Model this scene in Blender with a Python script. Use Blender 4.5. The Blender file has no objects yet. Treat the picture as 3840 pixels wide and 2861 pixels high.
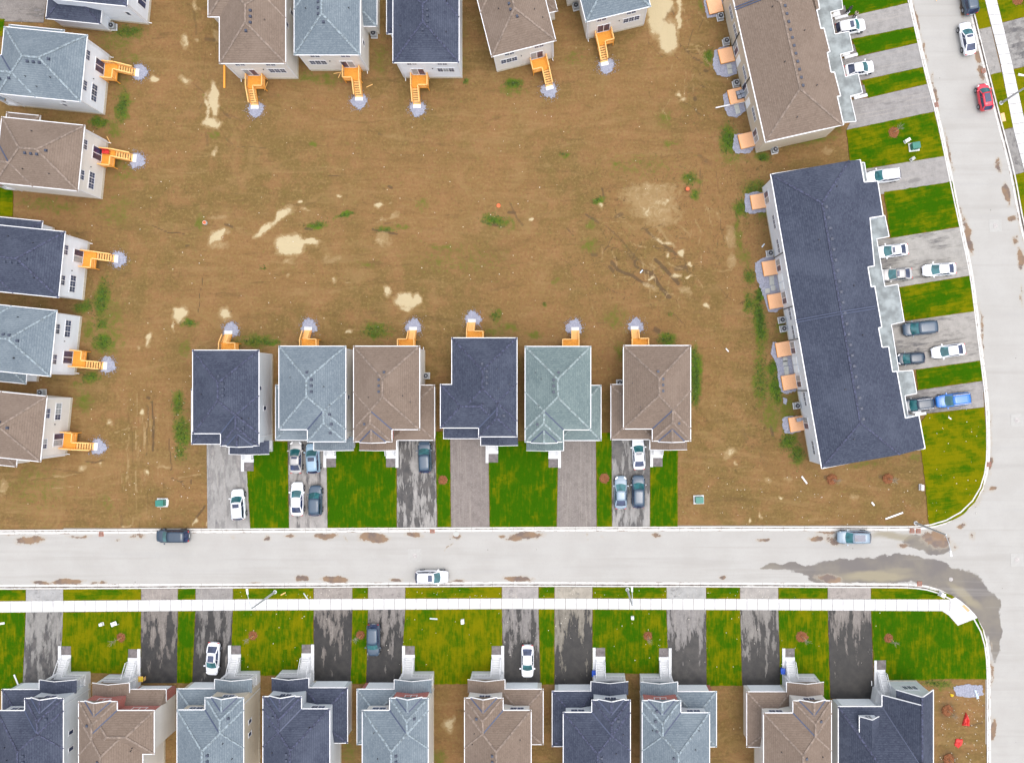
import bpy, bmesh, math, random
import numpy as np
from mathutils import Vector, Matrix
R_ = math.radians
random.seed(7)
# ------------------------------------------------------------------ camera, sky, sun, exposure
scene = bpy.context.scene
H = 115.0                      # camera height
S = 1 / 26.0                   # metres per photograph pixel on the ground
NX, NY = 2115.0, 1450.0        # photograph pixel straight below the camera
cam_data = bpy.data.cameras.new('camera')
cam = bpy.data.objects.new('camera', cam_data)
scene.collection.objects.link(cam)
scene.camera = cam
cam.location = (0, 0, H)
cam.rotation_euler = (0, 0, 0)
cam_data.sensor_width = 36.0
cam_data.lens = H / S / 3840 * 36.0
cam_data.shift_x = -(NX - 1920) / 3840
cam_data.shift_y = (NY - 1430.5) / 3840
cam_data.clip_end = 3000
SUN_EL, SUN_AZ = R_(76), R_(110)
world = bpy.data.worlds.new('World')
scene.world = world
world.use_nodes = True
wn = world.node_tree
bgn = wn.nodes['Background']
sky = wn.nodes.new('ShaderNodeTexSky')
sky.sky_type = 'NISHITA'
sky.sun_disc = False
sky.sun_elevation = SUN_EL
sky.sun_rotation = SUN_AZ
sky.dust_density = 4.0
sky.ozone_density = 1.0
hsv = wn.nodes.new('ShaderNodeHueSaturation')
hsv.inputs['Saturation'].default_value = 0.5
wn.links.new(sky.outputs[0], hsv.inputs['Color'])
wn.links.new(hsv.outputs[0], bgn.inputs['Color'])
bgn.inputs['Strength'].default_value = 0.15
sun_data = bpy.data.lights.new('sun', 'SUN')
sun_data.energy = 1.1
sun_data.angle = R_(130)
sun_data.color = (1.0, 0.955, 0.9)
sun = bpy.data.objects.new('sun', sun_data)
scene.collection.objects.link(sun)
# sky sun_rotation is measured from +Y clockwise
sdir = Vector((math.sin(SUN_AZ) * math.cos(SUN_EL), math.cos(SUN_AZ) * math.cos(SUN_EL), math.sin(SUN_EL)))
sun.rotation_euler = sdir.to_track_quat('Z', 'Y').to_euler()
scene.view_settings.view_transform = 'Standard'
scene.view_settings.look = 'None'
scene.view_settings.gamma = 1.0
scene.view_settings.use_curve_mapping = False
scene.view_settings.exposure = 0.88
C = scene.collection
# ------------------------------------------------------------------ coordinates
def k(z): return (H - z) / H
def W(px, py, z=0.0):
    """photograph pixel -> the point at height z"""
    return ((px - NX) * S * k(z), -(py - NY) * S * k(z), z)
OX = {'a': 0, 'b': 950, 'c': 1900, 'd': 2840}
OY = {'0': 0, '1': 700, '2': 1400, '3': 2111}
def P(c, x, y):
    return (OX[c[0]] + x / 2.203, OY[c[1]] + y / 2.203)
def PW(c, x, y, z=0.0):
    return W(*P(c, x, y), z)
def lerp(a, b, t): return a + (b - a) * t
def interp(x, pts):
    return float(np.interp(x, [p[0] for p in pts], [p[1] for p in pts]))
# ------------------------------------------------------------------ materials
def sock(node, name):
    for s in node.inputs:
        if s.name == name and s.enabled: return s
    return node.inputs[name]
class NT:
    def __init__(s, name):
        s.m = bpy.data.materials.new(name); s.m.use_nodes = True
        s.t = s.m.node_tree; s.b = s.t.nodes['Principled BSDF']
    def n(s, typ, ins=None, **props):
        nd = s.t.nodes.new('ShaderNode' + typ)
        for kk, v in props.items(): setattr(nd, kk, v)
        for kk, v in (ins or {}).items():
            i = sock(nd, kk) if isinstance(kk, str) else nd.inputs[kk]
            if isinstance(v, bpy.types.NodeSocket): s.t.links.new(v, i)
            else: i.default_value = v
        return nd
    def set(s, **kw):
        for kk, v in kw.items():
            i = s.b.inputs[kk.replace('_', ' ')]
            if isinstance(v, bpy.types.NodeSocket): s.t.links.new(v, i)
            else: i.default_value = v
    def math(s, op, a, b=0.0, clamp=False):
        return s.n('Math', {0: a, 1: b}, operation=op, use_clamp=clamp).outputs[0]
    def mix(s, f, a, b, mode='MIX'):
        nd = s.t.nodes.new('ShaderNodeMix'); nd.data_type = 'RGBA'; nd.blend_type = mode
        for i, v in ((nd.inputs[0], f), (nd.inputs[6], a), (nd.inputs[7], b)):
            if isinstance(v, bpy.types.NodeSocket): s.t.links.new(v, i)
            else: i.default_value = v
        return nd.outputs[2]
    def ramp(s, f, lo, hi, a=0.0, b=1.0):
        return s.n('MapRange', {'Value': f, 'From Min': lo, 'From Max': hi, 'To Min': a, 'To Max': b}, interpolation_type='SMOOTHSTEP').outputs[0]
    def noise(s, vec, scale, detail=4.0, rough=0.55, scl=None, rot=None, dist=0.0):
        if scl or rot:
            vec = s.n('Mapping', {'Vector': vec, 'Scale': scl or (1, 1, 1), 'Rotation': rot or (0, 0, 0)}).outputs[0]
        return s.n('TexNoise', {'Vector': vec, 'Scale': scale, 'Detail': detail, 'Roughness': rough, 'Distortion': dist}).outputs['Fac']
    def attr(s, name, typ='GEOMETRY'):
        return s.n('Attribute', attribute_name=name, attribute_type=typ)
    def scale(s, c, k_): return s.n('VectorMath', {0: c, 'Scale': k_}, operation='SCALE').outputs[0]
    def tint(s, c, t_): return s.n('VectorMath', {0: c, 1: t_}, operation='MULTIPLY').outputs[0]
    def bump(s, h, strength=0.3, dist=0.05):
        s.set(Normal=s.n('Bump', {'Height': h, 'Strength': strength, 'Distance': dist}).outputs[0])
    def objpos(s): return s.n('TexCoord').outputs['Object']
    def pos(s): return s.n('NewGeometry').outputs['Position']
def c4(c): return (c[0], c[1], c[2], 1.0)
def simple(name, col, rough=0.6, metal=0.0, var=0.12, scale=3.0, spec=0.5, coat=0.0):
    t = NT(name); p = t.pos()
    n = t.noise(p, scale, 5)
    f = t.ramp(n, 0.3, 0.7, 1 - var, 1 + var)
    v = t.n('VectorMath', {0: c4(col)[:3], 'Scale': f}, operation='SCALE').outputs[0]
    t.set(Base_Color=v, Roughness=rough, Metallic=metal, Specular_IOR_Level=spec, Coat_Weight=coat)
    return t.m
M = {}
def mat_dirt():
    t = NT('bare_dirt'); p = t.pos()
    m1 = t.attr('m1'); m2 = t.attr('m2')
    s1 = t.n('SeparateColor', {0: m1.outputs['Color']}).outputs
    s2 = t.n('SeparateColor', {0: m2.outputs['Color']}).outputs
    big = t.noise(p, 0.055, 5, 0.6)
    mid = t.noise(p, 0.35, 6, 0.6)
    fine = t.noise(p, 2.6, 8, 0.72)
    grit = t.noise(p, 9.0, 6, 0.7)
    ho = t.noise(p, 1.0, 7, 0.72, scl=(0.16, 0.95, 1), rot=(0, 0, R_(3)), dist=0.9)
    ve = t.noise(p, 1.0, 6, 0.65, scl=(2.0, 0.16, 1))
    di = t.noise(p, 1.0, 6, 0.65, scl=(0.28, 2.1, 1), rot=(0, 0, R_(-42)), dist=0.5)
    wv, wd = s2[0], s2[1]
    st = t.n('Mix', {0: wv, 2: ho, 3: ve}).outputs[0]
    st = t.n('Mix', {0: wd, 2: st, 3: di}).outputs[0]
    base = t.mix(t.ramp(big, 0.4, 0.6), c4((0.212, 0.124, 0.056)), c4((0.158, 0.106, 0.041)))
    base = t.mix(t.ramp(mid, 0.44, 0.66, 0, 0.75), base, c4((0.235, 0.13, 0.065)))
    base = t.mix(t.ramp(fine, 0.5, 0.66, 0, 0.6), base, c4((0.275, 0.19, 0.09)))
    base = t.mix(t.ramp(t.noise(p, 0.42, 8, 0.75, dist=0.8), 0.5, 0.68, 0, 0.4), base, c4((0.135, 0.1, 0.034)))
    base = t.mix(t.ramp(fine, 0.47, 0.34, 0, 0.38), base, c4((0.085, 0.055, 0.026)))
    base = t.mix(t.ramp(st, 0.46, 0.3, 0, 0.5), base, c4((0.1, 0.064, 0.03)))
    base = t.mix(t.ramp(st, 0.55, 0.72, 0, 0.42), base, c4((0.3, 0.205, 0.11)))
    base = t.mix(t.ramp(t.noise(p, 0.9, 8, 0.78, dist=1.2), 0.57, 0.68, 0, 0.45), base, c4((0.085, 0.06, 0.026)))
    base = t.mix(t.ramp(t.noise(p, 0.13, 6, 0.7, dist=1.0), 0.54, 0.66, 0, 0.45), base, c4((0.25, 0.165, 0.08)))
    sweep = t.noise(p, 1.0, 6, 0.6, scl=(0.055, 0.3, 1), rot=(0, 0, R_(-8)), dist=2.6)
    base = t.mix(t.ramp(sweep, 0.5, 0.72, 0, 0.38), base, c4((0.275, 0.178, 0.092)))
    base = t.mix(t.ramp(sweep, 0.48, 0.3, 0, 0.3), base, c4((0.135, 0.082, 0.036)))
    # dark clods in the churned part
    cl = t.noise(p, 1.5, 6, 0.75, dist=1.0)
    clm = t.math('MULTIPLY', t.ramp(cl, 0.55, 0.66), s2[2], True)
    base = t.mix(t.math('MULTIPLY', clm, 0.75), base, c4((0.065, 0.045, 0.022)))
    # damp ruts
    wt = t.ramp(t.math('ADD', s1[2], t.math('MULTIPLY', t.math('SUBTRACT', fine, 0.5), 0.9)), 0.3, 0.75)
    base = t.mix(t.math('MULTIPLY', wt, 0.75), base, c4((0.075, 0.046, 0.024)))
    # weeds showing through
    gf = t.math('ADD', t.math('MULTIPLY', s1[1], 1.15), t.math('MULTIPLY', t.math('SUBTRACT', t.noise(p, 1.3, 9, 0.8), 0.5), 2.3))
    base = t.mix(t.math('MULTIPLY', t.ramp(gf, 0.08, 0.66), 0.85), base, c4((0.1, 0.125, 0.018)))
    base = t.mix(t.ramp(gf, 0.55, 1.0), base, c4((0.075, 0.14, 0.01)))
    # dried silt
    sn = t.math('MULTIPLY', t.math('SUBTRACT', t.noise(p, 0.95, 9, 0.8, dist=0.8), 0.5), 1.25)
    sf = t.math('ADD', s1[0], sn)
    sf = t.math('MULTIPLY', sf, t.ramp(s1[0], 0.02, 0.2))
    base = t.mix(t.ramp(sf, 0.12, 0.42, 0, 0.75), base, c4((0.3, 0.215, 0.12)))
    base = t.mix(t.ramp(sf, 0.4, 0.66, 0, 0.92), base, c4((0.47, 0.405, 0.29)))
    # pale pebbles
    vo = t.n('TexVoronoi', {'Vector': p, 'Scale': 1.1, 'Randomness': 1.0})
    sel = t.n('SeparateColor', {0: vo.outputs['Color']}).outputs[0]
    pb = t.math('MULTIPLY', t.math('LESS_THAN', vo.outputs['Distance'], 0.07), t.math('GREATER_THAN', sel, 0.9))
    base = t.mix(pb, base, c4((0.6, 0.54, 0.46)))
    base = t.tint(base, (0.89, 0.86, 0.74))
    t.set(Base_Color=base, Roughness=t.ramp(wt, 0, 1, 0.95, 0.6), Specular_IOR_Level=0.2)
    h = t.math('ADD', t.math('MULTIPLY', fine, 0.5), t.math('ADD', t.math('MULTIPLY', st, 0.8), t.math('MULTIPLY', grit, 0.25)))
    t.bump(h, 0.8, 0.14)
    return t.m
def mat_lawn():
    t = NT('lawn_grass'); p = t.objpos()
    oi = t.n('ObjectInfo')
    rot = t.attr('rot', 'OBJECT').outputs['Fac']; yel = t.attr('yellow', 'OBJECT').outputs['Fac']
    vr = t.n('VectorRotate', {'Vector': p, 'Angle': rot}, rotation_type='Z_AXIS').outputs[0]
    wob = t.n('VectorMath', {0: vr, 1: t.n('VectorMath', {0: t.n('TexNoise', {'Vector': p, 'Scale': 0.9, 'Detail': 3.0}).outputs['Color'], 'Scale': 0.22}, operation='SCALE').outputs[0]}, operation='ADD').outputs[0]
    br = t.n('TexBrick', {'Vector': wob, 'Color1': (0, 0, 0, 1), 'Color2': (1, 1, 1, 1), 'Mortar': (0.35, 0.35, 0.35, 1), 'Scale': 1.0, 'Mortar Size': 0.008, 'Brick Width': 1.9, 'Row Height': 0.46, 'Bias': 0.0}, offset=0.5)
    bf = t.n('SeparateColor', {0: br.outputs['Color']}).outputs[0]
    sx = t.n('SeparateXYZ', {0: wob}).outputs
    row = t.math('FLOOR', t.math('DIVIDE', sx[1], 0.55)); col_ = t.math('FLOOR', t.math('ADD', t.math('DIVIDE', sx[0], 1.5), t.math('MULTIPLY', row, 0.43)))
    blk = t.n('TexNoise', {'Vector': t.n('CombineXYZ', {'X': t.math('MULTIPLY', col_, 0.5), 'Y': t.math('MULTIPLY', row, 0.23), 'Z': oi.outputs['Random']}).outputs[0], 'Scale': 1.0, 'Detail': 3.0, 'Roughness': 0.7}).outputs['Fac']
    streak = t.noise(vr, 1.0, 6, 0.65, scl=(0.5, 3.2, 1))
    big = t.noise(p, 0.28, 4, 0.6)
    f = t.math('ADD', t.math('MULTIPLY', bf, 0.16), t.math('ADD', t.math('MULTIPLY', streak, 0.75), t.math('MULTIPLY', big, 1.0)))
    f = t.math('ADD', f, t.math('MULTIPLY', t.math('SUBTRACT', yel, 0.42), 0.6))
    f = t.math('ADD', f, t.math('MULTIPLY', t.math('SUBTRACT', t.noise(p, 0.55, 6, 0.7), 0.5), 0.35))
    f = t.math('ADD', f, t.math('MULTIPLY', t.math('SUBTRACT', blk, 0.5), 0.95))
    fine = t.noise(p, 7.0, 6, 0.8)
    base = t.mix(t.ramp(f, 0.74, 1.36), c4((0.03, 0.1, 0.002)), c4((0.165, 0.158, 0.003)))
    base = t.mix(t.ramp(fine, 0.48, 0.25, 0, 0.6), base, c4((0.012, 0.038, 0.001)))
    base = t.mix(t.ramp(fine, 0.56, 0.76, 0, 0.35), base, c4((0.14, 0.185, 0.008)))
    v = t.noise(p, 1.8, 6, 0.75)
    base = t.mix(t.ramp(v, 0.56, 0.78, 0, 0.3), base, c4((0.18, 0.15, 0.012)))
    ed = t.math('ADD', t.attr('edge').outputs['Fac'], t.math('MULTIPLY', t.math('SUBTRACT', t.noise(p, 0.7, 6, 0.75), 0.5), 2.2))
    base = t.mix(t.ramp(ed, 0.55, 1.25, 0, 0.6), base, c4((0.2, 0.16, 0.01)))
    t.set(Base_Color=t.scale(base, 0.86), Roughness=1.0, Specular_IOR_Level=0.0)
    t.bump(fine, 0.9, 0.06)
    return t.m
def mat_drive():
    """asphalt drive; uv.y runs from the street (0) to the garage (1)"""
    t = NT('drive_asphalt'); p = t.objpos()
    uv = t.n('UVMap').outputs[0]
    suv = t.n('SeparateXYZ', {0: uv}).outputs
    wet = t.attr('wet', 'OBJECT').outputs['Fac']; seed = t.attr('seed', 'OBJECT').outputs['Fac']
    oi = t.n('ObjectInfo').outputs['Color']
    q = t.n('VectorMath', {0: uv, 1: t.n('CombineXYZ', {'X': seed, 'Y': t.math('MULTIPLY', seed, 3.1), 'Z': seed}).outputs[0]}, operation='ADD').outputs[0]
    along = t.noise(q, 1.0, 7, 0.68, scl=(1.25, 3.4, 1))
    lanes = t.noise(q, 1.0, 3, 0.5, scl=(0.75, 0.5, 1))
    fine = t.noise(p, 5.0, 7, 0.7)
    mid = t.noise(p, 0.8, 6, 0.62)
    fine2 = t.noise(q, 1.0, 7, 0.75, scl=(5.0, 9.0, 1))
    f = t.math('ADD', t.ramp(along, 0.3, 0.7, -.1, 1.0), t.ramp(lanes, 0.34, 0.66, 0, 0.55))
    f = t.math('ADD', f, t.math('MULTIPLY', fine2, 0.25))
    f = t.math('ADD', f, t.math('MULTIPLY', suv[1], t.attr('grad', 'OBJECT').outputs['Fac']))
    f = t.math('ADD', f, t.math('MULTIPLY', wet, 1.0))
    mask = t.ramp(f, 1.32, 1.4)
    halo = t.ramp(f, 0.95, 1.3)
    dry = t.mix(t.ramp(mid, 0.35, 0.7), oi, t.n('VectorMath', {0: oi, 'Scale': 0.78}, operation='SCALE').outputs[0])
    dry = t.mix(t.ramp(fine, 0.45, 0.75, 0, 0.3), dry, c4((0.42, 0.4, 0.36)))
    dry = t.mix(t.ramp(t.noise(q, 1.0, 6, 0.7, scl=(4.5, 1.0, 1)), 0.5, 0.75, 0, 0.4), dry, c4((0.4, 0.36, 0.31)))
    base = t.mix(t.math('MULTIPLY', halo, 0.55), dry, t.n('VectorMath', {0: oi, 'Scale': 0.45}, operation='SCALE').outputs[0])
    wc = t.attr('dark', 'OBJECT').outputs['Fac']
    wcol = t.mix(t.ramp(mid, 0.35, 0.65), t.n('VectorMath', {0: (1.0, 0.97, 1.02), 'Scale': wc}, operation='SCALE').outputs[0], t.n('VectorMath', {0: (2.1, 1.95, 1.85), 'Scale': wc}, operation='SCALE').outputs[0])
    base = t.mix(mask, base, wcol)
    t.set(Base_Color=base, Roughness=t.ramp(mask, 0, 1, 0.9, 0.5), Specular_IOR_Level=t.ramp(mask, 0, 1, 0.3, 0.35))
    t.bump(fine, 0.3, 0.03)
    return t.m
def mat_road():
    t = NT('road_surface'); p = t.pos()
    m1 = t.attr('m1'); s1 = t.n('SeparateColor', {0: m1.outputs['Color']}).outputs
    mid = t.noise(p, 0.25, 5, 0.55); fine = t.noise(p, 5.0, 7, 0.7)
    sx = t.noise(p, 1.0, 6, 0.6, scl=(0.06, 1.1, 1))
    base = t.mix(t.ramp(mid, 0.3, 0.7), c4((0.372, 0.363, 0.345)), c4((0.4, 0.394, 0.378)))
    base = t.mix(t.ramp(sx, 0.5, 0.72, 0, 0.35), base, c4((0.43, 0.422, 0.402)))
    base = t.mix(t.ramp(sx, 0.46, 0.3, 0, 0.3), base, c4((0.345, 0.345, 0.34)))
    base = t.mix(t.ramp(fine, 0.5, 0.3, 0, 0.35), base, c4((0.32, 0.315, 0.305)))
    # large damp area
    nb = t.math('MULTIPLY', t.math('SUBTRACT', t.noise(p, 0.7, 8, 0.72, dist=0.3), 0.5), 0.7)
    g = t.math('ADD', s1[1], nb)
    g = t.math('MULTIPLY', g, t.ramp(s1[1], 0.02, 0.2))
    damp = t.mix(t.ramp(t.noise(p, 0.22, 4), 0.35, 0.65), c4((0.135, 0.123, 0.118)), c4((0.18, 0.162, 0.135)))
    gm = t.ramp(g, 0.36, 0.48)
    base = t.mix(gm, base, damp)
    base = t.mix(t.ramp(s1[2], 0.25, 0.95), base, c4((0.25, 0.222, 0.155)))
    tr_ = t.noise(p, 1.0, 5, 0.6, scl=(0.03, 0.75, 1), dist=0.2)
    base = t.mix(t.ramp(tr_, 0.52, 0.66, 0, 0.28), base, c4((0.3, 0.29, 0.27)))
    # dirt by the kerb
    r = t.math('ADD', s1[0], t.math('MULTIPLY', t.math('SUBTRACT', t.noise(p, 1.3, 8, 0.75), 0.5), 1.2))
    r = t.math('MULTIPLY', r, t.ramp(s1[0], 0.02, 0.2))
    base = t.mix(t.ramp(r, 0.2, 0.5, 0, 0.4), base, c4((0.36, 0.31, 0.24)))
    dirt = t.mix(t.ramp(t.noise(p, 0.6, 4), 0.4, 0.65), c4((0.235, 0.16, 0.105)), c4((0.15, 0.115, 0.1)))
    base = t.mix(t.ramp(r, 0.5, 0.6), base, dirt)
    # small dark spots
    vo = t.n('TexVoronoi', {'Vector': p, 'Scale': 0.55, 'Randomness': 1.0})
    sel = t.n('SeparateColor', {0: vo.outputs['Color']}).outputs[0]
    pb = t.math('MULTIPLY', t.math('LESS_THAN', vo.outputs['Distance'], 0.045), t.math('GREATER_THAN', sel, 0.8))
    base = t.mix(t.math('MULTIPLY', pb, 0.7), base, c4((0.12, 0.11, 0.1)))
    base = t.tint(base, (0.885, 0.88, 0.875))
    t.set(Base_Color=base, Roughness=t.ramp(gm, 0, 1, 0.85, 0.6), Specular_IOR_Level=t.ramp(gm, 0, 1, 0.25, 0.3))
    t.bump(fine, 0.15, 0.02)
    return t.m
def mat_kerb():
    t = NT('kerb_concrete'); uv = t.n('UVMap').outputs[0]; p = t.pos()
    s = t.n('SeparateXYZ', {0: uv}).outputs
    n = t.noise(p, 1.2, 7, 0.7); fine = t.noise(p, 7.0, 5, 0.7)
    base = t.mix(t.ramp(fine, 0.3, 0.7), c4((0.5, 0.49, 0.47)), c4((0.56, 0.55, 0.53)))
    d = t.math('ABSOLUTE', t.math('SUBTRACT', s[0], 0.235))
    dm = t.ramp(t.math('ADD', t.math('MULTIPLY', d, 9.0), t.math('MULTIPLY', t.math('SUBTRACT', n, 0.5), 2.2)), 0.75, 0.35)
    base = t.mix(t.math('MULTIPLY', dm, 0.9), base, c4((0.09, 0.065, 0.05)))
    e = t.math('ADD', t.math('MULTIPLY', t.math('SUBTRACT', s[0], 0.6), 4.0), t.math('MULTIPLY', t.math('SUBTRACT', t.noise(p, 0.5, 7, 0.7), 0.47), 5.0))
    base = t.mix(t.ramp(e, 0.25, 0.8, 0, 0.85), base, c4((0.17, 0.115, 0.085)))
    j = t.math('LESS_THAN', t.math('FRACT', t.math('DIVIDE', s[1], 3.0)), 0.018)
    base = t.mix(t.math('MULTIPLY', j, 0.6), base, c4((0.1, 0.09, 0.08)))
    t.set(Base_Color=base, Roughness=0.85, Specular_IOR_Level=0.25)
    return t.m
def mat_roof(name, base, light, dark):
    t = NT(name); uv = t.n('UVMap').outputs[0]; p = t.pos()
    br = t.n('TexBrick', {'Vector': uv, 'Color1': (0, 0, 0, 1), 'Color2': (1, 1, 1, 1), 'Mortar': (0.3, 0.3, 0.3, 1), 'Scale': 1.0, 'Mortar Size': 0.012, 'Brick Width': 0.33, 'Row Height': 0.29, 'Bias': 0.0}, offset=0.5)
    bf = t.n('SeparateColor', {0: br.outputs['Color']}).outputs[0]
    sp = t.noise(uv, 1.0, 5, 0.8, scl=(3.2, 6.0, 1))
    sp2 = t.noise(p, 9.0, 4, 0.8)
    big = t.noise(p, 0.22, 4, 0.6)
    col = t.mix(t.math('MULTIPLY', bf, 0.35), c4(base), c4(light))
    col = t.mix(t.ramp(sp, 0.54, 0.68, 0, 1.0), col, c4(light))
    col = t.mix(t.ramp(sp, 0.46, 0.3, 0, 0.95), col, c4(dark))
    col = t.mix(t.ramp(sp2, 0.42, 0.3, 0, 0.7), col, c4(dark))
    col = t.mix(t.ramp(sp2, 0.6, 0.72, 0, 0.5), col, c4(light))
    col = t.mix(t.ramp(big, 0.45, 0.7, 0, 0.35), col, c4(light))
    rw = t.math('FRACT', t.math('DIVIDE', t.n('SeparateXYZ', {0: uv}).outputs[1], 0.29))
    col = t.mix(t.ramp(rw, 0.22, 0.02, 0, 0.5), col, c4(dark))
    t.set(Base_Color=t.scale(col, 0.94), Roughness=0.92, Specular_IOR_Level=0.2)
    t.bump(t.math('ADD', br.outputs['Fac'], sp2), 0.5, 0.02)
    return t.m
def mat_siding(name, col):
    t = NT(name); p = t.pos()
    z = t.n('SeparateXYZ', {0: p}).outputs[2]
    fr = t.math('FRACT', t.math('DIVIDE', z, 0.12))
    n = t.noise(p, 0.5, 5, 0.6, scl=(1, 1, 3)); n2 = t.noise(p, 1.0, 4, 0.6, scl=(3, 3, 0.3))
    b = t.mix(t.ramp(n, 0.35, 0.7, 0, 0.5), c4(col), c4([c * 0.9 for c in col]))
    b = t.mix(t.ramp(n2, 0.5, 0.75, 0, 0.25), b, c4([c * 0.82 for c in col]))
    b = t.mix(t.ramp(fr, 0.14, 0.02, 0, 0.4), b, c4([c * 0.6 for c in col]))
    t.set(Base_Color=b, Roughness=0.55, Specular_IOR_Level=0.35)
    t.bump(fr, 0.4, 0.02)
    return t.m
def mat_brick():
    t = NT('red_brick'); p = t.pos()
    s = t.n('SeparateXYZ', {0: p}).outputs
    q = t.n('CombineXYZ', {'X': t.math('ADD', s[0], s[1]), 'Y': s[2]}).outputs[0]
    br = t.n('TexBrick', {'Vector': q, 'Color1': (0.45, 0.08, 0.055, 1), 'Color2': (0.34, 0.055, 0.04, 1), 'Mortar': (0.35, 0.3, 0.27, 1), 'Scale': 1.0, 'Mortar Size': 0.01, 'Brick Width': 0.23, 'Row Height': 0.075})
    t.set(Base_Color=br.outputs['Color'], Roughness=0.85)
    t.bump(br.outputs['Fac'], -0.4, 0.01)
    return t.m
def mat_wood(name, col, dark):
    t = NT(name); p = t.objpos()
    n = t.noise(p, 2.0, 6, 0.65, scl=(4, 4, 1)); oi = t.n('ObjectInfo').outputs['Random']
    b = t.mix(t.ramp(n, 0.3, 0.75), c4(col), c4(dark))
    b = t.mix(t.math('MULTIPLY', oi, 0.3), b, c4(dark))
    t.set(Base_Color=b, Roughness=0.7, Specular_IOR_Level=0.3)
    return t.m
def mat_gravel():
    t = NT('crushed_gravel'); p = t.pos()
    vo = t.n('TexVoronoi', {'Vector': p, 'Scale': 9.0, 'Randomness': 1.0})
    g = t.n('SeparateColor', {0: vo.outputs['Color']}).outputs[0]
    b = t.mix(g, c4((0.21, 0.22, 0.275)), c4((0.31, 0.32, 0.39)))
    b = t.mix(t.ramp(t.noise(p, 1.2, 5, 0.7), 0.58, 0.75, 0, 0.6), b, c4((0.22, 0.16, 0.1)))
    t.set(Base_Color=b, Roughness=0.9, Specular_IOR_Level=0.2)
    t.bump(vo.outputs['Distance'], 0.8, 0.05)
    return t.m
def mat_mulch():
    t = NT('bark_mulch'); p = t.pos()
    n = t.noise(p, 12, 6, 0.8)
    b = t.mix(t.ramp(n, 0.35, 0.65), c4((0.1, 0.035, 0.018)), c4((0.3, 0.13, 0.06)))
    t.set(Base_Color=b, Roughness=0.95, Specular_IOR_Level=0.1)
    t.bump(n, 0.9, 0.06)
    return t.m
def mat_glass(name, col, rough=0.08):
    t = NT(name); p = t.pos()
    n = t.noise(p, 0.9, 2)
    b = t.mix(t.ramp(n, 0.4, 0.6), c4(col), c4([c * 1.8 + 0.01 for c in col]))
    t.set(Base_Color=b, Roughness=rough, Specular_IOR_Level=0.7)
    return t.m
def mat_paint(name, col, coat=0.6, rough=0.32, metal=0.0):
    t = NT(name); p = t.objpos()
    n = t.noise(p, 1.2, 5, 0.6)
    b = t.mix(t.ramp(n, 0.35, 0.75, 0, 0.3), c4(col), c4([c * 0.85 + 0.01 for c in col]))
    t.set(Base_Color=b, Roughness=rough, Metallic=metal, Coat_Weight=coat, Coat_Roughness=0.08)
    return t.m
M['dirt'] = mat_dirt(); M['lawn'] = mat_lawn(); M['drive'] = mat_drive(); M['road'] = mat_road(); M['kerb'] = mat_kerb()
M['r_dark'] = mat_roof('charcoal_shingles', (0.042, 0.05, 0.077), (0.1, 0.116, 0.158), (0.012, 0.016, 0.032))
M['r_grey'] = mat_roof('slate_grey_shingles', (0.13, 0.163, 0.193), (0.24, 0.283, 0.31), (0.058, 0.078, 0.105))
M['r_sage'] = mat_roof('sage_grey_shingles', (0.122, 0.165, 0.17), (0.24, 0.3, 0.29), (0.06, 0.085, 0.1))
M['r_brown'] = mat_roof('taupe_shingles', (0.168, 0.127, 0.1), (0.25, 0.195, 0.158), (0.095, 0.07, 0.056))
M['cap_dark'] = simple('charcoal_ridge_cap', (0.043, 0.049, 0.085), 0.9, var=0.6, scale=4)
M['cap_grey'] = simple('pale_ridge_cap', (0.185, 0.225, 0.25), 0.9, var=0.45, scale=4)
M['cap_sage'] = simple('sage_ridge_cap', (0.19, 0.235, 0.24), 0.9, var=0.4, scale=3)
M['cap_brown'] = simple('taupe_ridge_cap', (0.185, 0.144, 0.117), 0.9, var=0.35, scale=3)
M['valley'] = simple('valley_metal', (0.045, 0.06, 0.11), 0.5)
M['siding_white'] = mat_siding('white_siding', (0.74, 0.79, 0.85))
M['siding_beige'] = mat_siding('beige_siding', (0.7, 0.68, 0.64))
M['siding_grey'] = mat_siding('grey_siding', (0.6, 0.64, 0.67))
M['siding_tan'] = mat_siding('tan_siding', (0.6, 0.53, 0.42))
M['brick'] = mat_brick()
M['found'] = simple('concrete_foundation', (0.5, 0.46, 0.37), 0.9)
M['conc'] = simple('pale_concrete', (0.58, 0.59, 0.6), 0.85, var=0.05, scale=1.0)
M['walkc'] = simple('sidewalk_concrete', (0.52, 0.52, 0.52), 0.85, var=0.08, scale=0.9)
M['trim'] = simple('white_trim', (0.68, 0.69, 0.71), 0.45, var=0.04)
M['wdoor'] = simple('white_door', (0.86, 0.9, 0.92), 0.45, var=0.03)
M['glass'] = mat_glass('window_glass', (0.008, 0.02, 0.06), 0.35)
M['blind'] = simple('window_blind', (0.28, 0.31, 0.33), 0.5, var=0.15)
M['carglass'] = mat_glass('windshield_glass', (0.014, 0.075, 0.085), 0.06)
M['cardark'] = mat_glass('tinted_glass', (0.01, 0.018, 0.05), 0.08)
M['tyre'] = simple('tyre_rubber', (0.02, 0.02, 0.022), 0.85)
M['rim'] = simple('alloy_rim', (0.35, 0.36, 0.4), 0.35, metal=0.7)
M['lamp'] = simple('lamp_lens', (0.75, 0.76, 0.78), 0.2)
M['tail'] = simple('tail_lamp', (0.5, 0.02, 0.02), 0.25)
M['wood'] = mat_wood('cedar_lumber', (0.8, 0.36, 0.055), (0.66, 0.26, 0.035))
M['woodl'] = mat_wood('pale_lumber', (0.8, 0.5, 0.2), (0.72, 0.4, 0.13))
M['woodp'] = mat_wood('pine_boards', (0.8, 0.47, 0.27), (0.72, 0.38, 0.2))
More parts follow.
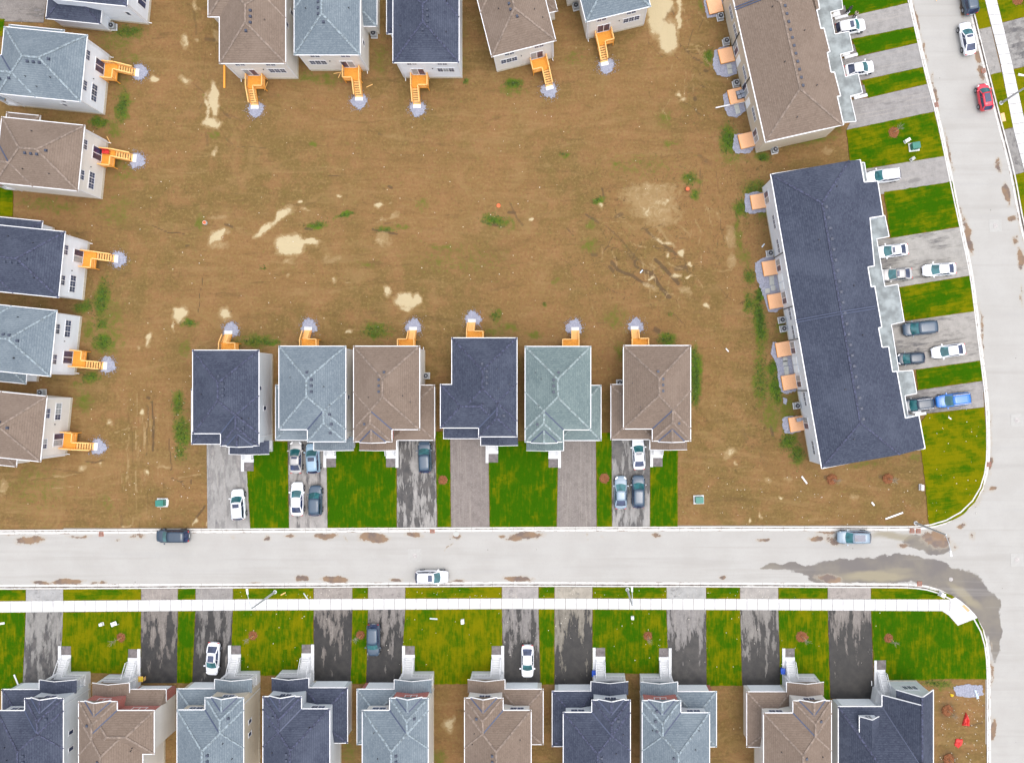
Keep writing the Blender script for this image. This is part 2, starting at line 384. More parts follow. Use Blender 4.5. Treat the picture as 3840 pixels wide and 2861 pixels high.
M['gravel'] = mat_gravel(); M['mulch'] = mat_mulch()
M['black'] = simple('black_plastic', (0.02, 0.022, 0.028), 0.5)
M['vent'] = simple('vent_metal', (0.035, 0.045, 0.075), 0.45)
M['acbox'] = simple('ac_enclosure', (0.3, 0.32, 0.34), 0.5)
M['pave'] = simple('dark_pavers', (0.14, 0.125, 0.125), 0.9, var=0.25, scale=2)
M['slabp'] = simple('grey_patio_slab', (0.36, 0.37, 0.35), 0.9, var=0.1)
M['membrane'] = simple('grey_metal_roof', (0.215, 0.24, 0.245), 0.8, var=0.3, scale=0.8)
M['green'] = simple('green_cabinet', (0.015, 0.15, 0.115), 0.4, var=0.1)
M['galv'] = simple('galvanised_steel', (0.42, 0.45, 0.47), 0.45, metal=0.3)
M['rust'] = simple('rusty_grate', (0.3, 0.09, 0.04), 0.8, var=0.35, scale=6)
M['iron'] = simple('cast_iron', (0.2, 0.17, 0.16), 0.75, var=0.3, scale=5)
M['iron2'] = simple('weathered_cover', (0.36, 0.34, 0.33), 0.8, var=0.2, scale=5)
M['orange'] = simple('orange_plastic', (0.75, 0.1, 0.02), 0.5)
M['red'] = simple('red_tarpaulin', (0.55, 0.03, 0.025), 0.6, var=0.25, scale=3)
M['blue'] = simple('blue_plastic', (0.01, 0.07, 0.42), 0.45)
M['yellow'] = simple('yellow_plastic', (0.7, 0.5, 0.02), 0.5)
M['bark'] = simple('sapling_bark', (0.3, 0.26, 0.21), 0.9)
M['greyplastic'] = simple('grey_plastic', (0.25, 0.27, 0.32), 0.5)
M['tactile'] = simple('tactile_plate', (0.55, 0.32, 0.16), 0.8)
M['cloth_dark'] = simple('dark_cloth', (0.02, 0.02, 0.025), 0.9)
M['cloth_tan'] = simple('tan_cloth', (0.42, 0.37, 0.3), 0.9)
M['skin'] = simple('skin', (0.5, 0.3, 0.22), 0.6)
M['hair'] = simple('dark_hair', (0.015, 0.012, 0.01), 0.7)
M['weed'] = simple('weed_leaves', (0.06, 0.115, 0.014), 0.8, var=0.5, scale=2)
M['litter'] = simple('pale_litter', (0.66, 0.62, 0.54), 0.8)
M['sheet'] = simple('pale_plastic_sheet', (0.5, 0.58, 0.66), 0.4)
# ------------------------------------------------------------------ mesh building
class MB:
    def __init__(s): s.v = []; s.f = []; s.uv = None
    def face(s, pts):
        i = len(s.v); s.v.extend([tuple(p) for p in pts]); s.f.append(tuple(range(i, i + len(pts))))
    def prism(s, poly, z0, z1, bottom=True):
        n = len(poly)
        ar = sum(poly[i][0] * poly[(i + 1) % n][1] - poly[(i + 1) % n][0] * poly[i][1] for i in range(n))
        if ar < 0: poly = poly[::-1]
        i = len(s.v)
        s.v += [(p[0], p[1], z1) for p in poly] + [(p[0], p[1], z0) for p in poly]
        s.f.append(tuple(range(i, i + n)))
        if bottom: s.f.append(tuple(range(i + 2 * n - 1, i + n - 1, -1)))
        for j in range(n):
            a, b = i + j, i + (j + 1) % n
            s.f.append((a, a + n, b + n, b))
        return s
    def hexa(s, b, t):
        """b, t: four points each, same order"""
        i = len(s.v); s.v += [tuple(p) for p in b] + [tuple(p) for p in t]
        s.f += [(i + 3, i + 2, i + 1, i), (i + 4, i + 5, i + 6, i + 7)]
        for j in range(4):
            q = (j + 1) % 4
            s.f.append((i + j, i + q, i + 4 + q, i + 4 + j))
        return s
    def box(s, c, d, rz=0.0):
        cx, cy, cz = c; hx, hy, hz = d[0] / 2, d[1] / 2, d[2] / 2
        co, si = math.cos(rz), math.sin(rz)
        q = [(cx + x * co - y * si, cy + x * si + y * co) for x, y in ((-hx, -hy), (hx, -hy), (hx, hy), (-hx, hy))]
        return s.prism(q, cz - hz, cz + hz)
    def bar(s, p0, p1, w, h=None, up=(0, 0, 1)):
        h = h or w
        a, b = Vector(p0), Vector(p1); d = (b - a)
        if d.length < 1e-6: return s
        d.normalize(); u = Vector(up)
        if abs(d.dot(u)) > 0.99: u = Vector((0, 1, 0))
        sd = d.cross(u).normalized() * (w / 2); uu = sd.cross(d).normalized() * (h / 2)
        q = [-sd - uu, sd - uu, sd + uu, -sd + uu]
        return s.hexa([a + x for x in q], [b + x for x in q])
    def cyl(s, p0, p1, r0, r1=None, n=10, caps=True):
        r1 = r0 if r1 is None else r1
        a, b = Vector(p0), Vector(p1); d = (b - a).normalized()
        u = Vector((0, 0, 1)) if abs(d.z) < 0.9 else Vector((1, 0, 0))
        x = d.cross(u).normalized(); y = d.cross(x).normalized()
        i = len(s.v)
        for c, r in ((a, r0), (b, r1)):
            for j in range(n):
                t = 2 * math.pi * j / n
                s.v.append(tuple(c + x * (r * math.cos(t)) + y * (r * math.sin(t))))
        for j in range(n):
            q = (j + 1) % n
            s.f.append((i + j, i + q, i + n + q, i + n + j))
        if caps:
            s.f.append(tuple(range(i + n - 1, i - 1, -1))); s.f.append(tuple(range(i + n, i + 2 * n)))
        return s
    def build(s, name, mat, parent=None, roofuv=False, smooth=False, uvs=None):
        me = bpy.data.meshes.new(name)
        me.from_pydata(s.v, [], s.f)
        bm = bmesh.new(); bm.from_mesh(me)
        if smooth: bmesh.ops.remove_doubles(bm, verts=bm.verts[:], dist=1e-4)
        bmesh.ops.recalc_face_normals(bm, faces=bm.faces[:])
        if roofuv:
            lay = bm.loops.layers.uv.new('UVMap')
            for f in bm.faces:
                n = f.normal.copy()
                if n.z < 0: n = -n
                h = Vector((n.x, n.y, 0))
                if h.length < 0.02: u, v = Vector((1, 0, 0)), Vector((0, 1, 0))
                else:
                    h.normalize(); u = Vector((-h.y, h.x, 0)); v = n.cross(u).normalized()
                    if v.z < 0: v = -v
                for l in f.loops: l[lay].uv = (l.vert.co.dot(u), l.vert.co.dot(v))
        bm.to_mesh(me); bm.free()
        if smooth:
            me.polygons.foreach_set('use_smooth', [True] * len(me.polygons))
        me.materials.append(M[mat] if isinstance(mat, str) else mat)
        o = bpy.data.objects.new(name, me); C.objects.link(o)
        if parent is not None: o.parent = parent
        return o
def tag(o, label=None, cat=None, group=None, kind=None):
    if label: o['label'] = label
    if cat: o['category'] = cat
    if group: o['group'] = group
    if kind: o['kind'] = kind
    return o
def empty(name, loc, label, cat, group=None, rz=0.0):
    o = bpy.data.objects.new(name, None); C.objects.link(o)
    o.location = loc; o.rotation_euler = (0, 0, rz); o.empty_display_size = 0.5
    return tag(o, label, cat, group)
def copy_tree(o, parent=None):
    c = o.copy(); C.objects.link(c)
    if parent is not None: c.parent = parent
    for ch in o.children: copy_tree(ch, c)
    return c
# ------------------------------------------------------------------ numpy noise and polygon tests
def vnoise(X, Y, seed):
    xi = np.floor(X).astype(np.int64); yi = np.floor(Y).astype(np.int64)
    fx = X - xi; fy = Y - yi
    fx = fx * fx * (3 - 2 * fx); fy = fy * fy * (3 - 2 * fy)
    def hsh(a, b):
        n = (a * 374761393 + b * 668265263 + seed * 974711) & 0x7fffffff
        n = ((n ^ (n >> 13)) * 1274126177) & 0x7fffffff
        return ((n ^ (n >> 16)) & 0xffff) / 65535.0
    return (hsh(xi, yi) * (1 - fx) + hsh(xi + 1, yi) * fx) * (1 - fy) + (hsh(xi, yi + 1) * (1 - fx) + hsh(xi + 1, yi + 1) * fx) * fy
def fbm(X, Y, seed, octv=4):
    r = 0; a = 0.5
    for i in range(octv):
        r = r + a * vnoise(X * 2 ** i + 17.3 * i, Y * 2 ** i - 9.1 * i, seed + i); a *= 0.5
    return r
def inpoly(X, Y, poly):
    ins = np.zeros(X.shape, bool); n = len(poly)
    for i in range(n):
        x0, y0 = poly[i]; x1, y1 = poly[(i + 1) % n]
        if y0 == y1: continue
        c = ((y0 > Y) != (y1 > Y)) & (X < (x1 - x0) * (Y - y0) / (y1 - y0) + x0)
        ins ^= c
    return ins
def polydist(X, Y, line):
    d = np.full(X.shape, 1e9)
    for (x0, y0), (x1, y1) in zip(line[:-1], line[1:]):
        dx, dy = x1 - x0, y1 - y0; L = dx * dx + dy * dy + 1e-9
        t = np.clip(((X - x0) * dx + (Y - y0) * dy) / L, 0, 1)
        d = np.minimum(d, np.hypot(X - x0 - t * dx, Y - y0 - t * dy))
    return d
def blobs(X, Y, data):
    """X, Y in photograph pixels; soft ellipses (crop, cx, cy, rx, ry, angle, strength)"""
    r = np.zeros(X.shape)
    for c, cx, cy, rx, ry, an, st in data:
        x, y = P(c, cx, cy); a = R_(an)
        dx, dy = X - x, Y - y
        u = (dx * math.cos(a) + dy * math.sin(a)) / (rx / 2.203); v = (-dx * math.sin(a) + dy * math.cos(a)) / (ry / 2.203)
        q = u * u + v * v
        r = np.maximum(r, st * np.clip(1.5 - q ** 0.5 * 1.0, 0, 1))
    return r
def strokes(X, Y, data):
    """polyline marks (crop, points, halfwidth px, strength)"""
    r = np.zeros(X.shape)
    for c, pts, w, st in data:
        ln = [P(c, *p) for p in pts]
        g = w; bx = [q[0] for q in ln]; by = [q[1] for q in ln]
        k_ = np.nonzero((X > min(bx) - g) & (X < max(bx) + g) & (Y > min(by) - g) & (Y < max(by) + g))[0]
        d = polydist(X[k_], Y[k_], ln) / (w / 2.203)
        r[k_] = np.maximum(r[k_], st * np.clip(1.6 - d, 0, 1))
    return r
def grid_mesh(name, x0, x1, y0, y1, step, zf, attrs, keep=None, mat=None):
    nx = int(round((x1 - x0) / step)) + 1; ny = int(round((y1 - y0) / step)) + 1
    gx, gy = np.meshgrid(np.linspace(x0, x1, nx), np.linspace(y0, y1, ny))
    X = gx.ravel(); Y = gy.ravel()
    px = X / S + NX; py = NY - Y / S
    Z = zf(X, Y, px, py)
    idx = np.arange(nx * ny).reshape(ny, nx)
    q = np.stack([idx[:-1, :-1], idx[:-1, 1:], idx[1:, 1:], idx[1:, :-1]], -1).reshape(-1, 4)
    if keep is not None:
        kp = keep(X, Y, px, py)
        q = q[kp[q].all(axis=1)]
        used = np.unique(q); remap = np.full(nx * ny, -1); remap[used] = np.arange(len(used))
        q = remap[q]; X, Y, Z, px, py = X[used], Y[used], Z[used], px[used], py[used]
    me = bpy.data.meshes.new(name)
    me.vertices.add(len(X)); me.vertices.foreach_set('co', np.stack([X, Y, Z], 1).astype(np.float32).ravel())
    me.loops.add(q.size); me.loops.foreach_set('vertex_index', q.ravel().astype(np.int32))
    me.polygons.add(len(q)); me.polygons.foreach_set('loop_start', np.arange(0, q.size, 4, dtype=np.int32))
    me.polygons.foreach_set('loop_total', np.full(len(q), 4, dtype=np.int32))
    me.polygons.foreach_set('use_smooth', np.ones(len(q), bool))
    me.update(calc_edges=True)
    for nm, fn in attrs.items():
        a = me.color_attributes.new(nm, 'FLOAT_COLOR', 'POINT')
        ch = fn(X, Y, px, py)
        a.data.foreach_set('color', np.stack([ch[0], ch[1], ch[2], np.ones(len(X))], 1).astype(np.float32).ravel())
    me.materials.append(mat)
    o = bpy.data.objects.new(name, me); C.objects.link(o)
    return o
# ------------------------------------------------------------------ road edges (photograph pixels on the ground)
K_NORTH = [(-260, 1987), (0, 1987), (1000, 1981), (2000, 1976), (2840, 1974), (3380, 1974), (3485, 1973), (3548, 1963), (3612, 1927), (3657, 1881), (3684, 1831), (3698, 1772), (3700, 1672), (3696, 1513), (3682, 1400), (3675, 1349), (3636.6, 1031), (3572, 735), (3507, 422), (3475.5, 313), (3403, 0), (3370, -150)]
K_SOUTH = [(-260, 2210), (0, 2209), (950, 2204), (1900, 2198), (2840, 2201), (3430, 2204), (3512, 2213), (3575, 2240), (3625, 2286), (3662, 2320), (3684, 2366), (3696, 2412), (3700, 2480), (3700, 2560), (3702, 3020)]
K_EAST = [(3612, -140), (3655, 54), (3696, 218), (3741, 399), (3809, 658), (3836, 822), (3858, 905), (3905, 1150), (3960, 1500)]
ROAD_POLY = K_NORTH[:] + [(3370, -400), (3560, -400)] + K_EAST + [(4200, 1500), (4200, 3200), (3702, 3200)] + K_SOUTH[::-1] + [(-400, 2210), (-400, 1987)]
ROADW = [(W(x, y)[0], W(x, y)[1]) for x, y in ROAD_POLY]
# ------------------------------------------------------------------ bare ground
SILT = [('a0', 1765, 740, 30, 85, -12, 1.0), ('a0', 1770, 850, 40, 120, -8, 1.05), ('a0', 1710, 900, 18, 150, 0, .8), ('a0', 1750, 1010, 70, 40, 0, 1.0), ('a0', 1520, 340, 22, 75, 0, .75), ('a0', 1265, 652, 32, 28, 0, 1.1),
        ('a0', 1530, 660, 60, 30, 25, .7), ('a0', 1620, 40, 18, 50, 0, .6), ('a0', 1785, 310, 25, 60, 0, .55), ('a0', 1780, 1245, 25, 30, 0, .7), ('a0', 1630, 320, 15, 15, 0, .7),
        ('b1', 300, 480, 110, 85, 0, 1.35), ('b1', 450, 462, 100, 26, 2, 1.05), ('b1', 250, 225, 100, 40, -45, .95), ('b1', 230, 260, 120, 30, -38, .85), ('b1', 95, 345, 110, 32, -38, .95), ('b1', 375, 110, 14, 14, 0, 1.0), ('b1', 415, 182, 40, 12, 0, .7),
        ('b1', 1260, 935, 100, 55, 8, 1.15), ('b1', 1105, 870, 36, 45, 0, .85), ('b1', 1355, 915, 45, 50, 0, 1.0), ('b1', 1240, 1005, 55, 22, 0, .8), ('b1', 1030, 150, 38, 18, 0, .75), ('b1', 1130, 140, 26, 12, 0, .5), ('b1', 700, 72, 30, 12, 8, .8), ('b1', 660, 770, 20, 24, 0, .8), ('b1', 760, 795, 30, 10, 0, .6), ('b1', 1075, 440, 75, 55, 0, .52), ('b1', 780, 1200, 40, 14, 0, .8), ('b1', 290, 620, 70, 30, 0, .45), ('b1', 640, 590, 90, 40, 0, .38), ('b1', 280, 740, 20, 22, 0, .6), ('b1', 1110, 260, 130, 20, -25, .42),
        ('a1', 1485, 1040, 62, 62, -15, 1.15), ('a1', 1437, 1150, 12, 55, 5, .75), ('a1', 1855, 1050, 48, 55, -10, .95), ('a1', 1800, 390, 90, 38, -20, .95), ('a1', 1745, 420, 30, 60, 10, .8), ('a1', 1800, 480, 100, 40, 0, .48), ('a1', 1230, 1270, 30, 60, 5, .8), ('a1', 1130, 1345, 14, 20, 0, .6), ('a1', 1780, 250, 90, 22, 0, .45),
        ('c0', 1235, 130, 75, 170, -4, 1.25), ('c0', 1330, 300, 70, 140, -4, 1.2), ('c0', 1415, 170, 22, 130, -3, .9), ('c0', 1310, 60, 55, 90, 0, 1.0), ('c0', 1415, 20, 25, 60, 0, .8), ('c0', 1415, 780, 30, 18, 35, .85), ('c0', 1450, 822, 32, 16, -30, .75), ('c0', 1240, 1560, 200, 60, 0, .42),
        ('c1', 1180, 60, 260, 100, 0, .48), ('c1', 1230, 190, 220, 130, 10, .5), ('c1', 1180, 215, 60, 60, 0, .62), ('c1', 1290, 120, 90, 30, 0, .6), ('c1', 1440, 555, 32, 32, 0, .95), ('c1', 1320, 560, 18, 22, 0, .8), ('c1', 1502, 645, 30, 15, 0, 1.0), ('c1', 1505, 735, 30, 13, 0, 1.0), ('c1', 1188, 757, 30, 12, -10, 1.0), ('c1', 1647, 982, 32, 20, 15, .9), ('c1', 1400, 740, 40, 25, 0, .7), ('c1', 1480, 860, 60, 30, 35, .55), ('c1', 1180, 830, 90, 20, 25, .55), ('c1', 1300, 460, 110, 16, 33, .7), ('c1', 1860, 600, 40, 70, 0, .5), ('c1', 1850, 420, 50, 110, 0, .45), ('c1', 775, 140, 24, 20, 0, .8), ('c1', 195, 265, 14, 16, 0, .9),
        ('a2', 1168, 312, 20, 34, 0, 1.05), ('a2', 1205, 815, 16, 28, -15, .9), ('a2', 905, 400, 26, 36, 0, .7), ('a2', 20, 930, 34, 70, 0, .55), ('a2', 1340, 770, 80, 14, 5, .5), ('a2', 830, 757, 22, 14, 0, .8), ('a2', 1610, 1240, 12, 40, 20, .8), ('a2', 1700, 1240, 10, 40, 20, .7), ('a2', 1030, 1255, 60, 12, 0, .6), ('a2', 670, 780, 30, 20, 0, .6),
        ('c2', 1840, 650, 55, 50, 0, .62), ('c2', 1900, 750, 24, 16, 0, .8), ('c2', 1800, 690, 40, 20, 0, .5), ('c2', 2000, 1205, 10, 30, -25, 1.0), ('c2', 2085, 1165, 8, 30, -20, .6), ('c2', 2160, 880, 40, 25, 0, .5),
        ('d2', 200, 1015, 20, 12, 10, .9), ('d2', 800, 1010, 55, 40, -30, .48), ('d2', 245, 870, 50, 30, 0, .4), ('b3', 1610, 1340, 50, 55, 0, .72), ('b3', 1650, 1300, 15, 60, 0, .5), ('d0', 580, 1240, 60, 40, 0, .45), ('a1', 30, 60, 50, 90, 0, .8)]
GREENS = [('a0', 1010, 880, 55, 120, 10, .75), ('a0', 820, 1010, 80, 50, 0, .85), ('a0', 1060, 265, 130, 50, 0, .7), ('a0', 950, 1060, 80, 90, 0, .45), ('a0', 950, 330, 160, 90, 0, .35), ('a0', 1000, 620, 100, 300, 0, .25), ('a0', 1100, 480, 60, 40, 0, .35), ('a0', 1760, 1110, 50, 30, 0, .45), ('a0', 1000, 1400, 120, 150, 0, .3),
          ('a1', 840, 930, 60, 160, 10, .75), ('a1', 690, 990, 90, 50, -20, .75), ('a1', 840, 1130, 45, 45, 0, .75), ('a1', 850, 1290, 90, 70, 0, .85), ('a1', 900, 1150, 120, 250, 0, .35), ('a1', 1560, 1125, 70, 32, 0, .75), ('a1', 2110, 1270, 150, 45, 0, .62), ('a1', 720, 1180, 50, 110, 0, .5), ('a1', 1640, 300, 40, 60, 0, .5), ('a1', 950, 200, 150, 120, 0, .3), ('a1', 1000, 1275, 30, 20, 0, .5), ('a1', 1520, 1340, 60, 90, 0, .35), ('a1', 400, 150, 250, 60, 10, .35),
          ('a2', 1470, 250, 50, 110, 0, .7), ('a2', 1500, 480, 70, 130, -5, .78), ('a2', 1490, 650, 50, 80, 0, .6), ('a2', 740, 30, 80, 50, 0, .7), ('a2', 690, 230, 70, 90, 0, .5), ('a2', 620, 100, 60, 60, 0, .3), ('a2', 880, 1060, 60, 60, 0, .3), ('a2', 300, 950, 250, 200, 0, .25),
          ('b0', 500, 640, 200, 50, 0, .42), ('b0', 620, 690, 60, 35, 0, .45), ('b0', 1755, 670, 25, 30, 0, .6), ('b0', 2150, 690, 80, 28, 0, .75), ('b0', 500, 1180, 30, 20, 0, .5), ('b0', 1700, 400, 60, 200, 0, .25), ('b0', 1050, 480, 70, 150, 0, .28),
          ('b1', 1010, 1190, 110, 70, 0, .6), ('b1', 985, 1230, 45, 25, 0, .75), ('b1', 110, 1285, 110, 22, 0, .8), ('b1', 755, 232, 80, 18, -18, .8), ('b1', 520, 315, 90, 32, -10, .8), ('b1', 1090, 355, 70, 25, 0, .6), ('b1', 1220, 330, 70, 28, 0, .45), ('b1', 1990, 275, 110, 50, 8, .78), ('b1', 930, 640, 60, 25, 0, .45), ('b1', 1560, 500, 130, 30, 0, .4), ('b1', 2000, 1060, 50, 50, 0, .55), ('b1', 2000, 1190, 60, 40, 0, .45), ('b1', 75, 670, 30, 20, 0, .6), ('b1', 1700, 600, 400, 120, 0, .22), ('b1', 1400, 150, 60, 40, 0, .4),
          ('c0', 1825, 1160, 70, 115, 0, .9), ('c0', 1670, 470, 35, 70, 5, .75), ('c0', 2110, 1300, 60, 35, 10, .75), ('c0', 60, 700, 60, 35, 0, .75), ('c0', 40, 740, 120, 60, 0, .4), ('c0', 1300, 980, 60, 60, 0, .35), ('c0', 480, 1275, 45, 18, 0, .55), ('c0', 550, 470, 80, 60, 0, .3), ('c0', 900, 1350, 60, 30, 0, .4), ('c0', 1520, 1470, 70, 60, 0, .6), ('c0', 1100, 1370, 300, 80, 0, .25), ('c0', 1850, 1300, 120, 80, 0, .35), ('c0', 1350, 1180, 60, 30, 0, .4), ('c0', 2050, 1560, 120, 60, -15, .6), ('c0', 1600, 30, 30, 60, 0, .5),
          ('c1', 755, 115, 50, 30, -20, .85), ('c1', 690, 325, 40, 45, 0, .5), ('c1', 680, 480, 60, 60, 0, .45), ('c1', 1560, 70, 35, 45, 0, .65), ('c1', 1320, 1260, 75, 55, 0, .72), ('c1', 1560, 1540, 45, 200, 0, 1.0), ('c1', 1540, 1380, 30, 60, 0, .6), ('c1', 2090, 1100, 55, 200, -8, .75), ('c1', 2095, 880, 40, 45, 0, .95), ('c1', 2000, 730, 50, 70, 0, .65), ('c1', 2000, 960, 40, 100, 0, .7), ('c1', 1930, 180, 60, 70, 0, .75), ('c1', 2200, 1500, 40, 70, 0, .95), ('c1', 2090, 1400, 50, 130, 0, .5), ('c1', 1900, 400, 25, 160, -5, .5), ('c1', 1960, 560, 60, 70, 0, .45), ('c1', 900, 1080, 90, 80, 0, .35), ('c1', 30, 1160, 60, 40, 0, .45), ('c1', 230, 1230, 70, 30, 0, .5), ('c1', 930, 1360, 40, 80, 0, .45), ('c1', 1350, 1050, 25, 20, 0, .6), ('c1', 40, 300, 40, 60, 0, .4), ('c1', 390, 790, 60, 25, -40, .3), ('c1', 310, 970, 20, 15, 0, .6),
          ('d2', 150, 130, 45, 130, -8, .95), ('d2', 30, 60, 60, 220, 0, .55), ('d2', 250, 560, 70, 80, 0, .8), ('d2', 330, 670, 60, 80, 0, .75), ('d2', 120, 330, 70, 150, 0, .5), ('d2', 250, 330, 90, 180, 0, .45), ('d2', 850, 760, 120, 30, -5, .4), ('d2', 1300, 680, 60, 30, 0, .4),
          ('c2', 1560, 120, 40, 150, 0, .95), ('c2', 2120, 100, 60, 160, 0, .5), ('c2', 2150, 350, 40, 80, 0, .3),
          ('d0', 450, 1150, 200, 50, -10, .42), ('d0', 50, 1300, 40, 30, 0, .85), ('d0', 650, 1080, 80, 40, -10, .3), ('d3', 1480, 990, 140, 40, 5, .55), ('b3', 780, 1560, 60, 90, 0, .35), ('b3', 1530, 1600, 60, 60, 0, .45), ('d1', 200, 1180, 50, 90, 0, .5), ('d1', 20, 1100, 35, 200, 0, .9), ('d1', 20, 900, 30, 80, 0, .8), ('d1', 60, 230, 60, 60, 0, .4)]
DAMP = [('c1', [(1150, 360), (1280, 470), (1400, 560)], 12, .7), ('c1', [(1230, 600), (1330, 700), (1420, 800)], 14, .9), ('c1', [(870, 620), (920, 690), (1050, 740), (1120, 790), (1210, 830)], 14, .85), ('c1', [(1110, 690), (1200, 720), (1240, 790), (1340, 905)], 16, .95), ('c1', [(1065, 610), (1060, 650), (1085, 670)], 12, .8), ('c1', [(820, 320), (960, 450), (1050, 560), (1130, 650)], 10, .6), ('c1', [(650, 230), (760, 300)], 12, .7), ('c1', [(500, 340), (550, 400)], 12, .6), ('c1', [(20, 130), (60, 210), (130, 320)], 12, .6), ('c1', [(900, 250), (950, 230)], 20, .6), ('c1', [(700, 560), (740, 560)], 20, .6), ('c1', [(1330, 910), (1350, 912)], 12, 1.0), ('c1', [(1230, 1180), (1250, 1195)], 25, .7), ('c1', [(1000, 540), (1040, 600)], 10, .6), ('c1', [(1400, 680), (1480, 660)], 24, .6), ('c1', [(850, 660), (880, 700)], 16, .7),
        ('b1', [(980, 355), (1080, 375), (1180, 395)], 9, .9), ('b1', [(1880, 280), (1980, 320), (2070, 325)], 10, .9), ('b1', [(430, 345), (480, 350)], 14, .9), ('b1', [(2110, 210), (2160, 215)], 14, .8), ('b1', [(1000, 128), (1060, 130)], 6, .6), ('b1', [(1080, 310), (1140, 300)], 9, .6),
        ('a1', [(1260, 320), (1380, 380), (1520, 390)], 5, .9), ('a1', [(1680, 720), (1650, 880), (1635, 1040)], 4, .8), ('a1', [(1860, 310), (1920, 330)], 12, .7), ('a1', [(1840, 1070), (1910, 1030)], 8, .8), ('a1', [(1530, 490), (1560, 488)], 8, .7),
        ('a2', [(1255, 230), (1265, 400), (1262, 640)], 7, 1.0), ('a2', [(1218, 260), (1215, 500), (1205, 680)], 6, .7), ('a2', [(1390, 540), (1410, 800)], 6, .8), ('a2', [(700, 730), (780, 740), (850, 720)], 10, .7), ('a2', [(450, 790), (600, 810), (720, 815)], 6, .6), ('a2', [(250, 880), (400, 870), (520, 880)], 6, .6), ('a2', [(1600, 1230), (1640, 1160), (1690, 1090)], 9, .9), ('a2', [(1420, 860), (1500, 900), (1530, 950)], 5, .9), ('a2', [(1580, 880), (1575, 910)], 8, .8), ('a2', [(1500, 890), (1545, 900)], 5, .7), ('a2', [(1490, 960), (1485, 1030)], 5, .6), ('a2', [(1215, 195), (1235, 200)], 12, .8), ('a2', [(50, 1290), (500, 1280), (800, 1285)], 12, .4), ('a2', [(1000, 1180), (1000, 1260)], 16, .5),
        ('c0', [(1350, 80), (1300, 170), (1270, 240)], 14, .8), ('c0', [(1160, 240), (1170, 400)], 7, .5), ('c0', [(1340, 30), (1380, 120)], 10, .6), ('c0', [(1540, 700), (1560, 900), (1590, 960)], 8, .45), ('c0', [(1560, 815), (1562, 820)], 18, .8), ('c0', [(1640, 580), (1650, 585)], 14, .8), ('c0', [(1590, 1280), (1680, 1350)], 25, .5), ('c0', [(1730, 1400), (1760, 1600)], 6, .6), ('c0', [(1600, 1380), (1590, 1600)], 6, .6), ('c0', [(1370, 1210), (1430, 1260)], 20, .4), ('c0', [(1880, 660), (1960, 690)], 30, .8), ('c0', [(1960, 740), (1830, 760)], 20, .8), ('c0', [(800, 1640), (790, 1560)], 10, .8),
        ('a0', [(1640, 900), (1700, 800)], 10, .5), ('a0', [(1600, 690), (1700, 780), (1860, 930), (1990, 1000)], 9, .55), ('a0', [(1850, 930), (1900, 980)], 12, .6), ('a0', [(1600, 90), (1620, 280)], 14, .5), ('a0', [(1700, 1100), (1710, 1200)], 16, .5), ('a0', [(1860, 1130), (1910, 1190)], 14, .5), ('a0', [(1960, 1215), (2200, 1225)], 5, .7), ('a0', [(1700, 320), (1780, 330)], 20, .6),
        ('d2', [(440, 830), (400, 960)], 5, .5), ('d2', [(1020, 850), (1100, 870)], 24, .6), ('d2', [(570, 860), (640, 890)], 24, .6), ('d2', [(110, 440), (130, 510)], 14, .8), ('d2', [(20, 620), (60, 700)], 30, .4), ('d3', [(1570, 1215), (1572, 1220)], 95, .55), ('d3', [(1575, 1620), (1576, 1625)], 90, .6), ('d3', [(1730, 1345), (1860, 1320)], 9, .7), ('d3', [(1870, 1170), (1875, 1290)], 8, .6),
        ('c2', [(1950, 480), (1990, 560)], 30, .45), ('c2', [(2120, 720), (2180, 800)], 40, .4), ('c2', [(1920, 1090), (1960, 980)], 6, .4), ('c2', [(1720, 990), (1800, 900)], 5, .3), ('b0', [(1120, 1545), (1135, 1550)], 14, .8), ('b0', [(580, 1455), (740, 1450)], 4, .8), ('b0', [(1130, 1420), (1400, 1390)], 4, .5), ('b0', [(1040, 1110), (1060, 1115)], 12, .6)]
_rr = random.Random(99)
RUTL = []
for _i in range(190):
    _x, _y = _rr.gauss(2440, 170), _rr.gauss(930, 130)
    if _rr.random() < .25: _x, _y = _rr.gauss(2560, 60), _rr.gauss(180, 120)
    _a = R_(_rr.choice((40, 40, 35, 95, 75, 10)) + _rr.gauss(0, 14)); _pts = [((_x - 1900) * 2.203, (_y - 700) * 2.203)]; _L = _rr.uniform(24, 95)
    for _j in range(4):
        _a += _rr.gauss(0, .16); _pts.append((_pts[-1][0] + math.cos(_a) * _L * .6, _pts[-1][1] + math.sin(_a) * _L * .6))
    if _rr.random() < .6: DAMP.append(('c1', _pts, _rr.uniform(3, 7), _rr.uniform(.4, .75)))
    else: RUTL.append(('c1', _pts, _rr.uniform(5, 10), _rr.uniform(.16, .34)))
for _i in range(110):
    _x, _y = _rr.gauss(540, 70) if _rr.random() < .6 else _rr.uniform(100, 600), _rr.uniform(1450, 1960); _v = abs(_x - 540) < 110
    _pts = [((_x) * 2.203, (_y - 1400) * 2.203)]; _a = R_((88 if _v else -12) + _rr.gauss(0, 5))
    for _j in range(4): _a += _rr.gauss(0, .05); _pts.append((_pts[-1][0] + math.cos(_a) * 45, _pts[-1][1] + math.sin(_a) * 45))
    (DAMP if _rr.random() < .55 else RUTL).append(('a2', _pts, _rr.uniform(3, 7), _rr.uniform(.2, .4)))
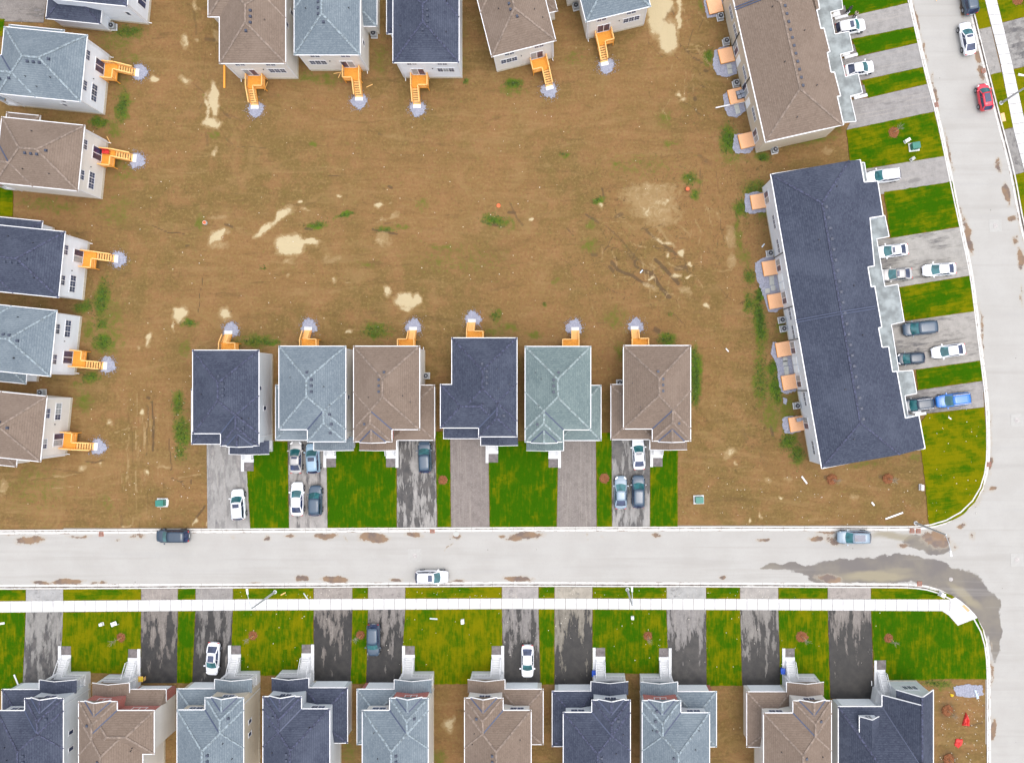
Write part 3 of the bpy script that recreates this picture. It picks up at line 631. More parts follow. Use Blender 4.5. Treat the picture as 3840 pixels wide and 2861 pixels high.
def gz(X, Y, px, py):
    z = -0.05 + 0.05 * (fbm(X * 0.35, Y * 0.35, 3, 4) - 0.5)
    wv, wd = track_w(px, py)
    z += (1 - wv) * (1 - wd) * 0.035 * (fbm(X * 0.25, Y * 1.9, 11, 3) - 0.5)
    z += wv * 0.09 * (fbm(X * 1.9, Y * 0.12, 12, 3) - 0.5)
    a = R_(-42); u = X * math.cos(a) - Y * math.sin(a); v = X * math.sin(a) + Y * math.cos(a)
    z += wd * 0.12 * (fbm(u * 0.3, v * 1.9, 13, 3) - 0.5)
    z -= 0.05 * np.clip(strokes(px, py, DAMP), 0, 1)
    z = np.minimum(z, 0.0)
    ins = inpoly(X, Y, ROADW)
    z[ins] = -0.5
    return z
def track_w(px, py):
    wv = np.exp(-((px - 520) / 130) ** 2) * np.clip((py - 1250) / 300, 0, 1)
    wv = np.maximum(wv, np.exp(-((px - 2760) / 60) ** 2) * np.clip((1100 - py) / 500, 0, 1) * np.clip((py - 500) / 200, 0, 1))
    wv = np.maximum(wv, 0.8 * np.exp(-((px - 780) / 120) ** 2) * np.clip((450 - py) / 150, 0, 1))
    wv = np.maximum(wv, 0.9 * np.exp(-((px - 2560) / 110) ** 2) * np.clip((320 - py) / 120, 0, 1))
    wd = np.exp(-((px - 2450) / 260) ** 2) * np.exp(-((py - 1000) / 180) ** 2)
    return np.clip(wv, 0, 1), np.clip(wd * 1.2, 0, 1)
def attr1(X, Y, px, py):
    wx = (fbm(X * 0.9, Y * 0.9, 31, 4) - 0.5) * 34; wy = (fbm(X * 0.9, Y * 0.9, 47, 4) - 0.5) * 34
    return np.maximum(blobs(px + wx, py + wy, SILT) * 0.8, strokes(px + wx * .3, py + wy * .3, RUTL)), blobs(px + wx, py + wy, GREENS) * 0.9, strokes(px + wx * .3, py + wy * .3, DAMP)
def attr2(X, Y, px, py):
    wv, wd = track_w(px, py)
    ch = np.exp(-((px - 2430) / 330) ** 2) * np.exp(-((py - 860) / 300) ** 2) + 0.7 * np.exp(-((px - 2840) / 110) ** 2) * np.exp(-((py - 1000) / 800) ** 2)
    ch = ch + 0.5 * np.exp(-((px - 2700) / 150) ** 2) * np.exp(-((py - 1650) / 200) ** 2)
    return wv, wd, np.clip(ch * 1.2 + 0.12, 0, 1)
GX0, GX1, GY0, GY1 = -90.0, 78.0, -68.0, 62.0
ground = grid_mesh('ground', GX0, GX1, GY0, GY1, 0.2, gz, {'m1': attr1, 'm2': attr2}, mat=M['dirt'])
tag(ground, kind='structure')
o = MB()
B = 900
for q in (((-B, -B), (B, -B), (B, GY0), (-B, GY0)), ((-B, GY1), (B, GY1), (B, B), (-B, B)), ((-B, GY0), (GX0, GY0), (GX0, GY1), (-B, GY1)), ((GX1, GY0), (B, GY0), (B, GY1), (GX1, GY1))):
    o.face([(x, y, -0.06) for x, y in q])
tag(o.build('outer_ground', 'dirt'), kind='structure')
# ------------------------------------------------------------------ roads
RSTAIN = [('a2', 240, 1375, 130, 38, -5, .95), ('a2', 650, 1350, 120, 20, 0, .75), ('a2', 1130, 1345, 90, 30, 0, .7), ('a2', 970, 1380, 25, 16, 0, .7), ('a2', 1920, 1355, 30, 20, 0, .6), ('a2', 60, 1330, 100, 14, 0, .7), ('a2', 2190, 1365, 30, 20, 0, .8),
          ('b2', 110, 1360, 32, 26, 0, .85), ('b2', 300, 1340, 60, 20, 0, .85), ('b2', 600, 1340, 110, 30, 0, .95), ('b2', 985, 1355, 125, 42, 0, 1.25), ('b2', 1330, 1335, 85, 26, 0, .9), ('b2', 1660, 1345, 50, 30, 0, .85), ('b2', 1610, 1430, 50, 8, -50, .8), ('b2', 760, 1365, 12, 26, -30, .7), ('b2', 2050, 1350, 35, 22, 0, .8), ('b2', 2170, 1370, 60, 26, 0, .9),
          ('c2', 160, 1340, 170, 36, -5, .9), ('c2', 30, 1370, 60, 20, 0, .8), ('c2', 1240, 1340, 40, 22, 0, .9), ('c2', 2120, 1380, 60, 14, 0, .9), ('c2', 660, 1320, 12, 18, 0, .7), ('c2', 790, 1355, 40, 16, 25, .5), ('c2', 660, 1365, 14, 12, 0, .7),
          ('d2', 60, 1382, 60, 15, 0, .9), ('d2', 490, 1365, 80, 26, 0, .95), ('d2', 620, 1380, 90, 40, 30, .7), ('d2', 560, 1315, 120, 16, 0, .75), ('d2', 1480, 1370, 130, 80, 20, .9), ('d2', 1200, 1420, 60, 30, 0, .75), ('d2', 1690, 1255, 50, 26, -20, .8), ('d2', 1930, 750, 26, 70, 0, .9), ('d2', 1900, 960, 60, 40, 0, .5), ('d2', 1950, 950, 30, 24, 0, .9), ('d2', 1770, 1340, 30, 60, 10, .55), ('d2', 1620, 1440, 40, 30, 0, .6), ('d2', 1925, 500, 10, 200, 0, .7),
          ('a3', 350, 162, 90, 22, 8, .9), ('a3', 560, 155, 130, 26, 0, 1.15), ('a3', 820, 165, 80, 16, 0, .85), ('a3', 2100, 165, 80, 10, 0, .7), ('b3', 395, 130, 55, 28, 0, 1.0), ('b3', 660, 135, 120, 30, 0, 1.1), ('b3', 1170, 142, 60, 20, 0, .9), ('b3', 1690, 148, 90, 16, 0, .85), ('b3', 2150, 130, 90, 26, 0, 1.0), ('c3', 100, 132, 130, 26, 5, .9), ('c3', 1780, 118, 34, 14, 0, .9), ('d3', 600, 130, 120, 34, 8, .95),
          ('d3', 1945, 900, 20, 130, 0, .75), ('d3', 1950, 1370, 34, 110, 0, .95), ('d3', 1940, 700, 14, 60, 0, .6), ('d3', 1930, 1160, 8, 120, 0, .5), ('d3', 2100, 350, 40, 40, 0, .0),
          ('d0', 1310, 150, 14, 180, -12, .8), ('d0', 1385, 420, 20, 120, -12, .8), ('d0', 1470, 760, 20, 200, -12, .8), ('d0', 1830, 470, 36, 70, -8, 1.0), ('d0', 1850, 600, 30, 90, -12, .95), ('d0', 2000, 1370, 30, 70, -20, .8), ('d0', 1690, 60, 24, 90, -10, 1.0), ('d0', 1590, 1250, 16, 220, -12, .7), ('d0', 2060, 1590, 34, 80, -10, .9),
          ('d1', 2070, 60, 32, 100, -8, .95), ('d1', 2100, 255, 40, 30, 0, .95), ('d1', 1750, 420, 34, 160, -8, .95), ('d1', 2140, 440, 26, 60, 0, .7), ('d1', 2180, 600, 34, 100, -6, .9), ('d1', 1700, 240, 16, 120, -10, .7), ('d1', 1860, 1200, 16, 260, -4, .75), ('d1', 2190, 900, 16, 130, 0, .6)]
RTIRE = []
for pts in ([(1600, 400), (1760, 620)],): pass
RDAMP = [('d2', 900, 1590, 520, 60, -3, 1.0), ('d2', 700, 1620, 420, 50, 0, 1.0), ('d2', 1300, 1600, 330, 90, 10, 1.1), ('d3', 1000, 60, 560, 100, 0, 1.2), ('d3', 1450, 110, 330, 100, 15, 1.2), ('d3', 1750, 240, 190, 140, 50, 1.2), ('d3', 1900, 420, 110, 190, 0, 1.0), ('d3', 1970, 620, 50, 200, 0, .85), ('d2', 250, 1600, 260, 10, 3, .65), ('d3', 560, 130, 160, 50, 0, .8), ('c3', 2150, 40, 120, 14, 4, .55), ('d3', 250, 30, 250, 34, 0, .75)]
RDAMP += [('d2', 1380, 1395, 190, 55, 5, 1.0), ('d2', 1480, 1440, 110, 60, 0, .9), ('d2', 700, 1370, 90, 30, 10, .8), ('d3', 1500, 60, 260, 70, 20, 1.1)]
RTAN = [('d3', 980, 110, 300, 45, 0, 1.0), ('d3', 1720, 270, 40, 190, -52, .8), ('d2', 1120, 1340, 230, 40, 4, .75), ('d3', 1180, 60, 160, 40, 0, .6)]
def rattr(X, Y, px, py):
    wx = (fbm(X * 0.7, Y * 0.7, 61, 4) - 0.5) * 26; wy = (fbm(X * 0.7, Y * 0.7, 67, 4) - 0.5) * 20
    st = blobs(px + wx, py + wy, RSTAIN) * 0.85
    dk = polydist(px, py, K_NORTH); dk2 = polydist(px, py, K_SOUTH); dk3 = polydist(px, py, K_EAST)
    d = np.minimum(np.minimum(dk, dk2), dk3)
    st = np.maximum(st, np.clip(0.7 - (d - 16) / 26, 0, 0.7) * np.clip(fbm(X * 0.12, Y * 0.12, 71, 3) * 1.9 - 0.55, 0, 1))
    return st, blobs(px + wx, py + wy, RDAMP) * 0.85, blobs(px + wx, py + wy, RTAN)
def rkeep(X, Y, px, py):
    return (((py > 1960) & (py < 2240)) | (px > 3380)) & (px > -330)
road = grid_mesh('road', GX0 + 0.2, GX1 - 0.2, GY0 + 0.2, GY1 - 0.2, 0.25, lambda X, Y, px, py: np.full(X.shape, -0.12) + 0.02 * (fbm(X * 0.1, Y * 0.1, 5, 2) - 0.5), {'m1': rattr}, keep=rkeep, mat=M['road'])
tag(road, kind='structure')
def kerb(name, line, side):
    """raised kerb and gutter swept along a line (lawn side edge)"""
    pts = [Vector((W(x, y)[0], W(x, y)[1], 0)) for x, y in line]
    # resample
    dense = [pts[0]]
    for a, b in zip(pts[:-1], pts[1:]):
        n = max(1, int((b - a).length / 1.5))
        dense += [a.lerp(b, i / n) for i in range(1, n + 1)]
    # smooth corners
    for _ in range(3):
        dense = [dense[0]] + [(dense[i - 1] + dense[i] * 2 + dense[i + 1]) / 4 for i in range(1, len(dense) - 1)] + [dense[-1]]
    prof = [(-0.02, -0.4), (-0.02, 0.05), (0.0, 0.062), (0.19, 0.062), (0.225, -0.085), (0.245, -0.1), (0.62, -0.09), (0.66, -0.14), (0.66, -0.4)]
    V, F, UV = [], [], []
    dist = 0
    for i, p in enumerate(dense):
        t = (dense[min(i + 1, len(dense) - 1)] - dense[max(i - 1, 0)]).normalized()
        nrm = Vector((t.y, -t.x, 0)) * side
        if i: dist += (p - dense[i - 1]).length
        for u, z in prof:
            q = p + nrm * u; V.append((q.x, q.y, z)); UV.append((u, dist))
    m = len(prof)
    for i in range(len(dense) - 1):
        for j in range(m - 1):
            F.append((i * m + j, i * m + j + 1, (i + 1) * m + j + 1, (i + 1) * m + j))
    me = bpy.data.meshes.new(name); me.from_pydata(V, [], F)
    uvl = me.uv_layers.new(name='UVMap')
    for l in me.loops: uvl.data[l.index].uv = UV[l.vertex_index]
    me.materials.append(M['kerb'])
    ob = bpy.data.objects.new(name, me); C.objects.link(ob)
    tag(ob, kind='structure'); return ob
kerb('kerb', K_NORTH, 1)
kerb('kerb', K_SOUTH, -1)
kerb('kerb', K_EAST, 1)
# ------------------------------------------------------------------ lawns, drives, sidewalks
def centroid(pts): return (sum(p[0] for p in pts) / len(pts), sum(p[1] for p in pts) / len(pts))
def rough_edge(pts, amp, step=0.5):
    out = []
    n = len(pts)
    for i in range(n):
        a, b = Vector(pts[i]), Vector(pts[(i + 1) % n]); L = (b - a).length
        m = max(1, int(L / step)); nr = Vector((-(b - a).y, (b - a).x)).normalized() if L > 0 else Vector((0, 0))
        for j in range(m):
            q = a.lerp(b, j / m)
            if j: q = q + nr * random.uniform(-amp, amp)
            out.append((q.x, q.y))
    return out
def offset_poly(poly, d):
    n = len(poly); out = []
    ar = sum(poly[i][0] * poly[(i + 1) % n][1] - poly[(i + 1) % n][0] * poly[i][1] for i in range(n))
    sg = 1 if ar > 0 else -1
    for i in range(n):
        p0, p1, p2 = Vector(poly[i - 1]), Vector(poly[i]), Vector(poly[(i + 1) % n])
        e1 = (p1 - p0).normalized(); e2 = (p2 - p1).normalized()
        n1 = Vector((-e1.y, e1.x)) * sg; n2 = Vector((-e2.y, e2.x)) * sg
        m = n1 + n2
        if m.length < .3: out.append(tuple(p1 + n1 * d)); continue
        m.normalize(); out.append(tuple(p1 + m * min(d / max(.35, m.dot(n1)), 3 * d)))
    return out
def lawn(pix, rot=0.0, yellow=0.5, name='lawn'):
    pts = [W(x, y)[:2] for x, y in pix]
    c = centroid(pts)
    q0 = [(p[0] - c[0], p[1] - c[1]) for p in pts]; q0 = [q for i, q in enumerate(q0) if math.dist(q, q0[i - 1]) > .25]
    qi = offset_poly(q0, 0.5); loc, inn = [], []; mb = MB()
    for i in range(len(q0)):
        a, b = Vector(q0[i]), Vector(q0[(i + 1) % len(q0)]); a2, b2 = Vector(qi[i]), Vector(qi[(i + 1) % len(q0)])
        m_ = max(1, int((b - a).length / .5)); nr = Vector((-(b - a).y, (b - a).x)).normalized()
        for j in range(m_):
            q = a.lerp(b, j / m_) + (nr * random.uniform(-.06, .06) if j else Vector((0, 0))); loc.append(tuple(q)); inn.append(tuple(a2.lerp(b2, j / m_)))
    n = len(loc)
    mb.v = [(x, y, -.12) for x, y in loc] + [(x, y, .05) for x, y in loc] + [(x, y, .055) for x, y in inn]
    mb.f = [tuple(range(2 * n, 3 * n))]
    for i in range(n):
        j = (i + 1) % n; mb.f += [(i, j, n + j, n + i), (n + i, n + j, 2 * n + j, 2 * n + i)]
    ob = mb.build(name, 'lawn'); ob.location = (c[0], c[1], 0)
    at_ = ob.data.attributes.new('edge', 'FLOAT', 'POINT')
    for i in range(2 * n): at_.data[i].value = 1.0
    ob['rot'] = float(rot); ob['yellow'] = float(yellow)
    tag(ob, kind='structure'); return ob
def drive(pix, wet, col, seed, grad=0.6, dark=0.022, name='driveway', top=0.03):
    """pix: street left, street right, ... garage; uv.y from first edge to the middle of the far edge"""
    pts = [W(x, y)[:2] for x, y in pix]
    c = centroid(pts)
    a = Vector(((pts[0][0] + pts[1][0]) / 2, (pts[0][1] + pts[1][1]) / 2)); n = len(pts)
    far = [Vector(p) for p in pts[2:]]
    b = sum(far, Vector((0, 0))) / len(far)
    ax = (b - a); L = ax.length * (1.0 if n == 4 else 1.15); ax.normalize(); sx = Vector((ax.y, -ax.x))
    mb = MB(); mb.prism([(p[0] - c[0], p[1] - c[1]) for p in pts], -0.12, top, bottom=False)
    ob = mb.build(name, 'drive'); ob.location = (c[0], c[1], 0)
    me = ob.data; uvl = me.uv_layers.new(name='UVMap')
    for l in me.loops:
        co = me.vertices[l.vertex_index].co; q = Vector((co.x + c[0], co.y + c[1])) - a
        uvl.data[l.index].uv = (q.dot(sx), q.dot(ax) / L)
    ob['wet'] = float(wet); ob['seed'] = float(seed); ob['grad'] = float(grad); ob['dark'] = float(dark)
    col = [x * 0.72 for x in col]
    ob.color = (col[0], col[1], col[2], 1.0)
    tag(ob, kind='structure'); return ob
HR = math.pi / 2
SW_T = [(0, 2254), (950, 2246), (1900, 2243), (2840, 2245)]
SW_B = [(0, 2295), (950, 2287), (1900, 2282), (2840, 2286)]
KS = [(0, 2211), (950, 2206), (1900, 2200), (2840, 2203)]
DB = [(98, 236.5, 86, 227, 2562, (.36, .35, .335), -.1, .75, .04), (530, 666.5, 529, 663, 2560, (.27, .24, .22), .18, .7, .017), (734, 872.5, 722, 862, 2560, (.25, .235, .225), .22, .75, .015),
      (1177, 1321, 1177, 1314.5, 2555, (.27, .24, .22), .14, 1.0, .012), (1381, 1519, 1374, 1501.5, 2560, (.3, .275, .26), .08, 1.15, .013), (1883, 2019, 1887, 2025, 2562, (.32, .3, .29), .15, .9, .016),
      (2080, 2221, 2080, 2220, 2567, (.33, .3, .25), .0, 1.15, .012), (2500, 2647, 2508, 2649, 2567, (.36, .34, .33), .0, 1.2, .02), (2776, 2918, 2784, 2926, 2569, (.33, .31, .29), .08, 1.0, .014), (3104.6, 3265, 3114.6, 3278, 2618, (.3, .27, .25), .02, 1.15, .01)]
for i, (a, b, c, d, yb, col, wet, grad, dk) in enumerate(DB):
    drive([(a, interp(a, SW_B)), (b, interp(b, SW_B)), (d, yb), (c, yb)], wet + .1, [x * .78 for x in col], i * 3.7 + 1.3, grad, dk)
    vc = [min(0.42, x * 1.25) for x in col]
    drive([(a, interp(a, KS)), (b, interp(b, KS)), (b, interp(b, SW_T)), (a, interp(a, SW_T))], -.25, vc, i * 2.3 + 4, 0.1, .1, name='driveway_apron')
edges = [-200] + [x for t in DB for x in (t[0], t[1])]
YB = [2585, 2523, 2560, 2532, 2562, 2564, 2565, 2525, 2570, 2622]
YEL = [.35, .62, .35, .58, .52, .68, .48, .42, .5, .5]
for i in range(10):
    x0 = -200 if i == 0 else DB[i - 1][1]; x1 = DB[i][0]
    x0b = -200 if i == 0 else DB[i - 1][3]; x1b = DB[i][2]
    e = 1.2
    lawn([(x0 + e, interp(x0, SW_B) + 1), (x1 - e, interp(x1, SW_B) + 1), (x1b - e, YB[i]), (x0b + e, YB[i])], HR, YEL[i])
    lawn([(x0 + e, interp(x0, KS)), (x1 - e, interp(x1, KS)), (x1 - e, interp(x1, SW_T) - 1), (x0 + e, interp(x0, SW_T) - 1)], 0.0, YEL[i] + .05, name='verge')
lawn([P('d3', *q) for q in ((940, 207), (1350, 207), (1500, 232), (1580, 255), (1632, 280), (1592, 300), (940, 298))], 0.0, .5, name='verge')
lawn([P('d3', *q) for q in ((940, 390), (1520, 393), (1580, 432), (1655, 517), (1817, 452), (1862, 545), (1886, 650), (1895, 960), (1560, 955), (1310, 968), (1300, 1060), (970, 1060))], HR, .34)
# middle row
C_ = 'b2'
dm = [([P('a2', 2067, 1284), P('a2', 1715, 1284), P('a2', 1708, 570), P('a2', 2025, 570)], -.02, (.36, .35, .34), .35, .12), ([P('b2', 612, 1278), P('b2', 297, 1278), P('b2', 285, 530), P('b2', 602, 530)], .1, (.39, .37, .355), .35, .06),
      ([P('b2', 1518, 1272), P('b2', 1187, 1272), P('b2', 1187, 520), P('b2', 1502, 520)], .5, (.39, .375, .36), .25, .035), ([P('b2', 1950, 1268), P('b2', 1635, 1268), P('b2', 1627, 520), P('b2', 1940, 520)], -.5, (.25, .215, .2), .1, .1),
      ([P('c2', 742, 1265), P('c2', 415, 1265), P('c2', 430, 520), P('c2', 735, 520)], -.5, (.245, .215, .2), .1, .1), ([P('c2', 1182, 1264), P('c2', 872, 1264), P('c2', 868, 520), P('c2', 1183, 520)], .34, (.37, .36, .35), .4, .045)]
for i, (pp, wet, col, grad, dk) in enumerate(dm): drive(pp, wet, col, 40 + i * 5.1, grad, dk)
for pp, rt, ye in (([('a2', 2030, 690), ('a2', 2180, 560), ('b2', 283, 560), ('b2', 294, 1276), ('a2', 2070, 1282)], HR, .25), ([('b2', 604, 590), ('b2', 1183, 560), ('b2', 1184, 1272), ('b2', 615, 1276)], HR, .22),
                   ([('b2', 1506, 480), ('b2', 1624, 480), ('b2', 1632, 1268), ('b2', 1522, 1270)], HR, .28), ([('b2', 1943, 560), ('c2', 428, 560), ('c2', 412, 1264), ('b2', 1953, 1268)], HR, .2),
                   ([('c2', 738, 490), ('c2', 865, 490), ('c2', 869, 1264), ('c2', 745, 1264)], HR, .35), ([('c2', 1186, 600), ('c2', 1415, 600), ('c2', 1412, 1264), ('c2', 1185, 1264)], HR, .34)):
    lawn([P(*q) for q in pp], rt, ye)
# townhouse street
T1 = R_(-12)
for pp, rt, ye in (([('d0', 640, -60), ('d0', 1222, -60), ('d0', 1243, 28), ('d0', 830, 122), ('d0', 735, 130)], T1, .22), ([('d0', 780, 326), ('d0', 1302, 220), ('d0', 1330, 355), ('d0', 836, 468)], T1, .25),
                   ([('d0', 862, 666), ('d0', 1372, 556), ('d0', 1402, 695), ('d0', 918, 810)], T1, .42), ([('d0', 735, 1077), ('d0', 1460, 925), ('d0', 1545, 1290), ('d0', 893, 1396), ('d0', 765, 1330)], T1, .48),
                   ([('d1', 1046, 46), ('d1', 1609, -40), ('d1', 1677, 332), ('d1', 1100, 425)], T1, .3), ([('d1', 1172, 832), ('d1', 1757, 736), ('d1', 1795, 1028), ('d1', 1240, 1108), ('d1', 1215, 1100)], T1, .42),
                   ([('d1', 1312, 1512), ('d1', 1842, 1438), ('d1', 1862, 1602), ('d2', 1860, 62), ('d2', 1325, 138)], T1 * .7, .36),
                   ([('d2', 1402, 332), ('d2', 1873, 280), ('d2', 1888, 480), ('d2', 1892, 700), ('d2', 1884, 830), ('d2', 1858, 950), ('d2', 1798, 1064), ('d2', 1700, 1164), ('d2', 1610, 1212), ('d2', 1490, 1252), ('d2', 1418, 1262), ('d2', 1385, 900), ('d2', 1352, 640), ('d2', 1320, 440)], T1 * .5, .78),
                   ([('d0', 1752, -110), ('d0', 1868, -60), ('d0', 1928, 222), ('d0', 1828, 244)], T1, .8), ([('d0', 1928, 620), ('d0', 2018, 600), ('d0', 2116, 1053), ('d0', 2028, 1074)], T1, .8), ([('d0', 2114, 1450), ('d0', 2203, 1425), ('d0', 2290, 1700), ('d0', 2200, 1860)], T1, .7),
                   ([('d0', 1962, -60), ('d0', 2330, -60), ('d0', 2330, 110), ('d0', 2022, 190)], T1, .78), ([('d0', 2116, 575), ('d0', 2360, 520), ('d0', 2360, 1000), ('d0', 2210, 1010)], T1, .8), ([('a0', -60, 150), ('a0', 42, 160), ('a0', 20, 300), ('a0', -60, 310)], 0, .5),
                   ([('a1', -80, -60), ('a1', 105, -55), ('a1', 105, 245), ('a1', -80, 245)], 0, .6)):
    lawn([P(*q) for q in pp], rt, ye)
dt = [([('d0', 1243, 28), ('d0', 1302, 219), ('d0', 785, 325), ('d0', 640, 340), ('d0', 610, 160), ('d0', 830, 124)], -.42, (.36, .345, .335), .3), ([('d0', 1331, 357), ('d0', 1371, 554), ('d0', 862, 664), ('d0', 730, 660), ('d0', 690, 490), ('d0', 836, 470)], -.4, (.34, .33, .325), .35),
      ([('d0', 1403, 697), ('d0', 1459, 924), ('d0', 735, 1075), ('d0', 780, 990), ('d0', 770, 830), ('d0', 918, 812)], -.35, (.33, .315, .31), .3), ([('d0', 1547, 1291), ('d0', 1607, 1500), ('d0', 1048, 1602), ('d0', 960, 1620), ('d0', 880, 1400)], -.42, (.36, .345, .335), .2),
      ([('d1', 1679, 335), ('d1', 1756, 734), ('d1', 1172, 830), ('d1', 1040, 830), ('d1', 980, 430), ('d1', 1100, 427)], -.1, (.4, .385, .36), .2), ([('d1', 1797, 1030), ('d1', 1841, 1436), ('d1', 1312, 1510), ('d1', 1165, 1530), ('d1', 1100, 1125), ('d1', 1240, 1110)], .02, (.39, .37, .345), .25),
      ([('d2', 1860, 64), ('d2', 1872, 278), ('d2', 1402, 330), ('d2', 1225, 365), ('d2', 1200, 170), ('d2', 1325, 140)], .04, (.36, .34, .33), .5), ([('d0', 1830, 246), ('d0', 1926, 620), ('d0', 2016, 598), ('d0', 1928, 224)], -.3, (.36, .345, .33), .1),
      ([('d0', 2029, 1076), ('d0', 2113, 1448), ('d0', 2202, 1424), ('d0', 2117, 1055)], .0, (.3, .29, .28), .1), ([('d0', 2024, 192), ('d0', 2112, 572), ('d0', 2360, 518), ('d0', 2330, 112)], .12, (.33, .32, .31), .5), ([('d0', 2210, 1012), ('d0', 2300, 1400), ('d0', 2400, 1400), ('d0', 2400, 1000)], .1, (.3, .29, .28), .5)]
for i, (pp, wet, col, grad) in enumerate(dt): drive([P(*q) for q in pp], wet, col, 80 + i * 4.3, grad, .075)
drive([P('a0', *q) for q in ((-80, -120), (-80, 175), (360, 190), (400, -120))], -.05, (.26, .235, .22), 3.3, .2, .1, name='driveway')
# sidewalks made of slabs
def walk(name, left, right, n):
    root = bpy.data.objects.new(name, None); C.objects.link(root); tag(root, kind='structure')
    def along(line, t):
        seg = [math.dist(a, b) for a, b in zip(line[:-1], line[1:])]; T = sum(seg) * t
        for (a, b), L in zip(zip(line[:-1], line[1:]), seg):
            if T <= L + 1e-6: return (lerp(a[0], b[0], T / L), lerp(a[1], b[1], T / L))
            T -= L
        return line[-1]
    for i in range(n):
        g = 0.12 / n
        q = [along(left, i / n + g * .15), along(right, i / n + g * .15), along(right, (i + 1) / n - g * .15), along(left, (i + 1) / n - g * .15)]
        pts = [W(x, y)[:2] for x, y in q]; c = centroid(pts)
        mb = MB(); mb.prism([(p[0] - c[0], p[1] - c[1]) for p in pts], -0.12, 0.075 + random.uniform(-.004, .004))
        s_ = mb.build('slab', 'walkc', root); s_.location = (c[0], c[1], 0)
    return root
sw = walk('sidewalk', [(-120, 2255)] + SW_T[:] + [(3561, 2247)], [(-120, 2296)] + SW_B[:] + [(3561, 2290)], 92)
cp = [P('d3', *q) for q in ((1592, 301), (1634, 280), (1680, 310), (1740, 362), (1790, 415), (1817, 450), (1655, 514), (1580, 430), (1528, 396), (1592, 392))]
pw = [W(x, y)[:2] for x, y in cp]; MB().prism(pw, -0.12, 0.072).build('corner_slab', 'walkc', sw)
tp = [W(*P('d3', *q))[:2] for q in ((1688, 352), (1706, 342), (1754, 388), (1738, 402))]
MB().prism(tp, 0.06, 0.085).build('tactile_plate', 'tactile', sw)
walk('sidewalk', [(3674, -90), (3692.5, 0), (3748, 218), (3798, 477), (3840, 640), (3880, 800)], [(3716, -90), (3736.5, 0), (3798, 254), (3840, 449), (3882, 620), (3922, 790)], 24)
# ------------------------------------------------------------------ houses
class Frame:
    def __init__(s, p0, p1, z, front, D=None):
        """p0 = back corner on the garage side, p1 = other back corner (pixels at eave height z); front = pixel direction"""
        a = Vector(W(*p0, z)[:2]); b = Vector(W(*p1, z)[:2])
        s.a = (b - a).normalized(); s.W = (b - a).length
        n = Vector((-s.a.y, s.a.x)); fd = Vector((front[0], -front[1]))
        s.b = n if n.dot(fd) > 0 else -n
        s.o = a if D is None else a - s.b * D
        s.c = Vector((0, 0))
        s.base = s.o + s.a * (s.W / 2) + s.b * 6
    def p(s, a, b, z=0.0):
        q = s.o + s.a * a + s.b * b - s.base
        return (q.x, q.y, z)
    def q(s, pts): return [s.p(a, b)[:2] for a, b in pts]
    def rect(s, a0, a1, b0, b1): return s.q([(a0, b0), (a1, b0), (a1, b1), (a0, b1)])
def caps(mb, F, lines, w=0.26):
    for p, q in lines: mb.bar(F.p(p[0], p[1], p[2] + .015), F.p(q[0], q[1], q[2] + .015), w, 0.05)
def hip(mb, F, a0, a1, b0, b1, z, pitch, cap=None):
    w, d = a1 - a0, b1 - b0
    if w <= d:
        r = w / 2; am = a0 + r; h = z + pitch * r
        R0, R1 = (am, b0 + r, h), (am, b1 - r, h)
        e = [(a0, b0, z), (a1, b0, z), (a1, b1, z), (a0, b1, z)]
        fs = [(e[0], e[1], R0), (e[1], e[2], R1, R0), (e[2], e[3], R1), (e[3], e[0], R0, R1)]
        hl = [(e[0], R0), (e[1], R0), (e[2], R1), (e[3], R1), (R0, R1)]
    else:
        r = d / 2; bm_ = b0 + r; h = z + pitch * r
        R0, R1 = (a0 + r, bm_, h), (a1 - r, bm_, h)
        e = [(a0, b0, z), (a1, b0, z), (a1, b1, z), (a0, b1, z)]
        fs = [(e[3], e[0], R0), (e[0], e[1], R1, R0), (e[1], e[2], R1), (e[2], e[3], R0, R1)]
        hl = [(e[0], R0), (e[3], R0), (e[1], R1), (e[2], R1), (R0, R1)]
    for f in fs: mb.face([F.p(*q) for q in f])
    mb.face([F.p(*q) for q in e])
    if cap is not None: caps(cap, F, hl)
def gable_b(mb, F, a0, a1, b0, b1, z, pitch, t=0.1):
    """ridge along b"""
    am = (a0 + a1) / 2; h = z + pitch * (a1 - a0) / 2
    A = [(a0, b0, z), (am, b0, h), (a1, b0, z)]; Bq = [(a0, b1, z), (am, b1, h), (a1, b1, z)]
    for i in (0, 1): mb.face([F.p(*q) for q in (A[i], A[i + 1], Bq[i + 1], Bq[i])])
    mb.face([F.p(*q) for q in (A[0], A[2], A[1])]); mb.face([F.p(*q) for q in (Bq[0], Bq[1], Bq[2])]); mb.face([F.p(*q) for q in (A[0], Bq[0], Bq[2], A[2])])
def gutter(F, pts, z, parent, name='gutter', w=0.1, closed=False, mat='trim'):
    mb = MB(); n = len(pts)
    for i in range(n if closed else n - 1):
        (a0, b0), (a1, b1) = pts[i], pts[(i + 1) % n]
        L = math.hypot(a1 - a0, b1 - b0); ua, ub = (a1 - a0) / L, (b1 - b0) / L
        mb.bar(F.p(a0 - ua * w / 2, b0 - ub * w / 2, z - 0.03 + i * .002), F.p(a1 + ua * w / 2, b1 + ub * w / 2, z - 0.03 + i * .002), w, 0.14)
    return mb.build(name, mat, parent)
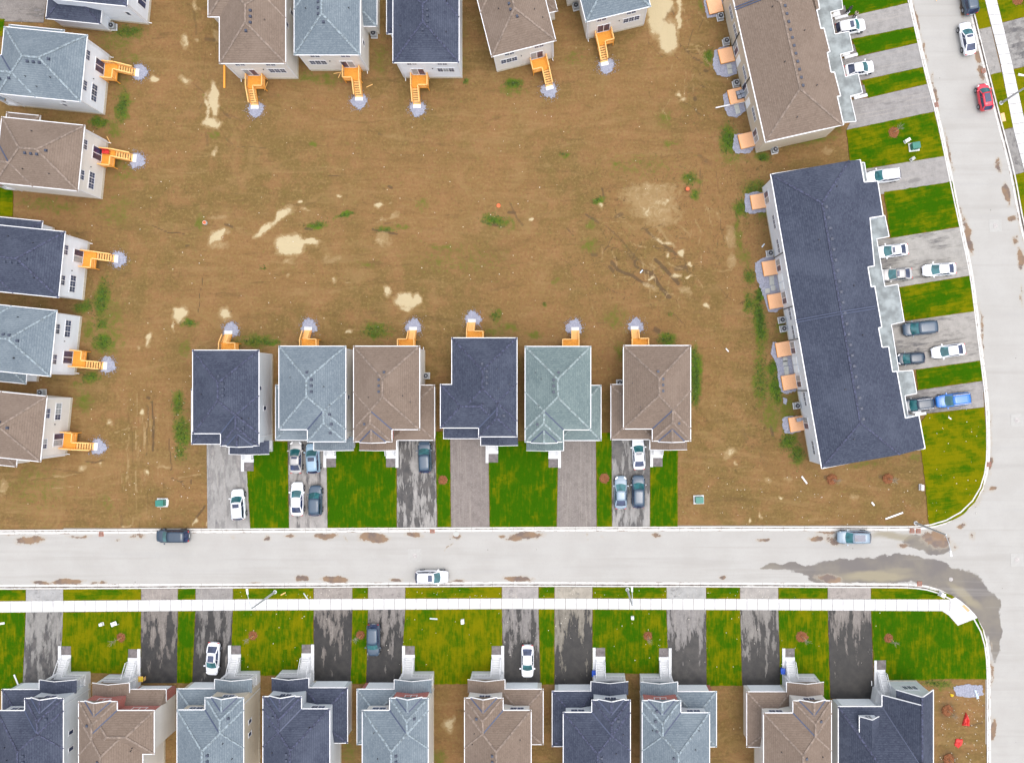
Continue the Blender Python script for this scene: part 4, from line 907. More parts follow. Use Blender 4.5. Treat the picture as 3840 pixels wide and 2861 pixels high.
def wallbox(mb, F, side, pos, c0, c1, z0, z1, d0, d1):
    """side: 'a-','a+','b-','b+' = wall facing; pos = wall plane; c along the wall; d outwards"""
    if side[0] == 'b':
        s_ = 1 if side[1] == '+' else -1
        x = sorted((pos + s_ * d0, pos + s_ * d1)); mb.prism(F.rect(c0, c1, x[0], x[1]), z0, z1)
    else:
        s_ = 1 if side[1] == '+' else -1
        x = sorted((pos + s_ * d0, pos + s_ * d1)); mb.prism(F.rect(x[0], x[1], c0, c1), z0, z1)
def window(parent, F, side, pos, c, w, z0, z1, n=1, grid=True, blinds=(), name='window'):
    mb = MB(); fw = 0.085
    c0, c1 = c - w / 2, c + w / 2
    wallbox(mb, F, side, pos, c0 - fw, c1 + fw, z0 - fw, z0, 0, .06); wallbox(mb, F, side, pos, c0 - fw, c1 + fw, z1, z1 + fw, 0, .06)
    pwid = w / n
    for i in range(n + 1):
        x = c0 + i * pwid; wallbox(mb, F, side, pos, x - fw * .6, x + fw * .6, z0, z1, 0, .058)
    if grid:
        for i in range(n):
            x = c0 + (i + .5) * pwid; wallbox(mb, F, side, pos, x - .014, x + .014, z0, z1, 0, .035)
        zm = (z0 + z1) / 2; wallbox(mb, F, side, pos, c0, c1, zm - .014, zm + .014, 0, .036)
    fr = mb.build(name, 'trim', parent)
    for i in range(n):
        g = MB(); x = c0 + i * pwid
        wallbox(g, F, side, pos, x + fw * .6, x + pwid - fw * .6, z0, z1, 0.004, .024)
        g.build('pane', 'blind' if i in blinds else 'glass', fr)
    return fr
def slider(parent, F, side, pos, c, z0, w=1.7, h=2.05, light=None):
    mb = MB(); fw = 0.1; c0, c1 = c - w / 2, c + w / 2
    wallbox(mb, F, side, pos, c0 - fw, c1 + fw, z0 + h, z0 + h + fw, 0, .07); wallbox(mb, F, side, pos, c0 - fw, c1 + fw, z0 - .05, z0, 0, .07)
    for x in (c0 - fw / 2, c, c1 + fw / 2): wallbox(mb, F, side, pos, x - fw / 2, x + fw / 2, z0, z0 + h, 0, .068)
    fr = mb.build('sliding_door', 'trim', parent)
    for i in range(2):
        g = MB(); wallbox(g, F, side, pos, c0 + i * (w / 2) + (fw / 2 if i else 0), c0 + (i + 1) * (w / 2) - (0 if i else fw / 2), z0, z0 + h, .004, .024)
        g.build('pane', 'blind' if light == i else 'glass', fr)
    return fr
def plan_z(vols, a, b):
    best = -1
    for (a0, a1, b0, b1, z, pitch) in vols:
        if a0 <= a <= a1 and b0 <= b <= b1: best = max(best, z + pitch * min(a - a0, a1 - a, b - b0, b1 - b))
    return best
CAPM = {'r_dark': 'cap_dark', 'r_grey': 'cap_grey', 'r_brown': 'cap_brown', 'r_sage': 'cap_sage'}
def ac_unit(loc, rz, label, group='air conditioners beside the houses'):
    e = empty('air_conditioner', (loc[0], loc[1], 0.02), label, 'air conditioner', group, rz)
    MB().box((0, 0, .06), (.95, .95, .12)).build('base_pad', 'conc', e)
    MB().box((0, 0, .48), (.78, .78, .72)).build('cabinet', 'acbox', e)
    MB().cyl((0, 0, .84), (0, 0, .9), .33, .31, 16).build('fan_guard', 'black', e)
    MB().cyl((0, 0, .9), (0, 0, .95), .11, .1, 10).build('fan_motor', 'rim', e)
    return e
def house(F, roof, siding, label, cat='house', ze=6.1, zl=3.1, fh=.55, over=False, accent=None, gy0=5.3, pitch=.56, dormer=True, front=True, back=True, seed=0, wide=0.0, sidewin=(), blinds=()):
    rnd = random.Random(seed)
    e = empty('house', (F.base.x, F.base.y, 0), label, cat)
    Wd = F.W; wp = 5.25; D = 11.4; bF = 13.05 if not over else 13.5
    i_ = .35; capm = CAPM[roof]
    ga = -1.55
    # walls
    wl = [(i_, i_), (Wd - i_, i_), (Wd - i_, bF - i_), (Wd - wp + i_, bF - i_), (Wd - wp + i_, D - i_), (i_, D - i_)]
    MB().prism(F.q(wl), 0, ze - .02, bottom=False).build('wall', siding, e)
    g = [(ga + i_, gy0 + i_), (i_, gy0 + i_), (i_, D - i_), (Wd - wp + i_, D - i_), (Wd - wp + i_, bF - i_ - .05), (ga + i_, bF - i_ - .05)]
    if over:
        MB().prism(F.q([(ga + i_, 6.35 + i_), (i_, 6.35 + i_), (i_, D - i_), (Wd - wp + i_, D - i_), (Wd - wp + i_, 12.3 - i_), (ga + i_, 12.3 - i_)]), 0, ze - .03, bottom=False).build('wall', siding, e)
        g = [(ga + i_, 12.3 - i_), (Wd - wp + i_, 12.3 - i_), (Wd - wp + i_, bF - i_ - .05), (ga + i_, bF - i_ - .05)]
    MB().prism(F.q(g), 0, zl - .02, bottom=False).build('garage_wall', accent or siding, e)
    fm = MB(); o2 = .03
    fm.prism(F.q([(i_ - o2, i_ - o2), (Wd - i_ + o2, i_ - o2), (Wd - i_ + o2, bF - i_ + o2), (Wd - wp, bF - i_ + o2), (Wd - wp, D), (i_ - o2, D)]), -.1, .42, bottom=False)
    if not over: fm.prism(F.q([(ga + i_ - o2, gy0 + i_ - o2), (i_ - .05, gy0 + i_ - o2), (i_ - .05, bF - i_ - .1), (ga + i_ - o2, bF - i_ - .1)]), -.1, .42, bottom=False)
    fm.build('foundation', 'found', e)
    for (a, b) in ((i_, i_), (Wd - i_, i_)): MB().prism(F.rect(a - .06, a + .06, b - .06, b + .06), .42, ze - .03).build('corner_trim', 'trim', e)
    if accent:
        fb = MB(); wallbox(fb, F, 'b+', bF - i_, Wd - wp + i_, Wd - i_, zl + .3, ze - .03, .002, .045); wallbox(fb, F, 'a-', Wd - wp + i_, D - i_, bF - i_ + .04, zl + .5, ze - .03, .002, .045); fb.build('brick_facing', accent, e)
        if over: fb2 = MB(); wallbox(fb2, F, 'b+', 12.3 - i_, ga + i_, Wd - wp + i_, zl + .6, ze - .03, .002, .045); fb2.build('brick_facing', accent, e)
    # roofs
    rf, cp_ = MB(), MB(); vols = [(0, Wd, 0, D, ze, pitch), (Wd - wp, Wd, D - wp, bF, ze - .012, pitch)]
    if over: vols.append((ga, 7.0, 6.35, 12.3, ze - .02, pitch))
    for v in vols: hip(rf, F, *v, cap=cp_)
    am = Wd - wp / 2
    vm = MB()
    if dormer:
        hw = 1.8; pd = .52; h = ze + hw * pd; bk = bF - hw * pd / pitch; bf = bF + .12
        L, Rr, T, K_ = (am - hw, bf, ze - .02), (am + hw, bf, ze - .02), (am, bf, h), (am, bk, h)
        rf.face([F.p(*q) for q in (L, T, K_)]); rf.face([F.p(*q) for q in (Rr, K_, T)]); rf.face([F.p(*q) for q in (L, Rr, T)])
        for q in (L, Rr):
            vm.bar(F.p(q[0], q[1] - .1, q[2] + .03), F.p(K_[0], K_[1], K_[2] + .03), .17, .05)
        caps(cp_, F, [((am, bf, h), (am, bk, h))])
        tm = MB()
        for q in (L, Rr): tm.bar(F.p(q[0], q[1], q[2]), F.p(T[0], T[1], T[2]), .1, .16)
        tm.build('rake_trim', 'trim', e)
        gm = MB(); gm.face([F.p(*q) for q in ((am - hw + .4, bf - .14, ze - .05), (am + hw - .4, bf - .14, ze - .05), (am, bf - .14, h - .2))]); gm.build('gable', accent or siding, e)
    rt = rf.build('roof', roof, e, roofuv=True)
    cp_.build('ridge_cap', capm, rt)
    q0 = (Wd - wp, D if not over else 12.3)
    dd = wp / 2 - .05
    vm.bar(F.p(q0[0], q0[1], ze + .03), F.p(q0[0] + dd, q0[1] - dd, ze + pitch * dd + .03), .17, .05)
    vm.build('valley', 'valley', rt)
    if over: gp = [(Wd, 0), (0, 0), (0, 6.35), (ga, 6.35), (ga, 12.3), (Wd - wp, 12.3), (Wd - wp, bF), (am - 1.8, bF)]
    else: gp = [(Wd, 0), (0, 0), (0, D), (Wd - wp, D), (Wd - wp, bF), (am - 1.8 if dormer else Wd, bF)]
    if dormer: gutter(F, [(am + 1.8, bF), (Wd, bF), (Wd, 0)] + gp[1:], ze, e)
    else: gutter(F, gp + ([] if not over else [(Wd, bF)]) + [(Wd, 0)], ze, e)
    lw, lc = MB(), MB()
    if not over:
        hip(lw, F, ga, Wd - wp + .6, gy0, bF, zl, .42, cap=lc)
        gl = [(i_ - .05, gy0), (ga, gy0), (ga, bF), (Wd - wp - .1, bF)]
    else:
        lw.hexa([F.p(ga, 12.0, zl), F.p(Wd - wp + .3, 12.0, zl), F.p(Wd - wp + .3, bF + .45, zl), F.p(ga, bF + .45, zl)], [F.p(ga + .3, 12.0, zl + .9), F.p(Wd - wp + .3, 12.0, zl + .9), F.p(Wd - wp + .3, bF + .44, zl + .03), F.p(ga + .1, bF + .44, zl + .03)])
        gl = [(ga, 12.3), (ga, bF + .45), (Wd - wp - .1, bF + .45)]
    lr = lw.build('garage_roof', roof, e, roofuv=True)
    if lc.v: lc.build('ridge_cap', capm, lr)
    gutter(F, gl, zl, e)
    # porch roof, slab, columns
    bp = bF + 1.4; pz = zl + .15
    pr = MB(); gable_b(pr, F, Wd - wp - .02, Wd + (.35 if wide else -.05), bF - .5, bp, pz, .3)
    pr.build('porch_roof', roof, e, roofuv=True)
    a0p, a1p = Wd - wp - .02, Wd + (.35 if wide else -.05); amp = (a0p + a1p) / 2; hp = pz + .3 * (a1p - a0p) / 2
    tr = MB(); tr.bar(F.p(a0p, bp, pz), F.p(amp, bp, hp), .07, .13); tr.bar(F.p(amp, bp, hp), F.p(a1p, bp, pz), .07, .13); tr.bar(F.p(a0p, bF, pz + .01), F.p(a0p, bp, pz + .01), .1, .12)
    tr.build('porch_trim', 'trim', e)
    s0, s1 = Wd - 4.46, Wd - 3.1
    ps = MB(); ps.prism(F.rect(s0 - .35, Wd - .3, bF - i_, bp - .15), -.05, fh); ps.build('porch_slab', 'conc', e)
    for a in (s0 - .2, Wd - .45):
        MB().prism(F.rect(a - .12, a + .12, bp - .42, bp - .18), fh, pz + .05).build('column', 'trim', e)
    ns = max(2, int(round(fh / .18))); run = .27 if fh > .9 else .36
    st0 = bp - .15
    for j in range(ns):
        z = fh - (j + 1) * fh / (ns + 1)
        MB().prism(F.rect(s0, s1, st0 + j * run, st0 + (j + 1) * run), -.03, z).build('step', 'conc', e)
    st1 = st0 + ns * run
    MB().prism(F.rect(s0, s1 + .03, st1, st1 + .5), -.05, .11).build('landing', 'conc', e)
    MB().prism(F.rect(s0 + .02, s1, st1 + .51, st1 + 1.75), -.05, .075).build('paver_pad', 'pave', e)
    MB().prism(F.rect(s0 - .42, s0 - .01, bF - .3, st1 + 1.8), -.05, .16 if fh < 1 else .2).build('retaining_strip', 'conc', e)
    for a in (s0 + .04, s1 - .04):
        rm = MB()
        rm.bar(F.p(a, st0, fh + .92), F.p(a, st1, .95), .06); rm.bar(F.p(a, st0, fh + .15), F.p(a, st1, .2), .05)
        rm.bar(F.p(a, st1, .05), F.p(a, st1, 1.0), .08); rm.bar(F.p(a, st0, fh), F.p(a, st0, fh + 1.0), .08)
        nb = 9
        for j in range(1, nb): rm.bar(F.p(a, lerp(st0, st1, j / nb), lerp(fh, .1, j / nb)), F.p(a, lerp(st0, st1, j / nb), lerp(fh, .1, j / nb) + .9), .03)
        rm.build('step_railing', 'trim', e)
    if fh > .9:
        for (p, q) in (((s1, bp - .2), (Wd - .45, bp - .2)), ((s0 - .2, bp - .2), (s0 - .2, bF - .3)), ((Wd - .36, bp - .2), (Wd - .36, bF - .3))):
            r2 = MB()
            for z in (.95, .15): r2.bar(F.p(p[0], p[1], fh + z), F.p(q[0], q[1], fh + z), .06)
            for j in range(7): r2.bar(F.p(lerp(p[0], q[0], j / 6), lerp(p[1], q[1], j / 6), fh), F.p(lerp(p[0], q[0], j / 6), lerp(p[1], q[1], j / 6), fh + .95), .035)
            r2.build('porch_railing', 'trim', e)
    if front:
        gd = MB(); gfr = bF - i_ - .05
        dz = zl - .75
        fr = MB(); 
        wallbox(fr, F, 'b+', gfr, ga + .75, Wd - wp + .1, dz, dz + .12, 0, .06)
        gde = fr.build('garage_door', 'trim', e)
        for j in range(4):
            pm = MB(); wallbox(pm, F, 'b+', gfr, ga + .85, Wd - wp, .05 + j * (dz - .05) / 4 + .012, .05 + (j + 1) * (dz - .05) / 4 - .012, .0, .04)
            pm.build('panel', 'wdoor', gde)
        dm_ = MB(); wallbox(dm_, F, 'b+', bF - i_, s0 + .2, s0 + 1.15, fh, fh + 2.05, 0, .05); dm_.build('door', 'wdoor', e)
        window(e, F, 'b+', bF - i_, Wd - 1.6, 1.5, fh + .7, fh + 1.9, 2)
        window(e, F, 'b+', bF - i_, am, 1.6, ze - 1.75, ze - .45, 2)
        if not over: window(e, F, 'b+', D - i_, 2.0, 1.9, ze - 1.7, ze - .35, 2)
        else: window(e, F, 'b+', 12.3 - i_, 1.2, 1.9, ze - 1.7, ze - .35, 2)
    if back:
        slider(e, F, 'b-', i_, 2.75, 1.27, light=rnd.choice((None, 0, 1, None)))
        window(e, F, 'b-', i_, 6.75, 2.35, 2.35, 3.55, 3, blinds=blinds)
        window(e, F, 'b-', i_, 2.35, 1.35, 4.75, 5.85, 2, blinds=blinds[:1])
        window(e, F, 'b-', i_, 6.55, 1.35, 4.75, 5.85, 2)
        vm2 = MB(); wallbox(vm2, F, 'b-', i_, 4.9, 5.02, 3.4, 3.52, 0, .12); vm2.build('dryer_vent', 'black', e)
    for (side, c, z) in sidewin:
        if side == 'a+': window(e, F, 'a+', Wd - i_, c, .6, z, z + 1.0, 1, grid=False)
        else: window(e, F, 'a-', i_, c, .6, z, z + 1.0, 1, grid=False)
    ds = MB()
    for (a, b) in ((i_ + .18, i_ - .07), (Wd - i_ + .07, bF - 1.2)):
        MB().bar(F.p(a, b, .15), F.p(a, b, ze - .1), .09).build('downspout', 'trim', e)
    MB().bar(F.p(i_ + .18, i_ - .12, .15), F.p(i_ + .18, i_ - .5, .1), .09).build('downspout_foot', 'trim', e)
    # roof vents
    vb = [(Wd / 2 + .55, 4.6 + .8 * j) for j in range(3)] + [(Wd / 2 - .1, 3.6)] + [(am + .9, 10.6)]
    if roof == 'r_grey' and seed % 2: vb += [(am + .7, 9.3), (am + .7, 11.8)]
    for (a, b) in vb:
        z = plan_z(vols, a, b)
        if z > 0:
            m = MB(); m.hexa([F.p(a - .19, b - .19, z - .15), F.p(a + .19, b - .19, z - .15), F.p(a + .19, b + .19, z - .15), F.p(a - .19, b + .19, z - .15)], [F.p(a - .15, b - .15, z + .16), F.p(a + .15, b - .15, z + .16), F.p(a + .15, b + .15, z + .16), F.p(a - .15, b + .15, z + .16)])
            m.build('roof_vent', 'vent', e)
    for _ in range(3):
        a, b = rnd.choice((rnd.uniform(1, 2.6), rnd.uniform(Wd - 2.6, Wd - 1))), rnd.uniform(2.5, 9.5)
        z = plan_z(vols, a, b); p = F.p(a, b, z)
        MB().cyl((p[0], p[1], z - .1), (p[0], p[1], z + .28), .06, n=8).build('vent_pipe', 'black', e)
    return e
def deck(F, label, z=1.2, ca=2.75, out=1.85, run=2.0, extra=0):
    """back deck with stairs at the garage side; b negative is away from the wall"""
    a0, a1 = ca - 1.2, ca + 1.2; i_ = .35
    b0, b1 = i_ - .04, i_ - out
    c = F.p(ca, b0 - 1, 0)
    e = empty('back_deck', (F.base.x, F.base.y, 0), label, 'deck', 'wooden back decks with stairs')
    m = MB(); n = 13
    for j in range(n):
        u0 = lerp(b0, b1, j / n); u1 = lerp(b0, b1, (j + .93) / n); x = sorted((u0, u1))
        m.prism(F.rect(a0, a1, x[0], x[1]), z - .035, z)
    m.build('deck_floor', 'wood', e)
    j_ = MB(); j_.prism(F.rect(a0, a0 + .05, b1, b0), z - .24, z - .04); j_.prism(F.rect(a1 - .05, a1, b1, b0), z - .24, z - .04); j_.prism(F.rect(a0 + .05, a1 - .05, b1, b1 + .05), z - .24, z - .04)
    j_.build('rim_joist', 'wood', e)
    sx0, sx1 = a0 + .02, a0 + 1.08
    for (a, b) in ((a0 + .06, b1 + .06), (a1 - .06, b1 + .06), (a1 - .06, b0 - .1), (a0 + .06, b0 - .1), (sx1, b1 + .06)):
        MB().prism(F.rect(a - .05, a + .05, b - .05, b + .05), 0 if a != sx1 else z - .2, z + 1.02).build('post', 'wood', e)
    def rail(pts, name='railing'):
        r = MB()
        for p, q in zip(pts[:-1], pts[1:]):
            P_, Q_ = Vector(F.p(*p)), Vector(F.p(*q))
            r.bar(P_ + Vector((0, 0, 1.03)), Q_ + Vector((0, 0, 1.03)), .14, .04)
            r.bar(P_ + Vector((0, 0, .93)), Q_ + Vector((0, 0, .93)), .04, .09); r.bar(P_ + Vector((0, 0, .1)), Q_ + Vector((0, 0, .1)), .04, .09)
            nn = int((Q_ - P_).length / .13)
            for j in range(1, nn):
                t = P_.lerp(Q_, j / nn); r.bar(t + Vector((0, 0, .08)), t + Vector((0, 0, .95)), .035)
        r.build(name, 'woodl', e)
    rail([(a0 + .04, b0 - .05, z), (a0 + .04, b1 + .05, z)])
    rail([(sx1 + .02, b1 + .05, z), (a1 - .04, b1 + .05, z)]); rail([(a1 - .04, b1 + .05, z), (a1 - .04, b0 - .05, z)])
    b2 = b1 - run; nt = 7
    for a in (sx0 + .03, sx1 - .03):
        MB().bar(F.p(a, b1, z - .2), F.p(a, b2, .02), .05, .26).build('stringer', 'wood', e)
        rail([(a, b1, z), (a, b2 + .05, .12)], 'stair_railing')
    for j in range(nt):
        b = lerp(b1, b2, (j + .55) / nt); zz = z * (1 - (j + 1) / (nt + 1))
        MB().prism(F.rect(sx0 + .06, sx1 - .06, b - .125, b + .1), zz - .04, zz).build('tread', 'woodl', e)
    MB().prism(F.rect(sx0 - .03, sx1 + .03, b2 - .52, b2 + .02), -.05, .12).build('footing_pad', 'conc', e)
    # gravel bed
    rr = random.Random(int(ca * 100 + F.base.x * 7))
    g = MB(); cx, cy = (sx0 + sx1) / 2 + rr.uniform(-.1, .3), b2 - .55
    ring = []
    for j in range(40):
        t = j / 40 * 2 * math.pi; r = 1.12 * (1 + rr.uniform(-.16, .16) + .1 * math.sin(3 * t + rr.random()))
        ring.append(F.p(cx + math.cos(t) * r, cy + math.sin(t) * r * .95, -.02))
    ctr = F.p(cx, cy, .05)
    for j in range(40):
        p, q = ring[j], ring[(j + 1) % 40]
        mp = [lerp(ctr[i], p[i], .75) for i in range(2)] + [.035]; mq = [lerp(ctr[i], q[i], .75) for i in range(2)] + [.035]
        g.face([ctr, mp, mq]); g.face([mp, p, q, mq])
    for _ in range(190):
        t = rr.uniform(0, 2 * math.pi); r = rr.gauss(1.15, .3); p = F.p(cx + math.cos(t) * r, cy + math.sin(t) * r, 0)
        s_ = rr.uniform(.02, .05); g.hexa([(p[0] - s_, p[1] - s_, -.02), (p[0] + s_, p[1] - s_, -.02), (p[0] + s_, p[1] + s_, -.02), (p[0] - s_, p[1] + s_, -.02)], [(p[0] - s_ * .6, p[1] - s_ * .5, s_ * 1.2), (p[0] + s_ * .5, p[1] - s_ * .6, s_ * 1.2), (p[0] + s_ * .6, p[1] + s_ * .5, s_ * 1.2), (p[0] - s_ * .5, p[1] + s_ * .6, s_ * 1.2)])
    gb = g.build('gravel_bed', 'gravel', None, smooth=False); gb.location = (F.base.x, F.base.y, 0)
    tag(gb, kind='stuff')
    return e
def furn_bench(F, label):
    e = empty('bench', (F.base.x, F.base.y, 0), label, 'bench')
    z = 1.21
    MB().prism(F.rect(2.0, 2.5, -.9, .1), z + .38, z + .44).build('seat', 'red', e); MB().prism(F.rect(1.9, 1.98, -.9, .1), z + .4, z + .85).build('backrest', 'red', e)
    for a in (2.05, 2.45):
        for b in (-.85, .05): MB().prism(F.rect(a - .03, a + .03, b - .03, b + .03), z, z + .38).build('leg', 'rust', e)
ROW = 'in the middle row facing the street'
ZE = 6.1
DN, UP, LT = (0, 1), (0, -1), (-1, 0)
mids = [((722.6, 1313), (971.4, 1313), 'r_dark', 'siding_grey', 'charcoal-roofed house at the left end of the middle row', dict(dormer=True, wide=1, sidewin=(('a+', 5.2, 4.4), ('a+', 8.0, 2.6)))),
        ((1046, 1298), (1297, 1298), 'r_grey', 'siding_beige', 'slate grey hip-roofed house second in the middle row, four cars out front', dict(dormer=False, wide=1, accent='brick', sidewin=(('a+', 4.0, 4.4), ('a+', 7.0, 3.0)))),
        ((1574, 1298), (1326, 1298), 'r_brown', 'siding_beige', 'taupe-roofed house third from left in the middle row, one dark car on its wet drive', dict(accent='brick', sidewin=(('a-', 4.0, 4.4),))),
        ((1694, 1267), (1939, 1267), 'r_dark', 'siding_grey', 'charcoal-roofed house fourth from left in the middle row, upper floor over the garage', dict(over=True, dormer=False)),
        ((2215.5, 1299), (1969, 1299), 'r_sage', 'siding_grey', 'sage grey-roofed house fifth in the middle row behind an empty drive', dict()),
        ((2338, 1295.5), (2590, 1295.5), 'r_brown', 'siding_beige', 'taupe-roofed house at the right end of the middle row next to the empty lot', dict())]
deck_lab = ['back deck of the charcoal-roofed house at the left end of the middle row', 'back deck behind the slate grey hip roof, second in the middle row', 'back deck behind the third house of the middle row, with a taupe roof', 'back deck reaching farthest into the mud, fourth in the middle row', 'back deck behind the sage grey roof in the middle row', 'back deck behind the taupe-roofed house at the right end of the middle row']
for i, (p0, p1, rf, sd, lb, kw) in enumerate(mids):
    F = Frame(p0, p1, ZE, DN)
    house(F, rf, sd, lb, seed=i, ze=ZE, **kw)
    deck(F, deck_lab[i], ca=2.7 if i else 3.0, out=1.6, run=1.3)
wests = [((479, 27), (504, -221), 'r_dark', 'siding_white', 'charcoal-roofed white house cut off by the top left corner', dict(sidewin=(('a-', 1.6, 2.6),))),
         ((330, 134), (305, 384), 'r_grey', 'siding_white', 'pale slate-roofed house, uppermost whole one on the left edge', dict(accent='brick', sidewin=(('a+', 3.4, 4.2), ('a+', 4.3, 2.4)))),
         ((320, 472), (295, 718), 'r_brown', 'siding_beige', 'taupe-roofed house on the left edge with a red bench on its deck', dict(gy0=8.3)),
         ((247, 870), (222, 1117), 'r_dark', 'siding_white', 'charcoal-roofed white house midway down the left edge', dict()),
         ((191, 1412), (216, 1165), 'r_grey', 'siding_white', 'slate grey-roofed house on the left edge below the charcoal roof', dict()),
         ((154, 1731), (179, 1486), 'r_brown', 'siding_beige', 'taupe-roofed house lowest on the left edge', dict(blinds=(1, 2)))]
wd_lab = ['', 'wooden back deck of the uppermost pale slate-roofed house on the left', 'wooden back deck on the left edge with a red bench on it', 'wooden back deck behind the charcoal-roofed white house on the left edge', 'wooden back deck behind the slate grey-roofed house on the left edge', 'lowest wooden back deck on the left edge']
for i, (p0, p1, rf, sd, lb, kw) in enumerate(wests):
    F = Frame(p0, p1, ZE, LT)
    house(F, rf, sd, lb, seed=10 + i, ze=ZE + .1, front=(i in (0, 1)), **kw)
    if i: deck(F, wd_lab[i], ca=3.0 if i < 4 else 2.65)
    if i == 2: furn_bench(F, 'red bench on the wooden deck at the left edge')
tops = [((824, 241), (1072.5, 241), 'r_brown', 'siding_beige', 'taupe-roofed house at the left end of the top row', dict(over=True, sidewin=(('a+', 6.0, 4.2), ('a+', 8.5, 2.4)))),
        ((1352, 209), (1104, 209), 'r_grey', 'siding_beige', 'slate grey-roofed house second in the top row', dict(sidewin=(('a-', 3.0, 2.6),))),
        ((1474, 238), (1722, 238), 'r_dark', 'siding_white', 'charcoal-roofed white house in the middle of the top row', dict(blinds=(1,))),
        ((2085, 155), (1844, 216), 'r_brown', 'siding_beige', 'taupe-roofed house in the top row turned slightly, fourth from left', dict()),
        ((2197, 86), (2440, 27), 'r_grey', 'siding_beige', 'slate grey-roofed house at the right end of the top row beside the big puddle', dict(sidewin=(('a-', 2.0, 3.0),)))]
td_lab = ['orange timber deck at the left end of the top row', 'orange timber deck of the slate grey-roofed second house in the top row', 'orange timber deck of the white charcoal-roofed house in the top row', 'orange timber deck fourth in the top row, on the turned house', 'orange timber deck nearest the big puddle at the top']
for i, (p0, p1, rf, sd, lb, kw) in enumerate(tops):
    F = Frame(p0, p1, ZE, UP if i < 3 else (-.24, -.97))
    house(F, rf, sd, lb, seed=20 + i, ze=ZE + .1, front=False, **kw)
    deck(F, td_lab[i], ca=(3.1, 2.4, 2.8, 2.6, 2.7)[i])
bots = [((-12, 238), 2662.5, 'r_dark', 'siding_grey', 'charcoal-roofed house in the bottom left corner', dict(sidewin=(('a+', 7.5, 4.0), ('a+', 5.2, 4.0)))),
        ((536, 295), 2662, 'r_brown', 'siding_beige', 'taupe-roofed red brick house second from left in the bottom row', dict(over=True, accent='brick')),
        ((664, 914), 2660, 'r_grey', 'siding_tan', 'slate grey-roofed tan house third from left in the bottom row', dict(sidewin=(('a+', 8.6, 3.2), ('a+', 6.8, 3.2)))),
        ((1237, 986), 2656, 'r_dark', 'siding_grey', 'charcoal-roofed house fourth from left in the bottom row', dict()),
        ((1358.5, 1606), 2661.6, 'r_grey', 'siding_beige', 'slate grey-roofed house with red brick gable, fifth in the bottom row', dict(accent='brick')),
        ((1992, 1742), 2661.6, 'r_brown', 'siding_beige', 'taupe-roofed house sixth from left in the bottom row beside a white car', dict()),
        ((2112, 2364), 2669, 'r_dark', 'siding_grey', 'charcoal-roofed house seventh from left in the bottom row', dict()),
        ((2661, 2408), 2670.7, 'r_grey', 'siding_grey', 'slate grey-roofed house with red brick gable, eighth from left in the bottom row', dict(accent='brick')),
        ((2863, 3118), 2671.6, 'r_brown', 'siding_beige', 'taupe-roofed house ninth from left in the bottom row, blue bin by its steps', dict())]
ZB = 6.7
for i, ((x0, x1), yf, rf, sd, lb, kw) in enumerate(bots):
    F = Frame((x0, yf), (x1, yf), ZB, UP, D=11.4 if not kw.get('over') else 12.3)
    house(F, rf, sd, lb, seed=30 + i, ze=ZB, zl=3.5, fh=1.25, back=False, **kw)
